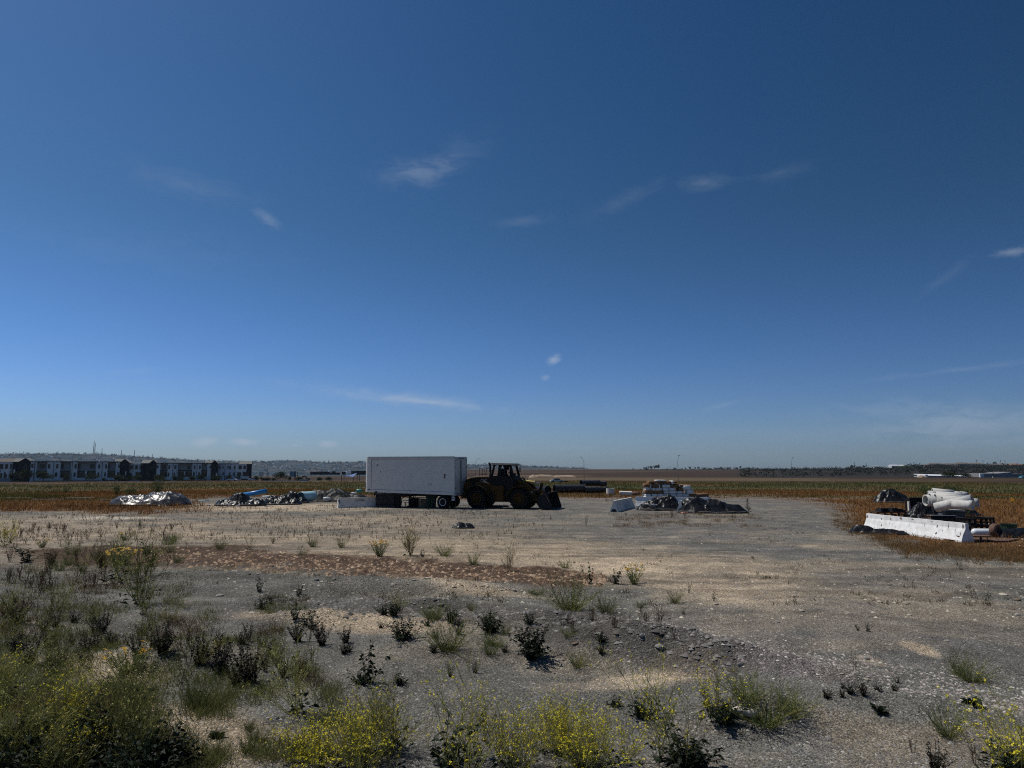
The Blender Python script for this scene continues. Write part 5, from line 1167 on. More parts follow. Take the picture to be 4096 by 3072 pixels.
# left barrier half behind the dark steel box
A_ = g0(1350, 2032); B_ = (A_[0] + 6.1 * math.cos(math.radians(30)), A_[1] + 6.1 * math.sin(math.radians(30)))
A_ = (A_[0] - .1, A_[1] + .25); B_ = (A_[0] + 5.2 * math.cos(math.radians(24)), A_[1] + 5.2 * math.sin(math.radians(24)))
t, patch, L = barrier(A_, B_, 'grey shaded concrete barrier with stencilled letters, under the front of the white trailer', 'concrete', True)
o = obj('lettering', text_mesh('L.H. WOODS', .20, .003, 'letter_dark'), t, (1.40, -.125, .50)); o.rotation_euler = (math.radians(83), 0, 0); o.scale = (.62, 1, 1)
patch('worn_patch', .12, .5, .25, .5, 'stain', -1, .004, 3); patch('worn_patch', .75, .58, .06, .16, 'stain', -1, .004, 4); patch('worn_patch', 3.0, .62, .06, .14, 'stain', -1, .004, 5); patch('worn_patch', .35, .2, .2, .1, 'stain', -1, .004, 6); patch('worn_patch', 2.5, .6, .1, .12, 'stain', -1, .004, 9)
# centre compound
e1 = g0(2456, 2048); e2 = g0(2534, 2028); ux, uy = e2[0] - e1[0], e2[1] - e1[1]; k = 6.1 / math.hypot(ux, uy)
t, patch, L = barrier(e1, (e1[0] + ux * min(k, 1.05), e1[1] + uy * min(k, 1.05)), 'grey concrete barrier seen end on at the left corner of the barrier pen', 'concrete')
MB().prism(arc(0, .02, .20, 0, math.pi, 8), -.012, -.002, 'x').build('drain_arch', 'black', t)
o = obj('lettering', text_mesh('CALS', .14, .002, 'letter_blue', 'CENTER'), t, (-.016, 0, .05)); o.rotation_euler = (math.pi / 2, 0, -math.pi / 2)
patch('slot', 1.2, .55, .05, .14, 'black', -1); patch('slot', 4.2, .58, .05, .16, 'black', -1, .004, 2)
f1 = g0(2542, 2027); f2 = (f1[0] + 2.1, f1[1] - .35)
t, patch, L = barrier(f1, f2, 'pale concrete barrier across the back of the pen, left one', 'concrete_white'); patch('slot', 1.2, .6, .06, .06, 'black', -1)
f3 = (f2[0] + .4, f2[1] - .1); t, patch, L = barrier(f3, (f3[0] + 3.1, f3[1] - .5), 'pale concrete barrier across the back of the pen, right one partly under the black tarp', 'concrete_white')
h1 = g0(2722, 2050); h2 = (h1[0] + 1.7, h1[1] + 3.2); t, patch, L = barrier(h1, h2, 'grey concrete barrier with its end towards the yard, left edge of the big black tarp', 'concrete')

# ---------------------------------------------------------------- tarpaulin heaps
def tarp(name, px, py, L, Wd, H, rz, m, label, seed, peaks=None, folds=1.0, cat='tarp heap', sub=True, squ=.62, res=1.0):
    x, y, z = G(px, py); g = random.Random(seed); nx, ny = int(110 * res), int(60 * res)
    u, v = np.meshgrid(np.linspace(-1, 1, nx), np.linspace(-1, 1, ny)); q = (np.abs(u) ** 2.4 + np.abs(v) ** 2.2); edge = np.clip(1 - q, 0, 1)
    X0 = u * L / 2; Y0 = v * Wd / 2; hgt = np.zeros_like(u); pang = np.zeros_like(u); pdis = np.ones_like(u)
    peaks = peaks or [(0, 0, .5, .5, 1)]
    for (cx, cy, rx, ry, h) in peaks: rx, ry = rx * 1.25, ry * 1.2; qq = np.sqrt(((u - cx) / rx) ** 2 + ((v - cy) / ry) ** 2); hh = h * np.exp(-qq ** 2.8 * .8); w_ = hh > hgt; pang = np.where(w_, np.arctan2((v - cy) / ry, (u - cx) / rx) + cx * 7, pang); pdis = np.where(w_, np.clip(qq, 0, 1.6), pdis); hgt = np.maximum(hgt, hh)
    n = fbm(u * 2.2 + seed, v * 1.2, 3, seed); an = np.arctan2(v * .8, u); rad = np.sqrt(u * u + v * v)
    warp = n * 2.2
    f1 = np.abs(np.sin(u * 5.5 * folds + v * 5.0 + warp * 1.6 + seed)) ** .8; f2 = np.abs(np.sin(u * 3 * folds - v * 6 + warp * 2.4)) ** .9; f3 = 1 - np.abs(2 * vnoise(u * 2.2 * folds + seed * 3, v * 1.4, 4) - 1)
    tri = lambda a: np.abs((a % 1) * 2 - 1)
    rid = tri(pang * 1.1 * folds + 1.0 * n) * .65 + tri(pang * 2.4 * folds + 1.8 * n + .3) * .35; cr = np.abs(2 * vnoise(X0 * 1.9 + seed, Y0 * 2.6, 6) - 1) + .6 * np.abs(2 * vnoise(X0 * 4.3 + Y0 * 2, Y0 * 5 - X0, 7) - 1)
    crum = (.10 * (rid - .5) * pdis + .07 * (cr - .6)) * np.clip(edge * 3, 0, 1)
    Z = H * (crum + hgt * (.84 + .16 * f3) * np.clip(edge * 2.6, 0, 1) ** squ + (.11 * (1 - f1) + .07 * (1 - f2)) * np.clip(edge * 4, 0, 1) * (.35 + hgt)) + .03 + .05 * H * n
    ed = (q >= .97); Z = np.where(ed, np.minimum(Z, .04), Z)
    jig = 1 + .10 * (fbm(an * 2.2 + seed, rad * .5, 3, 5) - .5) * 2
    lim = np.maximum(1, q ** .42); X = u / lim * L / 2 * jig; Yy = v / lim * Wd / 2 * jig
    c, s = math.cos(rz), math.sin(rz); gx, gy = x + X * c - Yy * s, y + X * s + Yy * c; gzv = gz(gx, gy) - z
    V = np.stack([X.ravel(), Yy.ravel(), (Z + gzv).ravel()], 1)
    i = np.arange(ny - 1)[:, None] * nx + np.arange(nx - 1)[None]; F = np.stack([i, i + 1, i + nx + 1, i + nx], -1).reshape(-1, 4)
    # an underside closes the cloth
    Vb = V.copy(); Vb[:, 2] = gzv.ravel() - .02; nV = len(V); Fb = F[:, ::-1] + nV
    bd = [(0, k) for k in range(nx)] + [(k, nx - 1) for k in range(1, ny)] + [(ny - 1, k) for k in range(nx - 2, -1, -1)] + [(k, 0) for k in range(ny - 2, 0, -1)]; bi = [a * nx + b for a, b in bd]
    S = np.array([(bi[k], bi[(k + 1) % len(bi)], bi[(k + 1) % len(bi)] + nV, bi[k] + nV) for k in range(len(bi))])[:, ::-1]
    me = npmesh('sheet', np.concatenate([V, Vb]), np.concatenate([F, Fb, S]), m, True)
    t = thing(name, label, cat, (x, y, z), rz); obj('sheet', me, t)
    if sub:   # rolled hem lying along the front edge
        hp = []
        for k in range(15):
            a = math.pi * (1.08 + .84 * k / 14); hp.append((math.cos(a) * L / 2 * 1.0, math.sin(a) * Wd / 2 * 1.02, .05 + g.uniform(-.02, .03)))
        MB().tube(hp, [.03] + [g.uniform(.06, .10) for _ in range(13)] + [.03], 8).build('hem', 'tarp_edge', t, smooth=True)
    return t
tarp('tarp_heap', 597, 2020, 6.8, 3.2, .95, 0, 'tarp_silver', 'long shiny silver black tarp heap at the left, highest at its right half', 3, [(-.5, .1, .5, .7, .74), (-.1, .15, .45, .7, .78), (.32, .1, .5, .7, 1.0), (.7, 0, .4, .6, .5)], 1.3)
tarp('tarp_heap', 965, 2022, 4.3, 2.6, .92, .05, 'tarp_black', 'black tarp heap with a blue pipe sticking out behind its peak', 5, [(-.1, .1, .34, .6, 1.0), (.5, 0, .4, .5, .5), (-.6, 0, .3, .5, .5)], 1.3)
tarp('tarp_heap', 1130, 2018, 3.2, 2.0, .75, 0, 'tarp_black', 'low ragged black tarp between the blue pipe and the big teal pipe ring', 8, [(-.5, 0, .4, .6, .85), (.1, .1, .4, .6, 1.0), (.6, 0, .3, .5, .55)], 1.4)
tarp('tarp_heap', 1180, 2012, 2.5, 2.2, .95, .1, 'tarp_black', 'black tarp heap sloping down towards the big teal pipe ring', 9, [(-.2, .1, .4, .6, 1.0), (.5, 0, .3, .5, .45)], 1.0)
tarp('net_heap', 1340, 2004, 6.2, 2.6, 1.0, .0, 'tarp_net', 'grey net sheeting draped over teal pipes behind the shaded barrier', 12, [(-.5, .1, .34, .6, .9), (.05, .1, .4, .6, 1.0), (.6, .1, .35, .5, .55)], 1.6, 'net heap')
tarp('tarp_heap', 2636, 2040, 3.3, 2.0, .95, 0, 'tarp_black', 'black tarp heap with a white torn spot inside the barrier pen', 15, [(-.1, .1, .5, .6, .8), (.4, .1, .5, .6, 1.0), (-.6, -.1, .3, .5, .4)], 1.2)
tarp('tarp_heap', 2846, 2050, 4.9, 2.4, .98, -.12, 'tarp_black', 'largest black tarp heap, smooth and tapering to the right of the barrier pen', 17, [(-.5, .1, .42, .6, 1.0), (.0, .1, .45, .6, .82), (.45, 0, .45, .5, .5)], .8)
tarp('tarp_heap', 3568, 2010, 3.2, 2.2, 1.05, 0, 'tarp_black', 'rounded black tarp mound beyond the right scrap yard', 19, [(-.1, .1, .6, .6, 1.0), (.45, .1, .4, .5, .7)], 1.2)
tarp('tarp_sheet', 3690, 2066, 2.3, 1.6, .85, .1, 'tarp_black', 'black tarp draped over junk in the middle of the right scrap yard', 21, [(0, 0, .5, .5, 1), (.5, -.1, .4, .5, .7)], 1.2, sub=False)
tarp('tarp_sheet', 3775, 2060, 1.9, 1.5, .62, 0, 'tarp_black', 'smaller black tarp left of the grey storage bin', 22, [(0, 0, .6, .5, 1)], 1.2, sub=False)
tarp('tarp_sheet', 3880, 2062, 1.6, 1.2, .5, 0, 'tarp_black', 'black tarp corner right of the grey storage bin', 25, [(-.2, 0, .5, .5, 1)], 1.2, sub=False)
tarp('tarp_strip', 3515, 2136, 2.6, .75, .34, -.55, 'tarp_black', 'crumpled black tarp strip at the foot of the long white barrier', 23, [(-.6, 0, .4, .5, 1), (.2, 0, .6, .5, .6)], 1.6, 'tarp', sub=False)
tarp('tarp_strip', 4085, 2148, 2.6, 1.1, .34, .1, 'tarp_black', 'black tarp lying flat at the right edge by the green tub', 24, [(0, 0, .8, .6, 1)], 1.3, 'tarp', sub=False)
tarp('tarp_scrap', 1855, 2112, 1.15, .7, .24, 0, 'tarp_black', 'small scrap of black tarp alone on the dirt left of centre', 26, [(-.3, 0, .4, .5, 1), (.4, .1, .4, .5, .8)], 1.8, 'tarp', sub=False, res=.6)
def rag(px, py, L, m, lab, dz=0, dy=0, nm='rag'):
    x, y, z = G(px, py); g = random.Random(int(px * 7)); n = 9; V = []; F = []
    for i in range(n):
        for j in range(6): V.append((L * (i / 8 - .5) + g.uniform(-.02, .02), L * .35 * (j / 5 - .5), .03 + L * .14 * g.random() * (1 - abs(i / 4 - 1) ** 2)))
    for i in range(n - 1):
        for j in range(5): a = i * 6 + j; F.append((a, a + 1, a + 7, a + 6))
    k = len(V); V += [(a, b, -.01) for a, b, c in V]; F += [tuple(q + k for q in reversed(f)) for f in F]
    bi = [i * 6 for i in range(n)] + [(n - 1) * 6 + j for j in range(1, 6)] + [i * 6 + 5 for i in range(n - 2, -1, -1)] + [j for j in range(4, 0, -1)]
    F += [(bi[q], bi[(q + 1) % len(bi)], bi[(q + 1) % len(bi)] + k, bi[q] + k) for q in range(len(bi))]
    o = MB().add(V, F).build(nm, m); o.location = (x, y + dy, z + dz); o.rotation_euler.z = g.uniform(-.4, .4); return tag(o, lab, 'rag' if nm == 'rag' else nm.replace('_', ' '))
rag(2735, 2054, .60, 'orange_rag', 'orange rag on the ground at the left foot of the largest tarp'); rag(2800, 2040, .42, 'orange_rag', 'orange rag lying high on the largest black tarp', .82, .5)
rag(2618, 2044, .45, 'bag_white', 'white torn plastic on the pen tarp', .42, .2); rag(655, 2020, .5, 'orange_rag', 'pale orange scrap on the silver tarp', .45, -.9)
rag(2525, 2034, .45, 'bag_white', 'white crumpled plastic at the left end of the pen tarp'); rag(780, 2016, .3, 'orange_rag', 'pink scrap on the grass between the two left heaps')
for i, (px, py, s) in enumerate([(835, 2022, .35), (950, 2026, .35), (1068, 2026, .25), (1098, 2020, .22), (1008, 2024, .2), (1144, 2014, .3), (915, 2027, .25), (792, 2030, .2)]): rag(px, py, s, 'bag_white', 'white plastic litter in front of the black tarps, ' + ['below the pale pipe', 'below the tarp peak', 'at the ragged tarp', 'right of the ragged tarp end', 'small piece by the blue pipe', 'long piece on the sloping tarp', 'left of the peak', 'leftmost piece'][i], .02, 0, 'litter')

# ---------------------------------------------------------------- pipes
def pipe(name, a, b, r, m, label, group=None, bell=False, th=None, ring=0, cat='pipe'):
    a = Vector(a); b = Vector(b); d = b - a; L = d.length; th = th or r * .12
    prof = [(0, r - th), (0, r)]
    if ring:
        n = int(L / ring)
        for k in range(n): prof += [(ring * k + ring * .2, r * .91), (ring * k + ring * .4, r * .91), (ring * k + ring * .55, r), (ring * k + ring * .95, r)]
    if bell: prof += [(L - r * 1.0, r), (L - r * .75, r * 1.10)]
    e = 1.10 if bell else 1
    prof += [(L, r * e), (L, (r - th) * e), (0, r - th)]
    mid = (a + b) / 2
    o = MB().lathe(prof, -d / 2, d, 24 if r > .15 else 12).build(name, m, smooth=True); o.location = mid
    for p in o.data.polygons: p.use_smooth = not ring
    return tag(o, label, cat, group)
x, y, z = G(1000, 2006); pipe('blue_pipe', (x - 1.0, y + .7, z + .55), (x + 1.2, y + .9, z + .95), .21, 'pvc_blue', 'bright blue pipe sticking out behind the black tarp peak')
x, y, z = G(1080, 2010); pipe('white_pipe', (x - .7, y, z + .52), (x + .5, y, z + .55), .09, 'pvc_white', 'white pipe end right of the blue pipe')
x, y, z = G(830, 2012); pipe('pale_pipe', (x - .45, y - .8, z + .24), (x + .45, y - .8, z + .26), .05, 'pvc_pale', 'pale blue pipe left of the black tarp heap')
x, y, z = G(1215, 2010); pipe('teal_pipe', (x - .25, y - .2, z + .50), (x + .40, y + 1.5, z + .52), .46, 'pvc_pale', 'big pale teal pipe ring with a dark open end', th=.03)
for i, (px, py, l, r, h, m, lab) in enumerate([(1312, 2006, .6, .13, .28, 'pvc_white', 'white pipe end under the net sheeting'), (1345, 2004, .7, .16, .26, 'pvc_teal', 'teal pipe end under the net sheeting, left of the barrier'), (1348, 1998, .6, .09, .50, 'pvc_pale', 'pale pipe lying on the teal pipe end'),
                                             (1420, 1992, .5, .10, .52, 'pvc_white', 'white pipe stub behind the shaded barrier'), (1440, 1990, .55, .17, .72, 'pvc_teal', 'green pipe stub above the shaded barrier'), (1313, 2000, .5, .14, .62, 'hdpe_black', 'black open pipe end on the net sheeting')]):
    x, y, z = G(px, py); y -= .6; pipe('pipe_stub', (x - l / 2, y, z + h), (x + l / 2, y + .25, z + h), r, m, lab)
# corrugated black pipes
cp = [(1990 + 60, 2150, 1962, .34, 0, 'left black corrugated pipe, its dark open end behind the bucket'), (2217, 2330, 1964, .34, 0, 'longest black corrugated pipe right of the bucket'), ]
def corr(px0, px1, Y, zc, r, label, skew=.0):
    x0 = (px0 - 2048) / FPX * Y; Y1 = Y + skew; x1 = (px1 - 2048) / FPX * Y1; z = gzf(x0, Y)
    pipe('corrugated_pipe', (x0, Y, z + zc), (x1, Y1, z + zc), r, 'hdpe_black', label, None, False, r * .1, .16, 'corrugated pipe')
corr(2120, 2190, 86, .60, .48, 'black corrugated pipe with open end, half hidden by the bucket', -3.5)
corr(2216, 2338, 86, .62, .50, 'longest black corrugated pipe right of the bucket', 1.5)
corr(2334, 2396, 87, .48, .40, 'lower black corrugated pipe right of the longest one', 1); corr(2322, 2392, 88, 1.28, .38, 'upper black corrugated pipe on the stack', 1); corr(2356, 2424, 88, .46, .38, 'rightmost lower black corrugated pipe beside the concrete ring', .5)
corr(2378, 2420, 89, 1.18, .34, 'short black corrugated pipe on top at the right end of the stack', .5)
x, y, z = GY(2437, 84); tag(MB().lathe([(0, .40), (0, .48), (.72, .48), (.72, .40), (0, .40)], (0, 0, 0), (0, 0, 1), 28).build('concrete_ring', 'concrete', smooth=False, loc=(x, y, z)), 'grey concrete ring right of the black corrugated pipes', 'concrete ring')
x, y, z = GY(2506, 82); t = thing('slab_heap', 'pale broken slab with dark rubble right of the concrete ring', 'rubble', (x, y, z)); MB().add([(-.95, -.4, .1), (.45, -.4, 0), (.5, .4, .1), (-.9, .4, .3), (-1.0, -.4, .42), (.5, -.4, .38), (.5, .4, .45), (-.9, .4, .5)], [(3, 2, 1, 0), (4, 5, 6, 7), (0, 1, 5, 4), (1, 2, 6, 5), (2, 3, 7, 6), (3, 0, 4, 7)]).build('slab', 'concrete', t, bevel=.03)
me = LUMPS[2].copy(); me.materials.append(M['rust']); o = obj('rubble_lump', me, t, (.75, 0, .25)); o.scale = (.6, .4, .6)
# concrete pipes in the right yard
def cpipe(p0, p1, r, label, bell=True): pipe('concrete_pipe', p0, p1, r, 'pipe_concrete', label, 'stacked concrete pipes', bell, r * .14, 0, 'concrete pipe')
def W_(px, py, Y): return P(px, py, Y)
cpipe(W_(3890, 1996, 41.0), W_(3742, 2030, 42.4), .27, 'concrete pipe slanting down to the left across the front of the stack', False)
LST = [((3702, 2002, 43.6), (3762, 2002, 43.6), .35, 'leftmost concrete pipe with dark open end'), ((3718, 1996, 43.4), (3852, 2002, 43.1), .37, 'second concrete pipe from the left in the lower row'),
       ((3740, 1998, 42.9), (3866, 2006, 42.5), .37, 'third concrete pipe from the left, wide open end'), ((3768, 2006, 42.3), (3884, 2010, 41.9), .33, 'fourth concrete pipe, mostly behind the slanting pipe'),
       ((3712, 1976, 44.1), (3776, 1978, 43.8), .20, 'thin concrete pipe at the upper left of the stack'), ((3729, 1966, 43.9), (3814, 1974, 43.6), .21, 'topmost concrete pipe on the stack'), ((3745, 1981, 43.7), (3860, 1988, 43.0), .24, 'upper concrete pipe just below the topmost'),
       ((3812, 1977, 44.5), (3848, 1980, 44.2), .2, 'short concrete pipe at the upper right of the stack')]
for a, b, r, lab in LST: cpipe(W_(*a), W_(*b), r, lab, False)
cpipe(W_(3842, 1978, 44.8), W_(3866, 1981, 44.9), .2, 'small concrete pipe end high at the right of the stack', False)
cpipe(W_(3812, 2016, 41.4), W_(3893, 2022, 40.6), .25, 'lowest concrete pipe with a flared collar on the right, behind the round shrub', True)
cpipe(W_(3880, 2010, 42.6), W_(3914, 2012, 42.3), .26, 'short concrete pipe at the right end of the stack', False)

# ---------------------------------------------------------------- stack of bagged straw wattles
def bag_pile():
    g = random.Random(9); g1 = 'white wrapped bales of the stack'; Y = 70.5
    X0 = (2566 - 2048) / FPX * Y; s = Y / FPX; zb = gzf(X0, Y)
    me = {}
    def cushion(w, d, h, seed):
        q = random.Random(seed); nx, ny, nz = 7, 4, 4; b = MB(); import bmesh
        bm = bmesh.new(); bmesh.ops.create_cube(bm, size=1); bmesh.ops.subdivide_edges(bm, edges=bm.edges, cuts=3, use_grid_fill=True)
        for v in bm.verts:
            c = v.co; k = (abs(c.x) * 2) ** 4 * .06 + (abs(c.y) * 2) ** 4 * .06; z = c.z * (1 - k * 1.5); v.co = Vector((c.x * (1 - (abs(c.z) * 2) ** 4 * .05) * w + q.uniform(-.015, .015), c.y * d + q.uniform(-.02, .02), z * h + q.uniform(-.012, .012)))
        m_ = bpy.data.meshes.new('bale'); bm.to_mesh(m_); bm.free(); m_.shade_smooth(); return m_
    B = [cushion(1, 1, 1, k) for k in range(3)]; Bw = []; Bs = []
    for b in B: c = b.copy(); c.materials.append(M['bag_white']); Bw.append(c)
    for b in B: c = b.copy(); c.materials.append(M['straw_brown']); Bs.append(c)
    def bale(px0, px1, py0, py1, kind, lab, dy=0):
        x0 = (px0 - 2048) * s; x1 = (px1 - 2048) * s; zt = P(px0, py0, Y)[2]; z0 = P(px0, py1, Y)[2]
        o = obj('wrapped_bale' if kind == 'w' else 'straw_wattle', (Bw if kind == 'w' else Bs)[g.randrange(3)], None, ((x0 + x1) / 2, Y + dy + .5, (zt + z0) / 2)); o.scale = (x1 - x0 - .02, 1.2, zt - z0 + .02); o.rotation_euler = (0, g.uniform(-.02, .02), g.uniform(-.04, .04))
        return tag(o, lab, 'bale' if kind == 'w' else 'straw roll', g1 if kind == 'w' else 'brown straw rolls of the stack')
    k_ = .1989   # 440/2212
    Zc = lambda zx, zy: (2420 + zx * k_, 1900 + zy * k_)
    rows = [(430, 480, [(780, 970), (970, 1140), (1145, 1268), (1270, 1400), (1400, 1530), (1530, 1650)], 'bottom row'), (375, 435, [(785, 895), (900, 1020), (1025, 1145), (1150, 1268), (1275, 1390), (1395, 1520), (1525, 1650)], 'second row'),
            (320, 376, [(1140, 1250), (1252, 1418), (1420, 1530)], 'third row'), (255, 320, [(785, 885), (885, 990), (990, 1120), (1130, 1250), (1252, 1370)], 'fourth row'), (190, 256, [(1112, 1282)], 'fifth row')]
    for z0, z1, sp, nm in rows:
        for i, (a, b) in enumerate(sp):
            (pa, pt), (pb, pb2) = Zc(a, z0), Zc(b, z1); bale(pa, pb, pt, pb2 + (6 if nm == 'bottom row' else 0), 'w', f'white wrapped bale in the {nm} of the stack, ' + (['leftmost', 'second from left', 'third from left', 'fourth from left', 'third from right', 'second from right', 'rightmost'][i] if len(sp) > 1 else 'bare among straw'))
    for i, (a, b, z0, z1, nm) in enumerate([(770, 945, 295, 372, 'low at the left edge of the stack'), (950, 1125, 305, 375, 'low, second from the left edge'), (760, 935, 175, 240, 'upper left shoulder of the stack'), (930, 1100, 178, 258, 'upper left, beside the shoulder'),
                                  (1285, 1490, 185, 250, 'upper right under the top roll'), (1495, 1700, 190, 235, 'upper right end, flat'), (845, 950, 120, 170, 'top left'), (945, 1140, 118, 188, 'top middle left'), (1140, 1305, 122, 190, 'top middle right'), (1330, 1420, 125, 165, 'top right'),
                                  (1440, 1540, 255, 325, 'dark, right side below the plastic'), (1655, 1850, 385, 450, 'on the low step at the right'), (1850, 2040, 372, 445, 'far right low step'), (1650, 1820, 445, 482, 'bottom right step')]):
        (pa, pt), (pb, pb2) = Zc(a, z0), Zc(b, z1); bale(pa, pb, pt, pb2, 's', 'brown straw roll ' + nm)
    for a, b, z0, z1, nm in [(1850, 2070, 440, 490, 'lower right step of the stack'), (1530, 1690, 210, 300, 'torn, at the upper right of the stack'), (1600, 1740, 290, 385, 'torn and grey at the right side of the stack'), (1000, 1190, 100, 125, 'thin, on the very top of the stack'), (1300, 1350, 115, 185, 'small, on top at the right')]:
        (pa, pt), (pb, pb2) = Zc(a, z0), Zc(b, z1); bale(pa, pb, pt, pb2, 'w', 'white wrapped bale ' + nm, -.05)
    for i, (pts, nm) in enumerate([([(745, 455), (765, 330), (800, 285)], 'hanging down the left edge'), ([(915, 270), (925, 200), (905, 170)], 'hanging beside the left shoulder'), ([(1090, 290), (1100, 210), (1060, 175), (990, 180)], 'over the upper left roll'), ([(1490, 240), (1510, 195), (1560, 190)], 'at the upper right roll'),
                                   ([(1560, 250), (1620, 330), (1600, 370)], 'down the right side'), ([(2030, 430), (2110, 500)], 'trailing off the right step'), ([(1770, 370), (1850, 375), (1880, 385)], 'on the right step'), ([(735, 235), (790, 260), (860, 250)], 'at the left shoulder')]):
        w = [P(*Zc(a, b), Y - .15) for a, b in pts]; o = MB()
        for p, q in zip(w, w[1:]): o.bar(p, q, .07, .03)
        tag(o.build('plastic_wrap', 'bag_white'), 'loose white plastic strip ' + nm + ' of the stack', 'plastic strip')
bag_pile()

# ---------------------------------------------------------------- things under the trailer
x, y, z = tl(-6.0, .75); t = thing('steel_box', 'dark steel box propping up the front of the white trailer', 'steel box', (x, y, z), TR + .05)
MB().box(-.80, .80, -.6, .6, 0, 1.12).build('body', 'dark_metal', t, bevel=.02); b = MB()
for zz in (.02, 1.09): b.box(-.83, .83, -.63, .63, zz, zz + .05)
b.build('rim', 'steel_grey', t)
x, y, z = tl(-3.9, 1.4); t = thing('storage_crate', 'black crate with a pale lid under the middle of the trailer', 'crate', (x, y, z), TR); MB().box(-.42, .2, -.35, .35, 0, .72).build('body', 'black', t, bevel=.02); MB().box(-.62, .75, -.4, .4, .725, .77).build('lid', 'wood_pale', t)
x, y, z = tl(-3.2, 1.5); t = thing('pallet_stack', 'grey wooden boxes stacked right of the black crate under the trailer', 'crate', (x, y, z), TR)
for k in range(4): MB().box(-.33, .30, -.35, .35, .02 + k * .17, .16 + k * .17).build('board', 'wood_old', t, bevel=.01)
x, y, z = tl(-2.45, 1.3); t = thing('trash_bin', 'dark green bin with an overhanging lid between crates and trailer wheel', 'bin', (x, y, z), TR); MB().prism([(-.24, 0), (.24, 0), (.30, .72), (-.30, .72)], -.3, .3).build('body', 'bin_green', t, bevel=.02); MB().box(-.38, .38, -.35, .35, .725, .90).build('lid', 'bin_green', t, bevel=.03)
x, y, z = tl(-2.3, .9); o = MB().bar((-.9, 0, .93), (.8, .0, 1.02), .18, .03).build('plank', 'wood_pale', loc=(x, y, z)); o.rotation_euler.z = TR; tag(o, 'pale plank resting on the green bin under the trailer', 'plank')
x, y, z = tl(-5.0, 2.6); o = MB(); o.box(-.5, .5, -.1, .1, .30, .36); o.box(-.4, -.34, -.1, .1, 0, .30); o.box(.34, .4, -.1, .1, 0, .3); o = o.build('low_bench', 'wood_pale', loc=(x, y, z)); o.rotation_euler.z = TR; tag(o, 'low pale bench behind the trailer landing leg', 'bench')
x, y, z = tl(-4.35, 2.0); t = thing('grey_bucket', 'small grey green tub beside the trailer landing leg', 'tub', (x, y, z)); MB().lathe([(0, .0), (0, .2), (.42, .24), (.42, .22), (.02, .18), (.02, 0)], (0, 0, 0), (0, 0, 1), 16).build('body', 'slat_blue', t)
x, y, z = tl(-1.9, 2.9); o = MB().bar((-.5, 0, .35), (.5, 0, .33), .2, .05).build('plank', 'wood_pale', loc=(x, y, z)); MB().box(-.4, .4, -.08, .08, -.01, .33).build('trestle', 'wood_old', o); tag(o, 'pale board on a trestle just left of the trailer wheel', 'plank')
x, y, z = G(1990, 2030); o = MB().add([(-.95, -.15, 0), (.95, -.15, 0), (.95, .15, 0), (-.95, .15, 0), (-.8, -.12, .14), (.8, -.12, .14), (.8, .12, .14), (-.8, .12, .14)], [(3, 2, 1, 0), (4, 5, 6, 7), (0, 1, 5, 4), (1, 2, 6, 5), (2, 3, 7, 6), (3, 0, 4, 7)]).build('dark_block', 'dark_metal', loc=(x, y + .7, z)); l = obj('lettering', text_mesh('CALS', .13, .002, 'letter_blue', 'CENTER'), o, (.1, -.155, .02)); l.rotation_euler = (math.radians(78), 0, 0); tag(o, 'low dark block with faint lettering lying under the wheel loader', 'dark block')  # low block put in for a lettered dark shape in the loader's shadow

# ---------------------------------------------------------------- right scrap yard
def board(px, py, L, rz, lab, m='wood_old', w=.14, h=.05, dz=.03, tilt=0):
    x, y, z = G(px, py); o = MB().box(-L / 2, L / 2, -w / 2, w / 2, 0, h).build('plank', m, loc=(x, y, z + dz)); o.rotation_euler = (0, tilt, rz); return tag(o, lab, 'plank')
x, y, z = G(3555, 2092); t = thing('metal_rack', 'dark rack piled with scrap at the left of the scrap yard', 'rack', (x, y, z), .1)
r = MB()
for xx in (-.85, 0, .85): r.box(xx - .04, xx + .04, -.35, -.27, 0, .62); r.box(xx - .04, xx + .04, .27, .35, 0, .62)
r.box(-.9, .9, -.38, .38, .60, .66); r.box(-.9, .9, -.38, .38, .20, .25); r.build('frame', 'wood_dark', t)
r = MB()
for k in range(9): gq = random.Random(k); xx = gq.uniform(-.8, .6); r.box(xx, xx + gq.uniform(.15, .4), -.3, .2, .665, .72 + gq.uniform(.02, .18))
r.build('scrap', 'dark_metal', t); r = MB()
for k in range(3): r.lathe([(0, .0), (0, .12), (.2, .13), (.25, .09), (.25, 0)], (-.55 + k * .45, -.05, .26), (0, 0, 1), 12)
r.build('canister', 'rust', t)
board(3520, 2095, .9, .1, 'pale board on the ground under the left rack', 'wood_pale', .3); board(3585, 2098, 1.0, .05, 'brown board on the ground right of the left rack', 'rust', .3)
x, y, z = G(3676, 2048); t = thing('steel_panel_box', 'upright dark steel skip behind the tarp in the scrap yard', 'skip', (x, y, z), -.05); b = MB(); b.box(-.62, .68, -.02, .04, .05, 1.02); b.box(-.62, -.56, .04, .7, .05, .98); b.box(.62, .68, .04, .7, .05, .98); b.box(-.55, .61, .04, .7, .05, .1); b.build('body', 'black', t); MB().box(-.66, .72, -.05, .0, 1.02, 1.06).build('rim', 'wood_old', t)
MB().box(-.74, -.64, -.1, .1, .0, .75).build('side_post', 'concrete', t)
x, y, z = G(3650, 2080); t = thing('junk_heap', 'low heap of bent tubes and scrap in the middle of the scrap yard', 'scrap heap', (x, y, z), 0); r = MB(); gq = random.Random(4)
for k in range(16): r.tube([(gq.uniform(-1.2, 1), gq.uniform(-.5, .4), .08), (gq.uniform(-.8, .8), gq.uniform(-.4, .4), gq.uniform(.1, .4)), (gq.uniform(-1, 1.3), gq.uniform(-.5, .4), .08)], gq.uniform(.02, .045), 6)
r.build('tube', 'dark_metal', t)
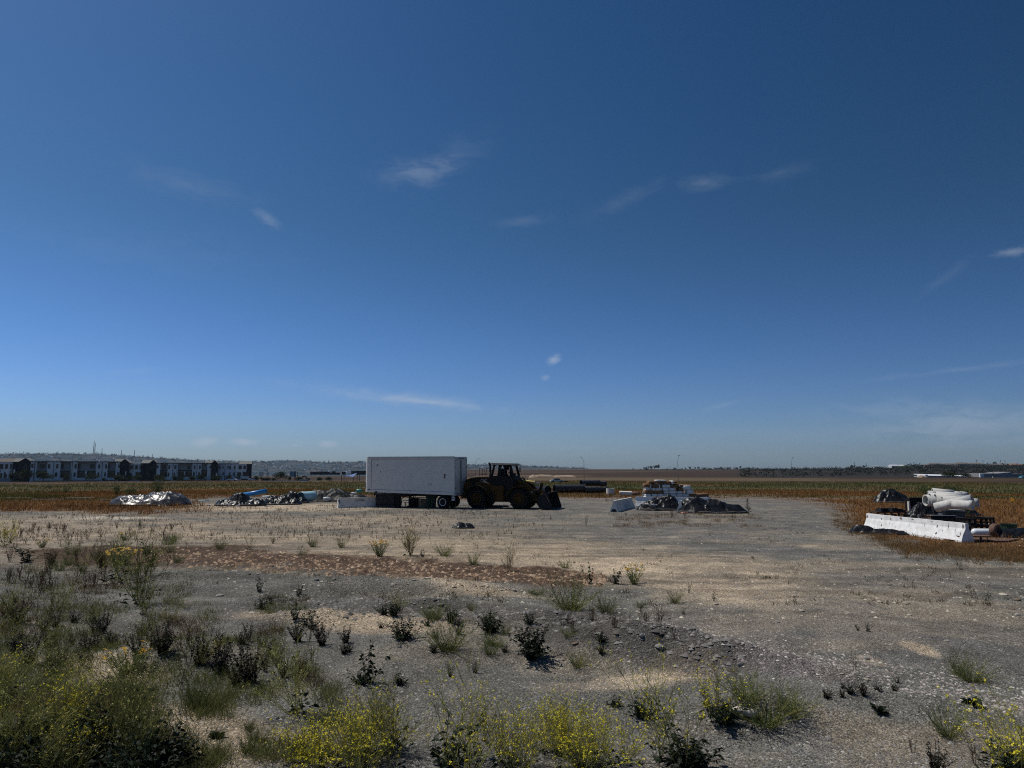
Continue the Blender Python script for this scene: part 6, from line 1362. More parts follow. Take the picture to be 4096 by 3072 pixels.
x, y, z = G(3664, 2096); t = thing('bent_pipe', 'grey bent pipe arch rising behind the long white barrier', 'bent pipe', (x, y, z)); MB().tube([(-.3, 0, 0), (-.3, 0, .34), (-.22, 0, .46), (0, 0, .48), (.08, 0, .36), (.08, 0, 0)], .06, 8).build('arch', 'steel_grey', t); MB().tube([(.22, 0, 0), (.22, 0, .52)], .09, 10).build('stub', 'concrete_worn', t)
x, y, z = G(3735, 2108); tag(MB().lathe([(0, 0), (0, .13), (.4, .13), (.4, .10), (.05, .1), (.05, 0)], (0, 0, 0), (0, 0, 1), 14).build('grey_can', 'concrete_worn', loc=(x, y, z)), 'short grey can behind the middle of the long white barrier', 'can')
for i in range(6): board(3700 + i * 16, 2078 + (i % 3) * 6, 1.4, .3 - i * .17, ['pale stick left of centre in the scrap yard', 'long brown board before the tarps', 'thin board crossing the scrap heap', 'grey board by the black metal sheet', 'old board before the grey storage bin', 'short board right of the scrap heap'][i], 'wood_old' if i % 2 else 'wood_pale', .09, .04, .1 + .05 * i)
for i in range(3): board(3715 + i * 12, 2046 + i * 3, 1.3, .12 * i - .1, ['upper pale board left of the concrete pipes', 'middle pale board left of the concrete pipes', 'lower pale board left of the concrete pipes'][i], 'wood_pale', .1, .05, .08 + .04 * i)
x, y, z = G(3808, 2080); t = thing('storage_bin', 'grey lidded storage bin in the scrap yard', 'bin', (x, y, z), .05); MB().prism([(-.58, 0), (.58, 0), (.62, .46), (-.62, .46)], -.4, .4).build('body', 'steel_grey', t, bevel=.03); MB().box(-.66, .66, -.45, .45, .465, .56).build('lid', 'steel_grey', t, bevel=.02); MB().box(-.55, .45, -.35, .35, .565, .64).build('lid_panel', 'trailer_trim', t, bevel=.02)
x, y, z = G(3788, 2122); t = thing('black_panel', 'black leaning metal sheet behind the right half of the long barrier', 'metal sheet', (x, y, z), -.08); MB().add([(-.62, 0, 0), (.66, 0, 0), (.62, .25, .72), (-.62, .25, .72), (-.62, .05, 0), (.66, .05, 0), (.62, .3, .72), (-.62, .3, .72)], [(3, 2, 1, 0), (4, 5, 6, 7), (0, 1, 5, 4), (1, 2, 6, 5), (2, 3, 7, 6), (3, 0, 4, 7)]).build('sheet', 'black', t); MB().bar((-.63, .27, .73), (.63, .27, .73), .06, .02).build('edge', 'trailer_trim', t)
x, y, z = G(3833, 2110); t = thing('board_pile', 'pile of dark boards between the black sheet and the slatted crate', 'board pile', (x, y, z), -.1)
for k in range(4): MB().box(-.7 + k * .03, .75, -.3, .3, .02 + k * .13, .12 + k * .13).build('board', 'wood_dark' if k % 2 else 'wood_old', t)
x, y, z = G(3905, 2136); t = thing('slatted_crate', 'black slatted round crate frame beside the right end of the long barrier', 'crate', (x, y, z), -.1)
for k in range(20):
    a = 2 * math.pi * k / 20; MB().box(-.035, .035, -.02, .02, .04, .80).build('slat', 'black', t, loc=(.80 * math.cos(a), .55 * math.sin(a), 0), rot=(0, 0, a + math.pi / 2))
for zz in (.05, .40, .76):
    MB().tube([(.80 * math.cos(q * .3142), .55 * math.sin(q * .3142), zz) for q in range(21)], .045, 6, False).build('hoop', 'black', t)
x, y, z = G(3938, 2146); t = thing('gas_tank', 'white cylindrical tank lying by the slatted crate', 'tank', (x, y, z), -.12); MB().lathe([(0, 0), (.02, .10), (.08, .155), (.15, .17), (.78, .17), (.84, .155), (.9, .1), (.92, 0)], (-.55, 0, .19), (1, 0, 0), 20).build('shell', 'tank_white', t, smooth=True); MB().lathe([(0, .06), (0, .13), (.14, .13), (.14, .11), (.02, .06)], (.36, 0, .19), (1, 0, 0), 14).build('collar', 'steel_grey', t)
x, y, z = G(3976, 2146); tag(MB().lathe([(0, .15), (0, .26), (.06, .30), (.22, .30), (.28, .26), (.28, .15), (0, .15)], (-.1, -.05, .30), (.45, -.9, 0), 22).build('rusty_drum', 'rust', smooth=True, loc=(x, y, z)), 'rusty open drum right of the white tank', 'drum')
x, y, z = G(3895, 2166); t = thing('low_table', 'rusty flat metal plate on short legs in front of the white tank', 'metal table', (x, y, z), -.1); MB().box(-.75, .65, -.3, .3, .22, .26).build('top', 'rust', t)
for xx, yy in ((-.4, -.1), (.25, -.1), (.35, .1), (-.35, .15)): MB().box(xx - .03, xx + .03, yy - .03, yy + .03, 0, .22).build('leg', 'rust', t)
x, y, z = G(3950, 2163); tag(MB().add([(-1.9, -.35, .02), (.4, -.7, .02), (1.7, .35, .02), (-1.7, .5, .02), (-1.9, -.35, .07), (.4, -.7, .07), (1.7, .35, .07), (-1.7, .5, .07)], [(3, 2, 1, 0), (4, 5, 6, 7), (0, 1, 5, 4), (1, 2, 6, 5), (2, 3, 7, 6), (3, 0, 4, 7)]).build('steel_plate', 'rust', loc=(x, y, z)), 'flat rusty brown plate on the ground below the white tank', 'metal plate')
x, y, z = G(4036, 2134); t = thing('green_tub', 'dark green plastic tub at the right edge of the scrap yard', 'tub', (x, y, z)); b = MB(); b.lathe([(0, 0), (0, .30), (.42, .36), (.46, .40), (.46, .36), (.06, .27), (.06, 0)], (0, 0, 0), (0, 0, 1), 8); b.build('body', 'bin_green', t)
x, y, z = G(3965, 2108); tag(MB().tube([(-.25, 0, .03), (-.1, .1, .10), (.1, .15, .14), (.28, .18, .10)], [.02, .06, .06, .02], 6).build('curved_scrap', 'wood_pale', loc=(x, y, z)), 'pale curved scrap on the grass above the rusty drum', 'scrap')
for i in range(4): board(60 + i * 130, 1998 + (i % 2) * 6, 3.4 - i * .4, .04 * i, ['leftmost pale board lying in the brown grass', 'second pale board in the brown grass at left', 'third pale board in the brown grass at left', 'fourth pale board, nearest the silver tarp'][i], 'wood_pale', .16, .06, .12)
# log in the foreground bush and straw heads right
x, y, z = G(2975, 2872); o = MB().tube([(-.16, .07, .05), (-.05, .02, .09), (.08, -.03, .07), (.14, -.06, .06)], [.035, .045, .05, .035], 8).build('wood_log', 'bone', loc=(x, y, z), smooth=True); tag(o, 'bleached broken log at the foot of the big green bush', 'log')
def stalks(px, py, H, lab):
    t = T_STALK; return t
for i, (px, py, lab) in enumerate([(4055, 2042, 'yellow flowered stalk standing alone in brown grass at far right'), (3718, 1990, 'small pale flower head stalk behind the green shrub'), (3668, 2020, 'thin pale flowered stalk behind the steel skip')]):
    x, y, z = G(px, py); g = np.random.RandomState(i); S, B = Q(), Q()
    for k in range(4):
        pts, _ = path((g.normal() * .05, 0, 0), (g.normal() * .1, 0, 1), (.95, 1.15, .6)[i] * g.uniform(.7, 1), 4, g, .06); S.stem(pts, .012, .006)
        for _ in range(6): B.puff(pts[-1] + g.normal(size=3) * .04, .06, g, 4)
    t = thing('flower_stalk', lab, 'flower stalk', (x, y, z)); obj('stem', S.me('stem', 'stem_dry'), t); obj('blossom', B.me('blossom', 'bloom_gold' if i == 0 else 'bloom_pale'), t)
# ---------------------------------------------------------------- trees
def tree_mesh(seed, H=4.5, W=4.0, trunk=1.2, n=1500, leaf=.28, m='crown_green', lobes=12, flat=.6):
    g = np.random.RandomState(seed); S, Lf = Q(), Q()
    pts, d = path((0, 0, -.1), (0, 0, 1), trunk + H * .25, 4, g, .05); S.stem(pts, .11 * H / 4.5, .07 * H / 4.5)
    cs = []
    for k in range(lobes):
        c = np.array((g.normal() * .26 * W, g.normal() * .26 * W, trunk + (H - trunk) * g.uniform(.22, .80))); cs.append((c, g.uniform(.14, .27) * W))
        p2 = [pts[-2], (pts[-1] + c) / 2 + g.normal(size=3) * .1, c]; S.stem(p2, .05, .015)
    for i in range(n):
        c, r = cs[g.randint(lobes)]; v = g.normal(size=3); v /= np.linalg.norm(v); q = c + v * r * g.uniform(.45, 1.12) * np.array((1, 1, flat + .2))
        if q[2] < trunk * .7: q[2] = trunk * .7 + g.rand() * .5
        Lf.leaf(q, v + g.normal(size=3) * .6, leaf * g.uniform(.6, 1.4), leaf * .7, g, 0)
    o = bpy.data.objects.new('tree', None); COL.objects.link(o); obj('trunk', S.me('trunk', 'bark'), o); obj('crown', Lf.me('crown', m), o); return register(o)
TT = [tree_mesh(1), tree_mesh(2, 4.2, 4.6, 1.1), tree_mesh(3, 3.2, 3.4, .6, 1200), tree_mesh(4, 2.4, 3.0, .2, 1000)]
TD = [tree_mesh(5, 6, 6, 1.6, 900, .5, 'crown_dark', 9), tree_mesh(6, 7, 5, 2.2, 900, .5, 'crown_dark', 8), tree_mesh(7, 3.5, 7, .3, 900, .5, 'crown_dark', 10), tree_mesh(8, 8, 4, 1.5, 900, .5, 'crown_dark', 8)]
def tree(tpl, px, Y, s, lab, group=None, wide=1, name='tree', z=None):
    x, y, zz = GY(px, Y, z); o = dup(tpl, (x, y, zz), _rnd.uniform(0, 6), lab, group, (s * wide, s * wide, s)); o['category'] = 'tree'; o.name = name; return o
# ---------------------------------------------------------------- townhouses
def TH(px): return 330 + px / 1013 * 38
def townhouse(name, label, px0, px1, build):
    D0, D1 = TH(px0), TH(px1); ax, ay = (px0 - 2048) / FPX * D0, D0; bx, by = (px1 - 2048) / FPX * D1, D1; rz = math.atan2(by - ay, bx - ax); L = math.hypot(bx - ax, by - ay); z = gzf(ax, ay) - .1
    t = thing(name, label, 'townhouse', (ax, ay, z), rz); k = L / (px1 - px0)
    X = lambda p: (p - px0) * k
    def Zv(py, p=None): return (1921.5 - py) * TH(px0 if p is None else p) / FPX
    build(t, X, Zv); return t
def wall(t, X0, X1, z0, z1, y0, m, depth=9): return MB().box(X0, X1, y0, y0 + depth, z0, z1).build('wall', m, t)
def win(t, x0, x1, z0, z1, y0):
    w = MB(); w.box(x0, x1, y0 - .06, y0 - .01, z0, z1); o = w.build('window', 'window_dark', t); f = MB(); xm = (x0 + x1) / 2
    f.box(x0 - .07, x0, y0 - .10, y0 - .005, z0 - .07, z1 + .07); f.box(x1, x1 + .07, y0 - .10, y0 - .005, z0 - .07, z1 + .07); f.box(x0, x1, y0 - .10, y0 - .005, z1, z1 + .07); f.box(x0, x1, y0 - .10, y0 - .005, z0 - .07, z0)
    if x1 - x0 > .7: f.box(xm - .03, xm + .03, y0 - .10, y0 - .065, z0, z1)
    f.build('frame', 'dark_trim', o); return o
def gable(t, x0, x1, z, h, y0, depth, m, ridge='y', over=.25):
    b = MB()
    if ridge == 'y':
        xm = (x0 + x1) / 2; pr = [(x0 - over, z - .05), (xm, z + h), (x1 + over, z - .05), (x1 + over, z + .12), (xm, z + h + .17), (x0 - over, z + .12)]; b.prism(pr, y0 - over, y0 + depth)
        o = b.build('roof', m, t); MB().prism([(x0, z), (x1, z), (xm, z + h - .02)], y0, y0 + depth - .1).build('gable_wall', 'clad_dark', t)
    else:
        ym = y0 + depth / 2; b.prism([(y0 - over, z - .02), (ym, z + h), (y0 + depth + over, z - .02), (y0 + depth + over, z + .12), (ym, z + h + .16), (y0 - over, z + .12)], x0 - over, x1 + over, 'x'); o = b.build('roof', m, t)
    return o
S1 = 560 / 2212.
def z1p(v): return v * S1
def z1y(v): return 1740 + v * S1
def house_a(t, X, Zv):   # white block, left edge, plus dark gabled end
    wall(t, X(-6), X(65), 0, Zv(z1y(405)), 0, 'stucco_white'); wall(t, X(66), X(138), 0, Zv(z1y(405)), -1.2, 'clad_dark', 10)
    gable(t, X(4), X(64), Zv(z1y(405)), 1.5, .2, 8, 'roof_brown', 'x'); gable(t, X(92), X(138), Zv(z1y(405)), 1.75, -1.2, 9.5, 'roof_grey', 'y'); gable(t, X(67), X(115), Zv(z1y(405)), 1.6, 0, 7, 'roof_grey', 'x')
    for a, b, c, d in [(55, 102, 440, 510), (138, 172, 440, 510), (215, 240, 440, 510), (-5, 12, 440, 500), (70, 95, 580, 650), (125, 160, 570, 655)]: win(t, X(z1p(a)), X(z1p(b)), Zv(z1y(d)), Zv(z1y(c)), 0)
    for a, b, c, d in [(360, 375, 445, 505), (440, 460, 445, 505), (472, 490, 445, 505)]: win(t, X(z1p(a)), X(z1p(b)), Zv(z1y(d)), Zv(z1y(c)), -1.2)
    MB().box(X(0), X(65), -.35, -.02, 0, Zv(z1y(660))).build('plinth', 'stucco_grey_and_shade', t)
townhouse('townhouse', 'leftmost townhouse block, white with a dark gabled end, cut by the left edge', 0, 139, house_a)
def row(t, X, Zv, P_, Y_, prot, recess, ups, lows, big, doors, ledge, garages, spouts, top, gab=None, px_end=None, blue=None):
    H = Zv(Y_(top))
    for a, b in prot: wall(t, X(P_(a)), X(P_(b)), 0, H, -1.6, 'stucco_white', 11)
    for a, b in recess:
        wall(t, X(P_(a)) + .01, X(P_(b)) - .01, 0, H - .05, .4, 'stucco_grey_and_shade', 9); MB().box(X(P_(a)) + .02, X(P_(b)) - .02, -1.2, .39, Zv(Y_(558)), Zv(Y_(548))).build('balcony_beam', 'dark_trim', t)  # recess walls are coloured darker to carry the shade of the setback
        MB().box(X(P_(a)) + .02, X(P_(b)) - .02, .30, .395, Zv(Y_(648)), Zv(Y_(575))).build('balcony_door', 'window_dark', t)
    for a, b in doors: MB().box(X(P_(a)), X(P_(b)), -1.72, -1.605, Zv(Y_(655)), Zv(Y_(575))).build('door', 'window_dark', t)
    lx0, lx1 = ledge; MB().box(X(P_(lx0)), X(P_(lx1)), -1.95, -1.62, Zv(Y_(700)), Zv(Y_(658))).build('balcony_ledge', 'stucco_white', t)
    for a, b in garages: MB().box(X(P_(a)), X(P_(b)), -1.70, -1.61, 0, Zv(Y_(698))).build('garage_door', 'window_dark', t)
    for a, b, c, d in ups + lows:
        inr = any(q0 <= a and b <= q1 for q0, q1 in recess); win(t, X(P_(a)), X(P_(b)), Zv(Y_(d)), Zv(Y_(c)), .4 if inr else -1.6)
    for a in spouts: MB().box(X(P_(a)), X(P_(a)) + .16, -1.74, -1.62, .2, H).build('downspout', 'dark_trim', t)
    x0, x1 = X(P_(prot[0][0])), X(P_(prot[-1][1])); MB().box(x0 - .2, x1 + .1, -1.9, 9, H + .01, H + .30).build('roof', 'dark_trim', t)
    r = MB(); g = random.Random(int(x1 * 10)); xx = x0
    while xx < x1 - .6: w = g.uniform(.3, 1.1); r.box(xx, xx + w, -1.6, -1.2, H + .31, H + .33 + g.uniform(.05, .3)); xx += w + g.uniform(.1, .9)
    r.build('sunlit_roof_specks', 'ware_white', t)  # white bits stand in for sunlit specks along the roof edge
def house_b(t, X, Zv):
    prot = [(550, 640), (800, 1000), (1165, 1262), (1560, 1742), (1872, 1942)]; rec = [(640, 800), (1000, 1165), (1262, 1560), (1742, 1872)]
    ups = [(562, 588, 440, 495), (675, 750, 445, 505), (814, 840, 445, 508), (940, 965, 445, 508), (1005, 1036, 445, 508), (1222, 1248, 445, 508), (1265, 1295, 445, 508), (1450, 1515, 448, 508), (1594, 1618, 448, 508), (1706, 1728, 448, 508), (1745, 1768, 448, 508), (1916, 1938, 450, 498)]
    lows = [(556, 578, 545, 630), (930, 954, 575, 640), (1216, 1240, 575, 640), (1590, 1612, 575, 638), (1700, 1720, 575, 635), (1902, 1928, 570, 625)]
    row(t, X, Zv, z1p, z1y, prot, rec, ups, lows, [], [], (620, 1870), [(625, 868), (906, 1145), (1186, 1380), (1420, 1625), (1700, 1865)], [604, 894, 1180, 1652], 408)
    MB().box(X(z1p(1400)), X(z1p(1412)), -1.5, .3, Zv(z1y(655)), Zv(z1y(545))).build('divider_wall', 'stucco_white', t)
    wall(t, X(z1p(1945)), X(z1p(2090)), 0, Zv(z1y(420)), -2.6, 'clad_dark', 12); gable(t, X(z1p(1945)), X(z1p(2090)), Zv(z1y(420)), 1.75, -2.6, 11, 'roof_grey', 'y'); gable(t, X(z1p(1850)), X(z1p(2010)), Zv(z1y(412)), 1.55, -1.4, 6, 'roof_grey', 'x')
    win(t, X(z1p(2028)), X(z1p(2042)), Zv(z1y(640)), Zv(z1y(570)), -2.6)
townhouse('townhouse', 'long white townhouse row with recessed balconies and a dark gabled right end', 139, 529, house_b)
def z2p(v): return 500 + v * S1
z2y = z1y
def house_c(t, X, Zv):
    wall(t, X(z2p(110)), X(z2p(298)), 0, Zv(z2y(445)), 0, 'stucco_white'); wall(t, X(z2p(300)), X(z2p(542)), 0, Zv(z2y(440)), -1.5, 'clad_dark', 11); gable(t, X(z2p(432)), X(z2p(542)), Zv(z2y(440)), 1.6, -1.5, 10, 'roof_grey', 'y'); gable(t, X(z2p(302)), X(z2p(480)), Zv(z2y(440)), 1.45, -.2, 7, 'roof_grey', 'x')
    for a, b, c, d in [(125, 172, 472, 530), (205, 236, 472, 530), (272, 290, 472, 530), (115, 165, 595, 650), (215, 290, 580, 660)]: win(t, X(z2p(a)), X(z2p(b)), Zv(z2y(d)), Zv(z2y(c)), 0)
    for a, b, c, d in [(398, 410, 475, 525), (464, 476, 475, 525), (482, 496, 475, 525), (390, 402, 595, 645)]: win(t, X(z2p(a)), X(z2p(b)), Zv(z2y(d)), Zv(z2y(c)), -1.5)
townhouse('townhouse', 'third townhouse, short white part beside a wide dark gabled house', 529, 638, house_c)
def house_d(t, X, Zv):
    prot = [(545, 600), (715, 868), (1098, 1240), (1335, 1395)]; rec = [(600, 715), (868, 1098), (1240, 1335)]
    ups = [(550, 570, 475, 518), (620, 678, 475, 530), (728, 748, 475, 530), (820, 840, 475, 530), (1018, 1056, 475, 530), (1124, 1142, 478, 530), (1206, 1226, 478, 530), (1372, 1388, 478, 520)]; lows = [(724, 742, 590, 645), (812, 832, 590, 640), (1116, 1138, 578, 640), (1200, 1220, 585, 635)]
    row(t, X, Zv, z2p, z2y, prot, rec, ups, lows, [], [], (650, 1335), [(660, 770), (865, 1150), (1180, 1330)], [792, 1168], 445)
    wall(t, X(z2p(1398)), X(z2p(1502)), 0, Zv(z2y(448)), -2.4, 'clad_dark', 12); gable(t, X(z2p(1398)), X(z2p(1502)), Zv(z2y(448)), 1.6, -2.4, 11, 'roof_grey', 'y'); gable(t, X(z2p(1300)), X(z2p(1450)), Zv(z2y(446)), 1.45, -1.2, 6, 'roof_grey', 'x')
    for a, b, c, d in [(1435, 1450, 478, 520), (1432, 1446, 590, 640)]: win(t, X(z2p(a)), X(z2p(b)), Zv(z2y(d)), Zv(z2y(c)), -2.4)
townhouse('townhouse', 'fourth townhouse row, white with recessed bays and a narrow dark gabled end', 638, 880, house_d)
def house_e(t, X, Zv):
    wall(t, X(z2p(1505)), X(z2p(1780)), 0, Zv(z2y(462)), 0, 'stucco_blue'); wall(t, X(z2p(1782)), X(z2p(1950)), 0, Zv(z2y(460)), -1.4, 'stucco_white', 11); wall(t, X(z2p(1952)), X(z2p(2024)), 1.2, Zv(z2y(458)), -1.0, 'clad_dark', 10)
    gable(t, X(z2p(1840)), X(z2p(2024)), Zv(z2y(460)), 1.55, -1.0, 7, 'roof_grey', 'x'); r = MB().box(X(z2p(1505)), X(z2p(1830)), -.2, 8, Zv(z2y(462)) + .01, Zv(z2y(448))).build('roof', 'roof_brown', t)
    for a, b, c, d in [(1516, 1540, 488, 540), (1572, 1588, 488, 528), (1650, 1664, 488, 528), (1678, 1696, 488, 540), (1752, 1768, 488, 540), (1580, 1594, 590, 632), (1676, 1690, 592, 635), (1748, 1764, 590, 645)]: win(t, X(z2p(a)), X(z2p(b)), Zv(z2y(d)), Zv(z2y(c)), 0)
    for a, b, c, d in [(1828, 1872, 485, 538), (1905, 1935, 485, 538), (1808, 1866, 590, 640)]: win(t, X(z2p(a)), X(z2p(b)), Zv(z2y(d)), Zv(z2y(c)), -1.4)
    MB().box(X(z2p(1895)), X(z2p(1990)), -1.7, -1.42, Zv(z2y(648)), Zv(z2y(583))).build('balcony', 'window_dark', t); MB().box(X(z2p(1870)), X(z2p(1995)), -1.75, -1.43, Zv(z2y(690)), Zv(z2y(652))).build('balcony_ledge', 'stucco_white', t); MB().box(X(z2p(1872)), X(z2p(1980)), -1.5, -1.42, 0, Zv(z2y(690))).build('garage_door', 'window_dark', t)
    MB().box(X(z2p(1608)), X(z2p(1614)), -.12, -.02, .2, Zv(z2y(465))).build('downspout', 'dark_trim', t)
townhouse('townhouse', 'rightmost townhouse, bluish white with a gabled white and dark end', 880, 1013, house_e)
# street trees before the townhouses
for i, (pa, pb, h) in enumerate([(z1p(-60), z1p(50), 150), (z1p(175), z1p(300), 140), (z1p(290), z1p(520), 195), (z1p(628), z1p(875), 165), (z1p(1070), z1p(1190), 95), (z1p(1425), z1p(1608), 115), (z1p(1640), z1p(1715), 60), (z1p(1775), z1p(1980), 105), (z2p(90), z2p(180), 80), (z2p(200), z2p(370), 105), (z2p(480), z2p(655), 105),
                                 (z2p(755), z2p(868), 85), (z2p(900), z2p(1010), 80), (z2p(1030), z2p(1140), 85), (z2p(1188), z2p(1322), 105), (z2p(1440), z2p(1610), 98), (z2p(1650), z2p(1758), 95), (z2p(1792), z2p(1858), 85)]):
    Y = TH(min(pa, 1013)) - 9; W = (pb - pa) * Y / FPX; H = h * S1 * Y / FPX; tp = TT[3] if H < 5.5 * .6 and W > H else TT[i % 3]
    H0 = {0: 4.5, 1: 4.2, 2: 3.2, 3: 2.4}[TT.index(tp)]; W0 = {0: 4.4, 1: 5.0, 2: 3.7, 3: 3.3}[TT.index(tp)]; s = H / H0
    tree(tp, (pa + pb) / 2, Y, s, 'street tree before the townhouses, ' + ['cut by the left edge', 'small, left of the biggest tree', 'biggest, before the first dark gabled house', 'round crown on the long white row', 'small low one left of the row middle', 'before the right part of the long row', 'bushy dwarf right of the row middle', 'before the right end of the long row', 'slim one by the third townhouse',
          'before the third townhouse', 'at the left end of the fourth row', 'small, left in the fourth row', 'second in the fourth row', 'third in the fourth row', 'before the right bay of the fourth row', 'before the bluish wall, left', 'before the bluish wall, middle', 'before the white gabled end'][i], 'street trees before the townhouses', W / (W0 * s), 'street_tree')
# lamps and banners
def lamp(px, Y, ytop, arm, lab, ybase=None, r=.09, head=True, single=True):
    x, y, z = GY(px, Y); H = P(px, ytop, Y)[2] - z; t = thing('street_lamp', lab, 'street lamp', (x, y, z))
    MB().tube([(0, 0, 0), (0, 0, H * .80)], [r, r * .7], 8).build('pole', 'pole_grey', t)
    ax = arm; MB().tube([(0, 0, H * .80), (ax * .35, 0, H * .90), (ax * .75, 0, H * .985), (ax, 0, H)], r * .55, 6).build('arm', 'pole_grey', t)
    MB().box(ax - .1 - .35, ax + .45 - .1, -.14, .14, H - .12, H + .02).build('lamp_head', 'pole_grey', t); return t
lamp(z1p(605), 315, z1y(322), 3.2, 'street lamp rising before the long white townhouse row', r=.11); lamp(z2p(850), 350, z2y(385), -2.2, 'street lamp with arm to the left before the fourth townhouse row', r=.12)
lamp(1000 + 300 * S1, 372, 1740 + 413 * S1, -2.1, 'street lamp right of the townhouses, arm to the left', r=.12); lamp(1011, 395, z2y(405), 3.0, 'street lamp behind the right end of the townhouses', r=.1)
lamp(1902, 420, 1834, 2.3, 'street lamp between the trailer and the loader stack', r=.12); lamp(2334, 270, 1828, -1.15, 'street lamp standing alone right of the loader', r=.09)
lamp(2707, 250, 1821, .55, 'street lamp behind the bale stack', r=.08); lamp(3158, 262, 1831, .7, 'street lamp alone before the dark hillside', r=.08)
for px, lab in ((z1p(60), 'left one'), (z1p(170), 'middle one'), (z1p(285), 'right one')):
    x, y, z = GY(px, 318); t = thing('banner_post', 'white banner on a post at the left edge, ' + lab, 'banner post', (x, y, z)); MB().tube([(0, 0, 0), (0, 0, 5.6)], .07, 6).build('post', 'pole_grey', t); MB().box(-.32, .32, -.06, .0, 3.6 if 'middle' in lab else 4.2, 5.6).build('banner', 'stucco_white' if 'left' not in lab else 'slat_blue', t)
for px, zz, lab in ((z1p(1405), 5, 'before the long white row'), (z1p(2035), 4.6, 'on the dark gabled end'), (z2p(175), 4.2, 'by the third townhouse'), (z2p(982), 4.5, 'in the fourth row'), (z2p(1482), 3.8, 'left of the bluish wall')):
    x, y, z = GY(px, TH(px) - 12); t = thing('banner_post', 'thin post with small white banner ' + lab, 'banner post', (x, y, z)); MB().tube([(0, 0, 0), (0, 0, zz)], .06, 6).build('post', 'pole_grey', t); MB().box(-.22, .22, -.05, .0, zz - 1.5, zz).build('banner', 'stucco_white', t)
# low white wall along the street
x0, y0, z0_ = GY(-400, 318); x1, y1, z1_ = GY(1010, 352)
# cars
def car(px, Y, rz, m, lab):
    x, y, z = GY(px, Y); t = thing('parked_car', lab, 'car', (x, y, z), rz)
    MB().prism([(-2.2, .35), (-2.25, .75), (-1.5, .95), (1.3, .95), (2.2, .75), (2.2, .35)], -.85, .85).build('body', m, t, bevel=.05); MB().prism([(-1.2, .95), (-.7, 1.42), (.6, 1.42), (1.25, .95)], -.75, .75).build('cabin', 'window_dark', t, bevel=.03); MB().box(-.66, .55, -.72, .72, 1.40, 1.46).build('roof', m, t)
    for xx in (-1.4, 1.4):
        for yy in (-.88, .70): MB().lathe([(0, 0), (0, .32), (.18, .32), (.18, 0)], (xx, yy, .33), (0, 1, 0), 14).build('wheel', 'rubber', t)
    return t
car(z2p(1735), 345, 0, 'paint_white', 'white car parked before the bluish townhouse'); car(z2p(2055), 352, .3, 'paint_white', 'white car right of the last townhouse'); car(2225, 240, .2, 'trailer_trim', 'pale grey car on the track right of the loader'); car(4078, 352, .2, 'paint_cyan', 'light blue cab vehicle by the grey building at right')
# playground and containers beyond the field, left of the trailer
for i, (p0, p1, h) in enumerate([(1247, 1261, 2.0), (1264, 1322, 2.0), (1324, 1333, 1.4), (1334, 1345, 2.3), (1347, 1364, 1.3), (1372, 1386, 1.9), (1410, 1428, 2.4), (1430, 1470, 2.6)]):
    Y = 640; x0 = (p0 - 2048) / FPX * Y; x1 = (p1 - 2048) / FPX * Y; z = P(1300, 1898, Y)[2]; t = thing('storage_container', 'black container on the rise left of the trailer, ' + ['leftmost small', 'longest of the left group', 'tiny middle', 'raised middle', 'low middle', 'low right of middle', 'behind the blue sail', 'touching the trailer outline'][i], 'container', (x0, Y, z - .2)); b = MB().box(0, x1 - x0, 0, 2.4, 0, h * 1.25 + .2)
    b.build('body', 'dark_metal', t); r = MB()
    for k in range(int((x1 - x0) / 1.2)): r.box(k * 1.2 + .3, k * 1.2 + .5, -.06, -.001, .2, h * 1.2)
    r.build('rib', 'black', t)
x, y, z = GY(1400, 330); t = thing('shade_sail', 'blue shade sail stretched over posts left of the trailer', 'shade sail', (x, y, z)); zt = lambda py: P(1400, py, 330)[2] - z
a = [(-2.0, 0, zt(1902)), (3.9, 1, zt(1892)), (2.2, -2, zt(1908)), (.5, 0, zt(1904.5))]; a = [(-2.1, 0, zt(1901.5)), (.3, 0, zt(1899.5)), (3.6, 1, zt(1891.5)), (2.4, -1.5, zt(1907.5)), (.2, -.5, zt(1904.5)), (-2.0, -.2, zt(1904.5))]
MB().add(a + [(p[0], p[1] + .04, p[2] - .03) for p in a], [(0, 1, 2, 3, 4, 5), (11, 10, 9, 8, 7, 6)] + [(i, (i + 1) % 6, (i + 1) % 6 + 6, i + 6) for i in range(6)]).build('sail', 'sail_blue', t)
for px in (-2.1, 2.3, 3.9, 5.0): MB().tube([(px, 0, 0), (px, 0, zt(1893) if px > 3 else zt(1902))], .12, 6).build('post', 'black', t)
for px, top, lab in ((1372, 1900, 'alone left of the blue sail'), (1185, 1888, 'left of the pair beside the screen'), (1190, 1885, 'right of the pair beside the screen'), (1197.5, 1888, 'thin, right of the pair')):
    x, y, z = GY(px, 330); t = MB().tube([(0, 0, 0), (0, 0, P(px, top, 330)[2] - z)], .13, 6).build('post', 'black', loc=(x, y, z)); tag(t, 'dark post ' + lab, 'post')
x, y, z = GY(1178, 345); t = thing('screen_panel', 'pale blue translucent looking screen between dark posts left of centre', 'screen', (x, y, z)); MB().box(-1.5, 1.5, 0, .1, 1.9, P(1178, 1885.5, 345)[2] - z).build('panel', 'slat_blue', t); MB().box(-1.5, -1.4, .1, .2, 0, 4).build('leg', 'black', t); MB().box(1.4, 1.5, .1, .2, 0, 4).build('leg', 'black', t)
x, y, z = GY(1224, 335); tag(MB().tube([(1.25 * math.cos(q), 0, 1.0 + 1.25 * math.sin(q)) for q in [i * .35 - .9 for i in range(15)]], .28, 8).build('play_ring', 'black', loc=(x, y, z)), 'black ring shaped playground piece left of the containers', 'play ring')
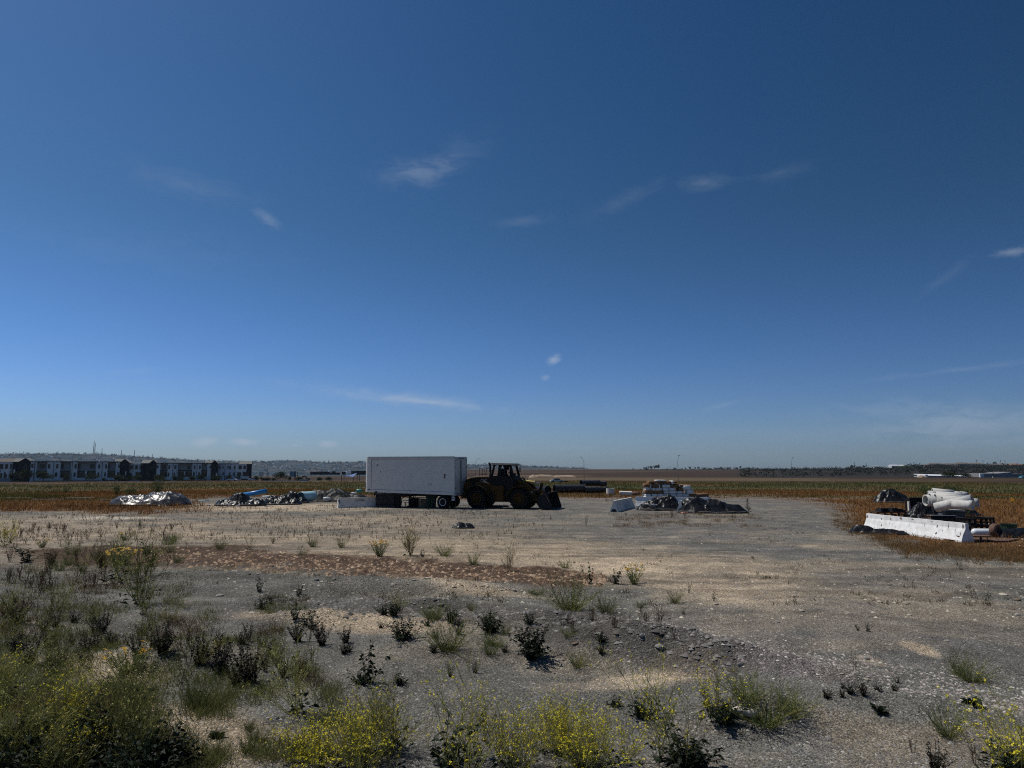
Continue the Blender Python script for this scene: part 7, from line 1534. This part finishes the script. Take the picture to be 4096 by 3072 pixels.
x, y, z = GY(1166, 335); t = thing('climbing_gym', 'small yellow and black playground frame', 'play frame', (x, y, z)); MB().box(-.7, -.4, 0, .3, 0, 2.2).build('post', 'pale_yellow', t); MB().box(-.4, .7, 0, .3, .6, 1.9).build('panel', 'black', t)
x, y, z = GY(1225, 325); tag(MB().box(-2.3, 1.8, 0, .3, 0, .8).build('low_wall', 'stucco_grey_and_shade', loc=(x, y, z)), 'low pale grey wall before the playground ring', 'wall')
x, y, z = GY(1140, 325); tag(MB().box(-8, 6.5, 0, .3, 0, .35).build('low_wall', 'beige_wall', loc=(x, y, z)), 'long low kerb wall along the edge of the green field', 'wall')
for px, s, k, lab in ((1128, 1.35, 2, 'big airy dark tree right of the townhouses'), (1060, .75, 3, 'small dark bush under the right street lamp'), (1075, .8, 3, 'dark bush just right of the lamp bush'), (1038, .75, 2, 'narrow bush by the last townhouse'), (1200, .9, 3, 'round bush below the dark posts'), (1280, .8, 3, 'bush right of the playground ring'),
                      (1245, .6, 3, 'tiny pale bush by the playground ring'), (1325, .85, 3, 'dark round bush left of the blue sail'), (1100, .7, 3, 'low bush left of the airy tree')):
    tree(TT[k], px, 328, s, lab, None, 1.1, 'field_bush')
# bright roofs and lights on the valley
for px, py, w, h, lab in ((1043, 1886, 17, 1.6, 'long white roof in the valley'), (1034, 1899.5, 3, 2.4, 'left bright white tank in the valley'), (1092, 1899, 3.4, 2.6, 'right bright white tank in the valley'), (1071, 1887, 2.5, 2, 'small bright white tank beside the lamp pole')):
    Y = 2600; s = Y / FPX; X_, _, Zc_ = P(px, py, Y); t = MB().box(-w * s / 2, w * s / 2, 0, 12, -h * s / 2, h * s / 2 + 0) ; o = t.build('valley_shed', 'ware_white', loc=(X_, Y, Zc_)); MB().box(-w * s / 2 * .9, w * s / 2 * .9, .5, 11.5, -46 - Zc_ if Zc_ > -40 else -3, -h * s / 2 - .01).build('base', 'ware_grey', o); tag(o, lab, 'shed')
# antenna masts on the hills
for px, top, w, lab in ((381.5, 1763, 6, 'tallest antenna mast, left of a pair on the hill'), (386.5, 1772, 6, 'second antenna mast, right of the tall pair'), (415, 1794, 3, 'antenna mast right of the tall pair'), (493, 1799, 3.5, 'antenna mast farther right above the dark gable'), (545, 1800, 5, 'antenna mast with a wide foot above the third townhouse'), (102, 1806, 2.5, 'faint antenna mast at far left'),
                        (264, 1812, 1.8, 'very faint thin antenna mast above the long row'), (474, 1816, 3, 'short antenna mast near the right group'), (1318, 1839, 1.6, 'short mast on the hill left of the trailer'), (617, 1817, 1.6, 'faint short mast above the third townhouse'), (1155, 1838, 1.5, 'tiny mast on the wooded knoll')):
    Y = 4700; x = (px - 2048) / FPX * Y; s = Y / FPX; zt = P(px, top, Y)[2]; zb = hill_z(px, math.hypot(x, Y)) - 4; t = thing('antenna_mast', lab, 'antenna mast', (x, Y, zb)); H = zt - zb; b = MB()
    for sx, sy in ((-1, -1), (1, -1), (0, 1)): b.bar((sx * w * s * .30, sy * w * s * .3, 0), (sx * .5, sy * .5, H), 1.5)
    n = max(4, int(H / 14))
    for k in range(n):
        f = k / n; ww = w * s * .30 * (1 - f) + .5 * f; f2 = (k + 1) / n; w2 = w * s * .30 * (1 - f2) + .5 * f2; b.bar((-ww, -ww, H * f), (w2, -w2, H * f2), .9)
    b.build('lattice', 'pole_grey', t)
# houses on the hillside
g_ = random.Random(21); hb = []
for m_ in ('ware_white', 'beige_wall', 'stucco_grey_and_shade'): 
    r_ = bpy.data.objects.new('h', None); COL.objects.link(r_); MB().box(-6, 6, -4, 4, -3, 3.5).build('wall', m_, r_); MB().prism([(-6.8, 3.5), (6.8, 3.5), (0, 6)], -4.6, 4.6).build('roof', 'roof_brown' if m_ != 'ware_white' else 'ware_roof', r_); hb.append(register(r_))
for i in range(230):
    u = g_.uniform(-200, 2250) if i % 4 else g_.uniform(1015, 1470); r = g_.uniform(3500, 4650); z = hill_z(u, r); a = math.atan((u - 2048) / FPX); k = g_.choice((0, 0, 1, 2)); o = dup(hb[k], (r * math.sin(a), r * math.cos(a), z + 2), g_.uniform(-.6, .6), 'tiny hazy house scattered over the far hillside', 'houses on the far hillside', g_.uniform(.6, 1.25)); o['category'] = 'house'; o.name = 'hillside_house'
for o in hb:
    for c in list(o.children): bpy.data.objects.remove(c)
    bpy.data.objects.remove(o)
# woods along the far ridge: one mass
def wood(name, pts, seed, lab, size=5.0, n=26, m='crown_dark'):
    g = np.random.RandomState(seed); Lf = Q()
    for (x, y, z, s) in pts:
        for k in range(n): v = g.normal(size=3) * np.array((.5, .5, .35)) * s; Lf.leaf(np.array((x, y, z + s * .5)) + v, g.normal(size=3), s * .5, s * .4, g, 0)
    tag(obj(name, Lf.me(name, m)), lab, 'woods', None, 'stuff')
g = np.random.RandomState(8); pts = []
for i in range(2600): u = g.uniform(-500, 2350); r = g.choice([g.uniform(4560, 4760), g.uniform(3450, 4700)]); a = math.atan((u - 2048) / FPX); pts.append((r * math.sin(a), r * math.cos(a), hill_z(u, r), g.uniform(4, 9) * (1.2 if g.rand() < .2 else .8)))
wood('hill_woods', pts, 1, 'hazy woods covering the far hillside and its ridge', n=16)
# ---------------------------------------------------------------- right side horizon
for i, (px, w, h, Y, k, lab) in enumerate([(2582, 17, 12, 1250, 2, 'low wide tree left of the tallest horizon group'), (2600, 15, 16, 1250, 0, 'round tree beside the tallest horizon group'), (2616, 15, 20, 1260, 1, 'left tree of the tallest horizon group'), (2628, 18, 22, 1250, 1, 'right tree of the tallest horizon group'), (2530, 6, 7, 1300, 0, 'lonely little tree on the horizon, left'),
                                   (2557, 6, 5, 1300, 0, 'tiny faint tree on the horizon'), (2664, 9, 6, 1300, 2, 'low tree right of the tallest group'), (2694, 12, 9, 1250, 2, 'umbrella tree left of the lamp pole'), (2724, 7, 7, 1280, 0, 'small round tree right of the lamp pole'), (2737, 8, 9, 1280, 0, 'small tree, second right of the lamp pole'), (2754, 11, 14, 1270, 3, 'tall narrow tree on the horizon right of the lamp'),
                                   (2776, 9, 10, 1270, 0, 'tree left of the long horizon grove'), (2788, 12, 12, 1260, 1, 'tree at the start of the long horizon grove'), (2810, 16, 9, 1260, 2, 'low tree in the long horizon grove, left'), (2832, 14, 7, 1260, 2, 'low tree in the long horizon grove, middle left'), (2858, 20, 8, 1260, 2, 'wide tree in the long horizon grove, middle'), (2880, 20, 10, 1260, 2, 'wide tree in the long horizon grove, right of middle'),
                                   (2905, 18, 9, 1260, 2, 'wide tree in the long horizon grove, right'), (2938, 15, 8, 1260, 2, 'wide tree near the right end of the grove'), (2955, 10, 12, 1270, 0, 'rounder tree near the right end of the grove'), (2985, 12, 8, 1260, 2, 'last tree of the long horizon grove'), (3005, 10, 8, 1260, 0, 'small tree right after the grove'),
                                   (3400, 20, 14, 1000, 0, 'bushy tree beside the utility pole on the hill'), (3428, 18, 9, 1000, 2, 'round low tree on the hill'), (3448, 13, 14, 1000, 1, 'umbrella tree on the hill'), (3380, 12, 4, 1000, 2, 'low shrub left of the bushy hill tree'),
                                   (3646, 14, 16, 1080, 1, 'tall tree at the left end of the hill apartments'), (3676, 16, 15, 1080, 0, 'tree between the first hill apartments'), (3692, 10, 13, 1080, 0, 'smaller tree before the hill apartments'), (3850, 8, 10, 1140, 3, 'lone tree above the apartment roofs'), (3940, 7, 9, 1140, 0, 'small round tree between the apartment groups'), (3968, 18, 13, 1140, 0, 'broad tree above the right apartments')]):
    x, y, z = GY(px, Y); s = Y / FPX; zb = max(z, P(px, 1881, Y)[2]) if px < 3100 else z; tp = TD[k]; H0 = (6, 7, 3.5, 8)[k]; W0 = (6.6, 5.6, 7.6, 4.6)[k]; 
    ybase = {True: 1877, False: 1875}[px < 3100]
    if px > 3700: ybase = 1859
    if px > 3900: ybase = 1861
    zb = P(px, ybase, Y)[2]; 
    if px > 3700: zb = z; h = h + (P(px, ybase, Y)[2] - z) / s
    sc_ = h * s / H0 * 1.05; tree(tp, px, Y, sc_, lab, None, w * s / (W0 * sc_), 'horizon_tree', min(zb, z) if px < 3700 else z)
# scrub on the dark hillside and before the apartments
g = np.random.RandomState(31); pts = []
for i in range(1700): px = g.uniform(2950, 4300); r = g.uniform(450, 960); x, y, z = GY(px, r); pts.append((x, y, z - .3, g.uniform(.8, 2.4)))
wood('hillside_scrub', pts, 2, 'dark low scrub covering the hillside at the right', n=10)
pts = []
for i in range(420): px = g.uniform(3610, 4250); Y = g.uniform(1010, 1060); x, y, z = GY(px, Y); pts.append((x, y, z - .5, g.uniform(1.5, 5)))
wood('slope_woods', pts, 3, 'dense dark trees below the hill apartments', n=22)
pts = []
for i in range(150): px = g.uniform(2560, 3080); Y = g.uniform(1230, 1300); x, y, z = GY(px, Y); pts.append((x, y, z - .5, g.uniform(1.0, 2.6)))
wood('horizon_brush', pts, 4, 'low dark brush line along the middle horizon', n=16)
def block(px0, px1, ytop, ybot, Y, m, roofm, lab, floors=3, name='apartment_building', cat='apartment building', depth=14, hip=True):
    x0 = (px0 - 2048) / FPX * Y; x1 = (px1 - 2048) / FPX * Y; z = min(gzf((x0 + x1) / 2, Y), P(px0, ybot, Y)[2]); zt = P(px0, ytop, Y)[2]; H = zt - z; t = thing(name, lab, cat, (x0, Y, z)); W_ = x1 - x0
    hr = min(3.2, H * .22) if hip else 0; MB().box(0, W_, 0, depth, 0, H - hr).build('wall', m, t)
    if hip: MB().add([(-.6, -.6, H - hr), (W_ + .6, -.6, H - hr), (W_ + .6, depth + .6, H - hr), (-.6, depth + .6, H - hr), (hr * 1.5, depth / 2, H), (W_ - hr * 1.5, depth / 2, H)], [(3, 2, 1, 0), (0, 1, 5, 4), (2, 3, 4, 5), (1, 2, 5), (3, 0, 4)]).build('roof', roofm, t)
    nb = max(1, int(W_ / 6)); vis = H * .62
    for k in range(nb):
        for f in range(floors): xx = W_ * (k + .3) / nb; zz = H - hr - 1.0 - (f + 1) * 3.0 + .8; MB().box(xx, xx + W_ / nb * .4, -.08, -.01, zz, zz + 1.6).build('window', 'window_dark', t)
    return t
for a in [(3715, 3770, 1851.5, 1876, 1090, 'beige_wall', 'roof_brown', 'first long apartment block on the right hill'), (3772, 3818, 1853, 1876, 1095, 'beige_wall', 'roof_brown', 'second apartment block on the right hill'), (3820, 3872, 1849.5, 1876, 1085, 'beige_wall', 'roof_brown', 'highest apartment block on the right hill'), (3874, 3928, 1851, 1876, 1095, 'beige_wall', 'roof_brown', 'apartment block sloping down right of the highest'),
          (3958, 3990, 1854, 1878, 1070, 'beige_wall', 'roof_brown', 'bright cornered apartment block after the gap'), (3992, 4030, 1853, 1878, 1085, 'beige_wall', 'roof_brown', 'apartment block second after the gap'), (4034, 4078, 1853.5, 1878, 1080, 'beige_wall', 'tile_red', 'red roofed apartment block near the right edge'), (4080, 4150, 1855, 1878, 1085, 'beige_wall', 'roof_brown', 'apartment block cut by the right edge'),
          (3690, 3712, 1857, 1874, 1080, 'beige_wall', 'roof_brown', 'small house before the first apartment block')]: block(*a)
for a in [(3488, 3512, 1863, 1873, 1050, 'ware_white', 'ware_roof', 'pale house on the hill left of the bright roofs', 1, 'hill_house', 'house', 10), (3556, 3588, 1859, 1869, 1080, 'ware_white', 'ware_white', 'bright white roofed house, left of the pair on the hill', 1, 'hill_house', 'house', 10), (3590, 3616, 1859.5, 1869, 1080, 'ware_white', 'ware_white', 'bright white roofed house, right of the pair on the hill', 1, 'hill_house', 'house', 10)]: block(*a)
x, y, z = GY(3612, 1030); tag(MB().lathe([(0, 15), (2.0, 12), (4.5, 0.1)], (0, 0, 0), (0, 0, 1), 14).build('green_mound', 'crown_green', loc=(x, y, P(3612, 1873, 1030)[2])), 'dark green cone shaped mound on the hill', 'mound')
x, y, z = GY(3530, 980); tag(MB().box(-28, 22, 0, 10, -1.5, 1.2).build('low_terrace', 'tile_red', loc=(x, y, P(3530, 1874.5, 980)[2])), 'long low reddish terrace on the hill below the pale house', 'terrace')
for px, top, bot, Y, lab in ((3409, 1847, 1874, 1000, 'tall utility pole beside the bushy hill tree'), (3457, 1853, 1874, 1010, 'fainter utility pole right of the umbrella tree'), (3895, 1839, 1862, 1150, 'first utility pole above the apartments'), (3921, 1841, 1862, 1150, 'second utility pole above the apartments'), (3991, 1841, 1862, 1150, 'third utility pole above the apartments'), (4008, 1841, 1862, 1150, 'fourth utility pole above the apartments'), (2676, 1864, 1877, 1300, 'faint utility pole on the middle horizon')):
    x, y, zz = GY(px, Y); H = P(px, top, Y)[2] - zz; t = thing('utility_pole', lab, 'utility pole', (x, y, zz)); MB().tube([(0, 0, 0), (0, 0, H)], .28, 6).build('pole', 'pole_grey', t)
    if px > 3500: MB().box(-1.6, 1.6, -.15, .15, H - 1.2, H - .8).build('crossarm', 'pole_grey', t)
# warehouses at the foot of the hillside
Y = 395; s = Y / FPX; S8 = 436 / 2212.
def w8(zx, zy, Y_=395): return P(3660 + zx * S8, 1830 + zy * S8, Y_)
x0, _, zt = w8(210, 348); zb = w8(210, 455)[2] - .6; t = thing('warehouse', 'long low white warehouse with a bay front at the foot of the dark hillside', 'warehouse', (x0, Y, zb)); Lw = w8(1330, 0)[0] - x0; H = zt - zb
MB().box(0, 50 * S8 * s, 0, 8, 0, H).build('wall', 'ware_white', t); MB().box(55 * S8 * s, Lw, .8, 14, 0, H - .9).build('wall', 'stucco_grey_and_shade', t); MB().add([(50 * S8 * s, .3, H - .8), (Lw, .3, H - 1.4), (Lw, 14, H - .9), (50 * S8 * s, 14, H), (50 * S8 * s, .3, H - .45), (Lw, .3, H - 1.05), (Lw, 14, H - .5), (50 * S8 * s, 14, H + .3)], [(3, 2, 1, 0), (4, 5, 6, 7), (0, 1, 5, 4), (1, 2, 6, 5), (2, 3, 7, 6), (3, 0, 4, 7)]).build('roof', 'ware_white', t)
for a, b, m in ((285, 305, 'ware_white'), (328, 342, 'ware_white'), (362, 392, 'ware_white'), (395, 455, 'ware_grey'), (458, 488, 'ware_white'), (490, 548, 'window_dark'), (800, 1080, 'window_dark'), (306, 326, 'window_dark'), (344, 360, 'window_dark')): MB().box((a - 210) * S8 * s, (b - 210) * S8 * s, .55, .79, .1, H - 1.2).build('bay', m, t)
MB().box((780 - 210) * S8 * s, (1320 - 210) * S8 * s, .0, .5, H - 1.75, H - 1.45).build('awning', 'ware_white', t)
x0, _, zt = w8(1320, 330, 385); zb = w8(1320, 460, 385)[2] - .5; t = thing('office_building', 'grey sloping roofed building with a bright white corner at the right', 'building', (x0, 385, zb)); s2 = 385 / FPX; H = zt - zb; q = lambda v: (v - 1320) * S8 * s2
MB().box(0, q(1392), 0, .8, H * .45, H).build('white_corner', 'ware_white', t); MB().box(q(1378), q(1404), -.02, .82, 0, H * .449).build('white_pillar', 'ware_white', t); MB().prism([(q(1394), 0), (q(1394), H + .15), (q(1780), H + .2), (q(1985), H + .95), (q(2040), 0)], 1.0, 16).build('wall', 'ware_grey', t)
MB().box(q(2000), q(2400), 3, 16, 0, H - .1).build('wing', 'ware_grey', t); MB().prism([(q(1780), H + .22), (q(1890), H + .62), (q(1890), H + .75), (q(1700), H + .26)], .8, 1.0).build('roof_edge', 'ware_roof', t)
for a in (1460, 1550, 1640, 1730, 1820, 1912): MB().box(q(a), q(a + 38), .93, .995, w8(0, 448, 385)[2] - zb, w8(0, 418, 385)[2] - zb).build('window', 'window_dark', t)
MB().add([(q(1110), 0, H * .22), (q(1385), 0, H * .52), (q(1385), 1, H * .52), (q(1110), 1, H * .22), (q(1110), 0, H * .27), (q(1385), 0, H * .58), (q(1385), 1, H * .58), (q(1110), 1, H * .27)], [(3, 2, 1, 0), (4, 5, 6, 7), (0, 1, 5, 4), (1, 2, 6, 5), (2, 3, 7, 6), (3, 0, 4, 7)]).build('ramp_roof', 'ware_roof', t)
for px, k, sc_, lab in ((3660 + 585 * S8, 2, .9, 'dark bush before the white warehouse bays'), (3660 + 705 * S8, 3, 1.5, 'large grey green bush before the white warehouse'), (3660 + 985 * S8, 3, 1.1, 'dark bush under the warehouse awning')): tree(TT[k], px, 380, sc_, lab, None, 1.3, 'field_bush')
for px, Y, lab in ((3660 + 1508 * S8, 375, 'dark post with pale base before the grey building'), (4076, 378, 'thin light pole by the right edge building')):
    x, y, z = GY(px, Y); H = 3.2 if Y == 375 else 4; t = thing('light_post', lab, 'post', (x, y, z)); MB().tube([(0, 0, 0), (0, 0, H)], .14, 6).build('post', 'black', t); MB().box(-.35, .35, -.3, .3, 0, .6).build('base', 'beige_wall', t)
# earth berms and litter in the far plain
def mound(px, Y, L, W_, H, m, lab, nm='earth_mound'):
    x, y, z = GY(px, Y); g = random.Random(int(px)); u, v = np.meshgrid(np.linspace(-1, 1, 40), np.linspace(-1, 1, 16)); e = np.clip(1 - np.abs(u) ** 3 - np.abs(v) ** 2, 0, 1) ** .5; Z = H * e * (.6 + .6 * fbm(u * 6 + px, v * 2, 3, 2)) - .1
    V = np.stack([u.ravel() * L / 2, v.ravel() * W_ / 2, Z.ravel()], 1); i = np.arange(15)[:, None] * 40 + np.arange(39)[None]; F = np.stack([i, i + 1, i + 41, i + 40], -1).reshape(-1, 4); tag(obj(nm, npmesh(nm, V, F, m, True), None, (x, y, z)), lab, nm.replace('_', ' '))
defmat('earth_pale', (.24, .17, .11), .95, vscale=.3, col2=(.36, .27, .19)); defmat('earth_brown', (.10, .06, .035), .95, vscale=.3, col2=(.16, .10, .06))
mound(2165, 470, 17, 7, 2.1, 'earth_pale', 'pale eroded earth bank beyond the green field, right of the loader cab'); mound(2255, 480, 16, 7, 1.5, 'earth_pale', 'lower pale earth bank right of the first'); mound(1975, 520, 30, 6, 1.0, 'earth_brown', 'flat brown bank behind the loader hood')
mound(3675, 392, 5, 4, 1.3, 'earth_pale', 'small sand heap left of the white warehouse'); mound(3860, 380, 4, 3, .8, 'earth_pale', 'low sand heap before the warehouse awning')
x, y, z = GY(2308, 300); rag(2308, 1908, 1.2, 'tarp_silver', 'silver crumpled sheet pile in the far field', 0, 0, 'sheet_pile')
for i, (px, py, L_, lab) in enumerate([(2100, 1912, 2.6, 'pale yellow board lying at the far edge of the green strip'), (1900, 1912, 4.5, 'pale board behind the loader hood, left'), (1930, 1906, 3.5, 'dark beam behind the loader handrail'), (2260, 1914, 1.8, 'dark board right of the far grey car')]):
    x, y, z = GY(px, 250); tag(MB().box(-L_ / 2, L_ / 2, -.3, .3, .05, .5).build('beam', 'wood_pale' if i < 2 else 'wood_dark', loc=(x, y, z)), lab, 'beam')
for tl_ in (TT, TD):
    for o in tl_:
        for c in list(o.children): bpy.data.objects.remove(c)
        bpy.data.objects.remove(o)
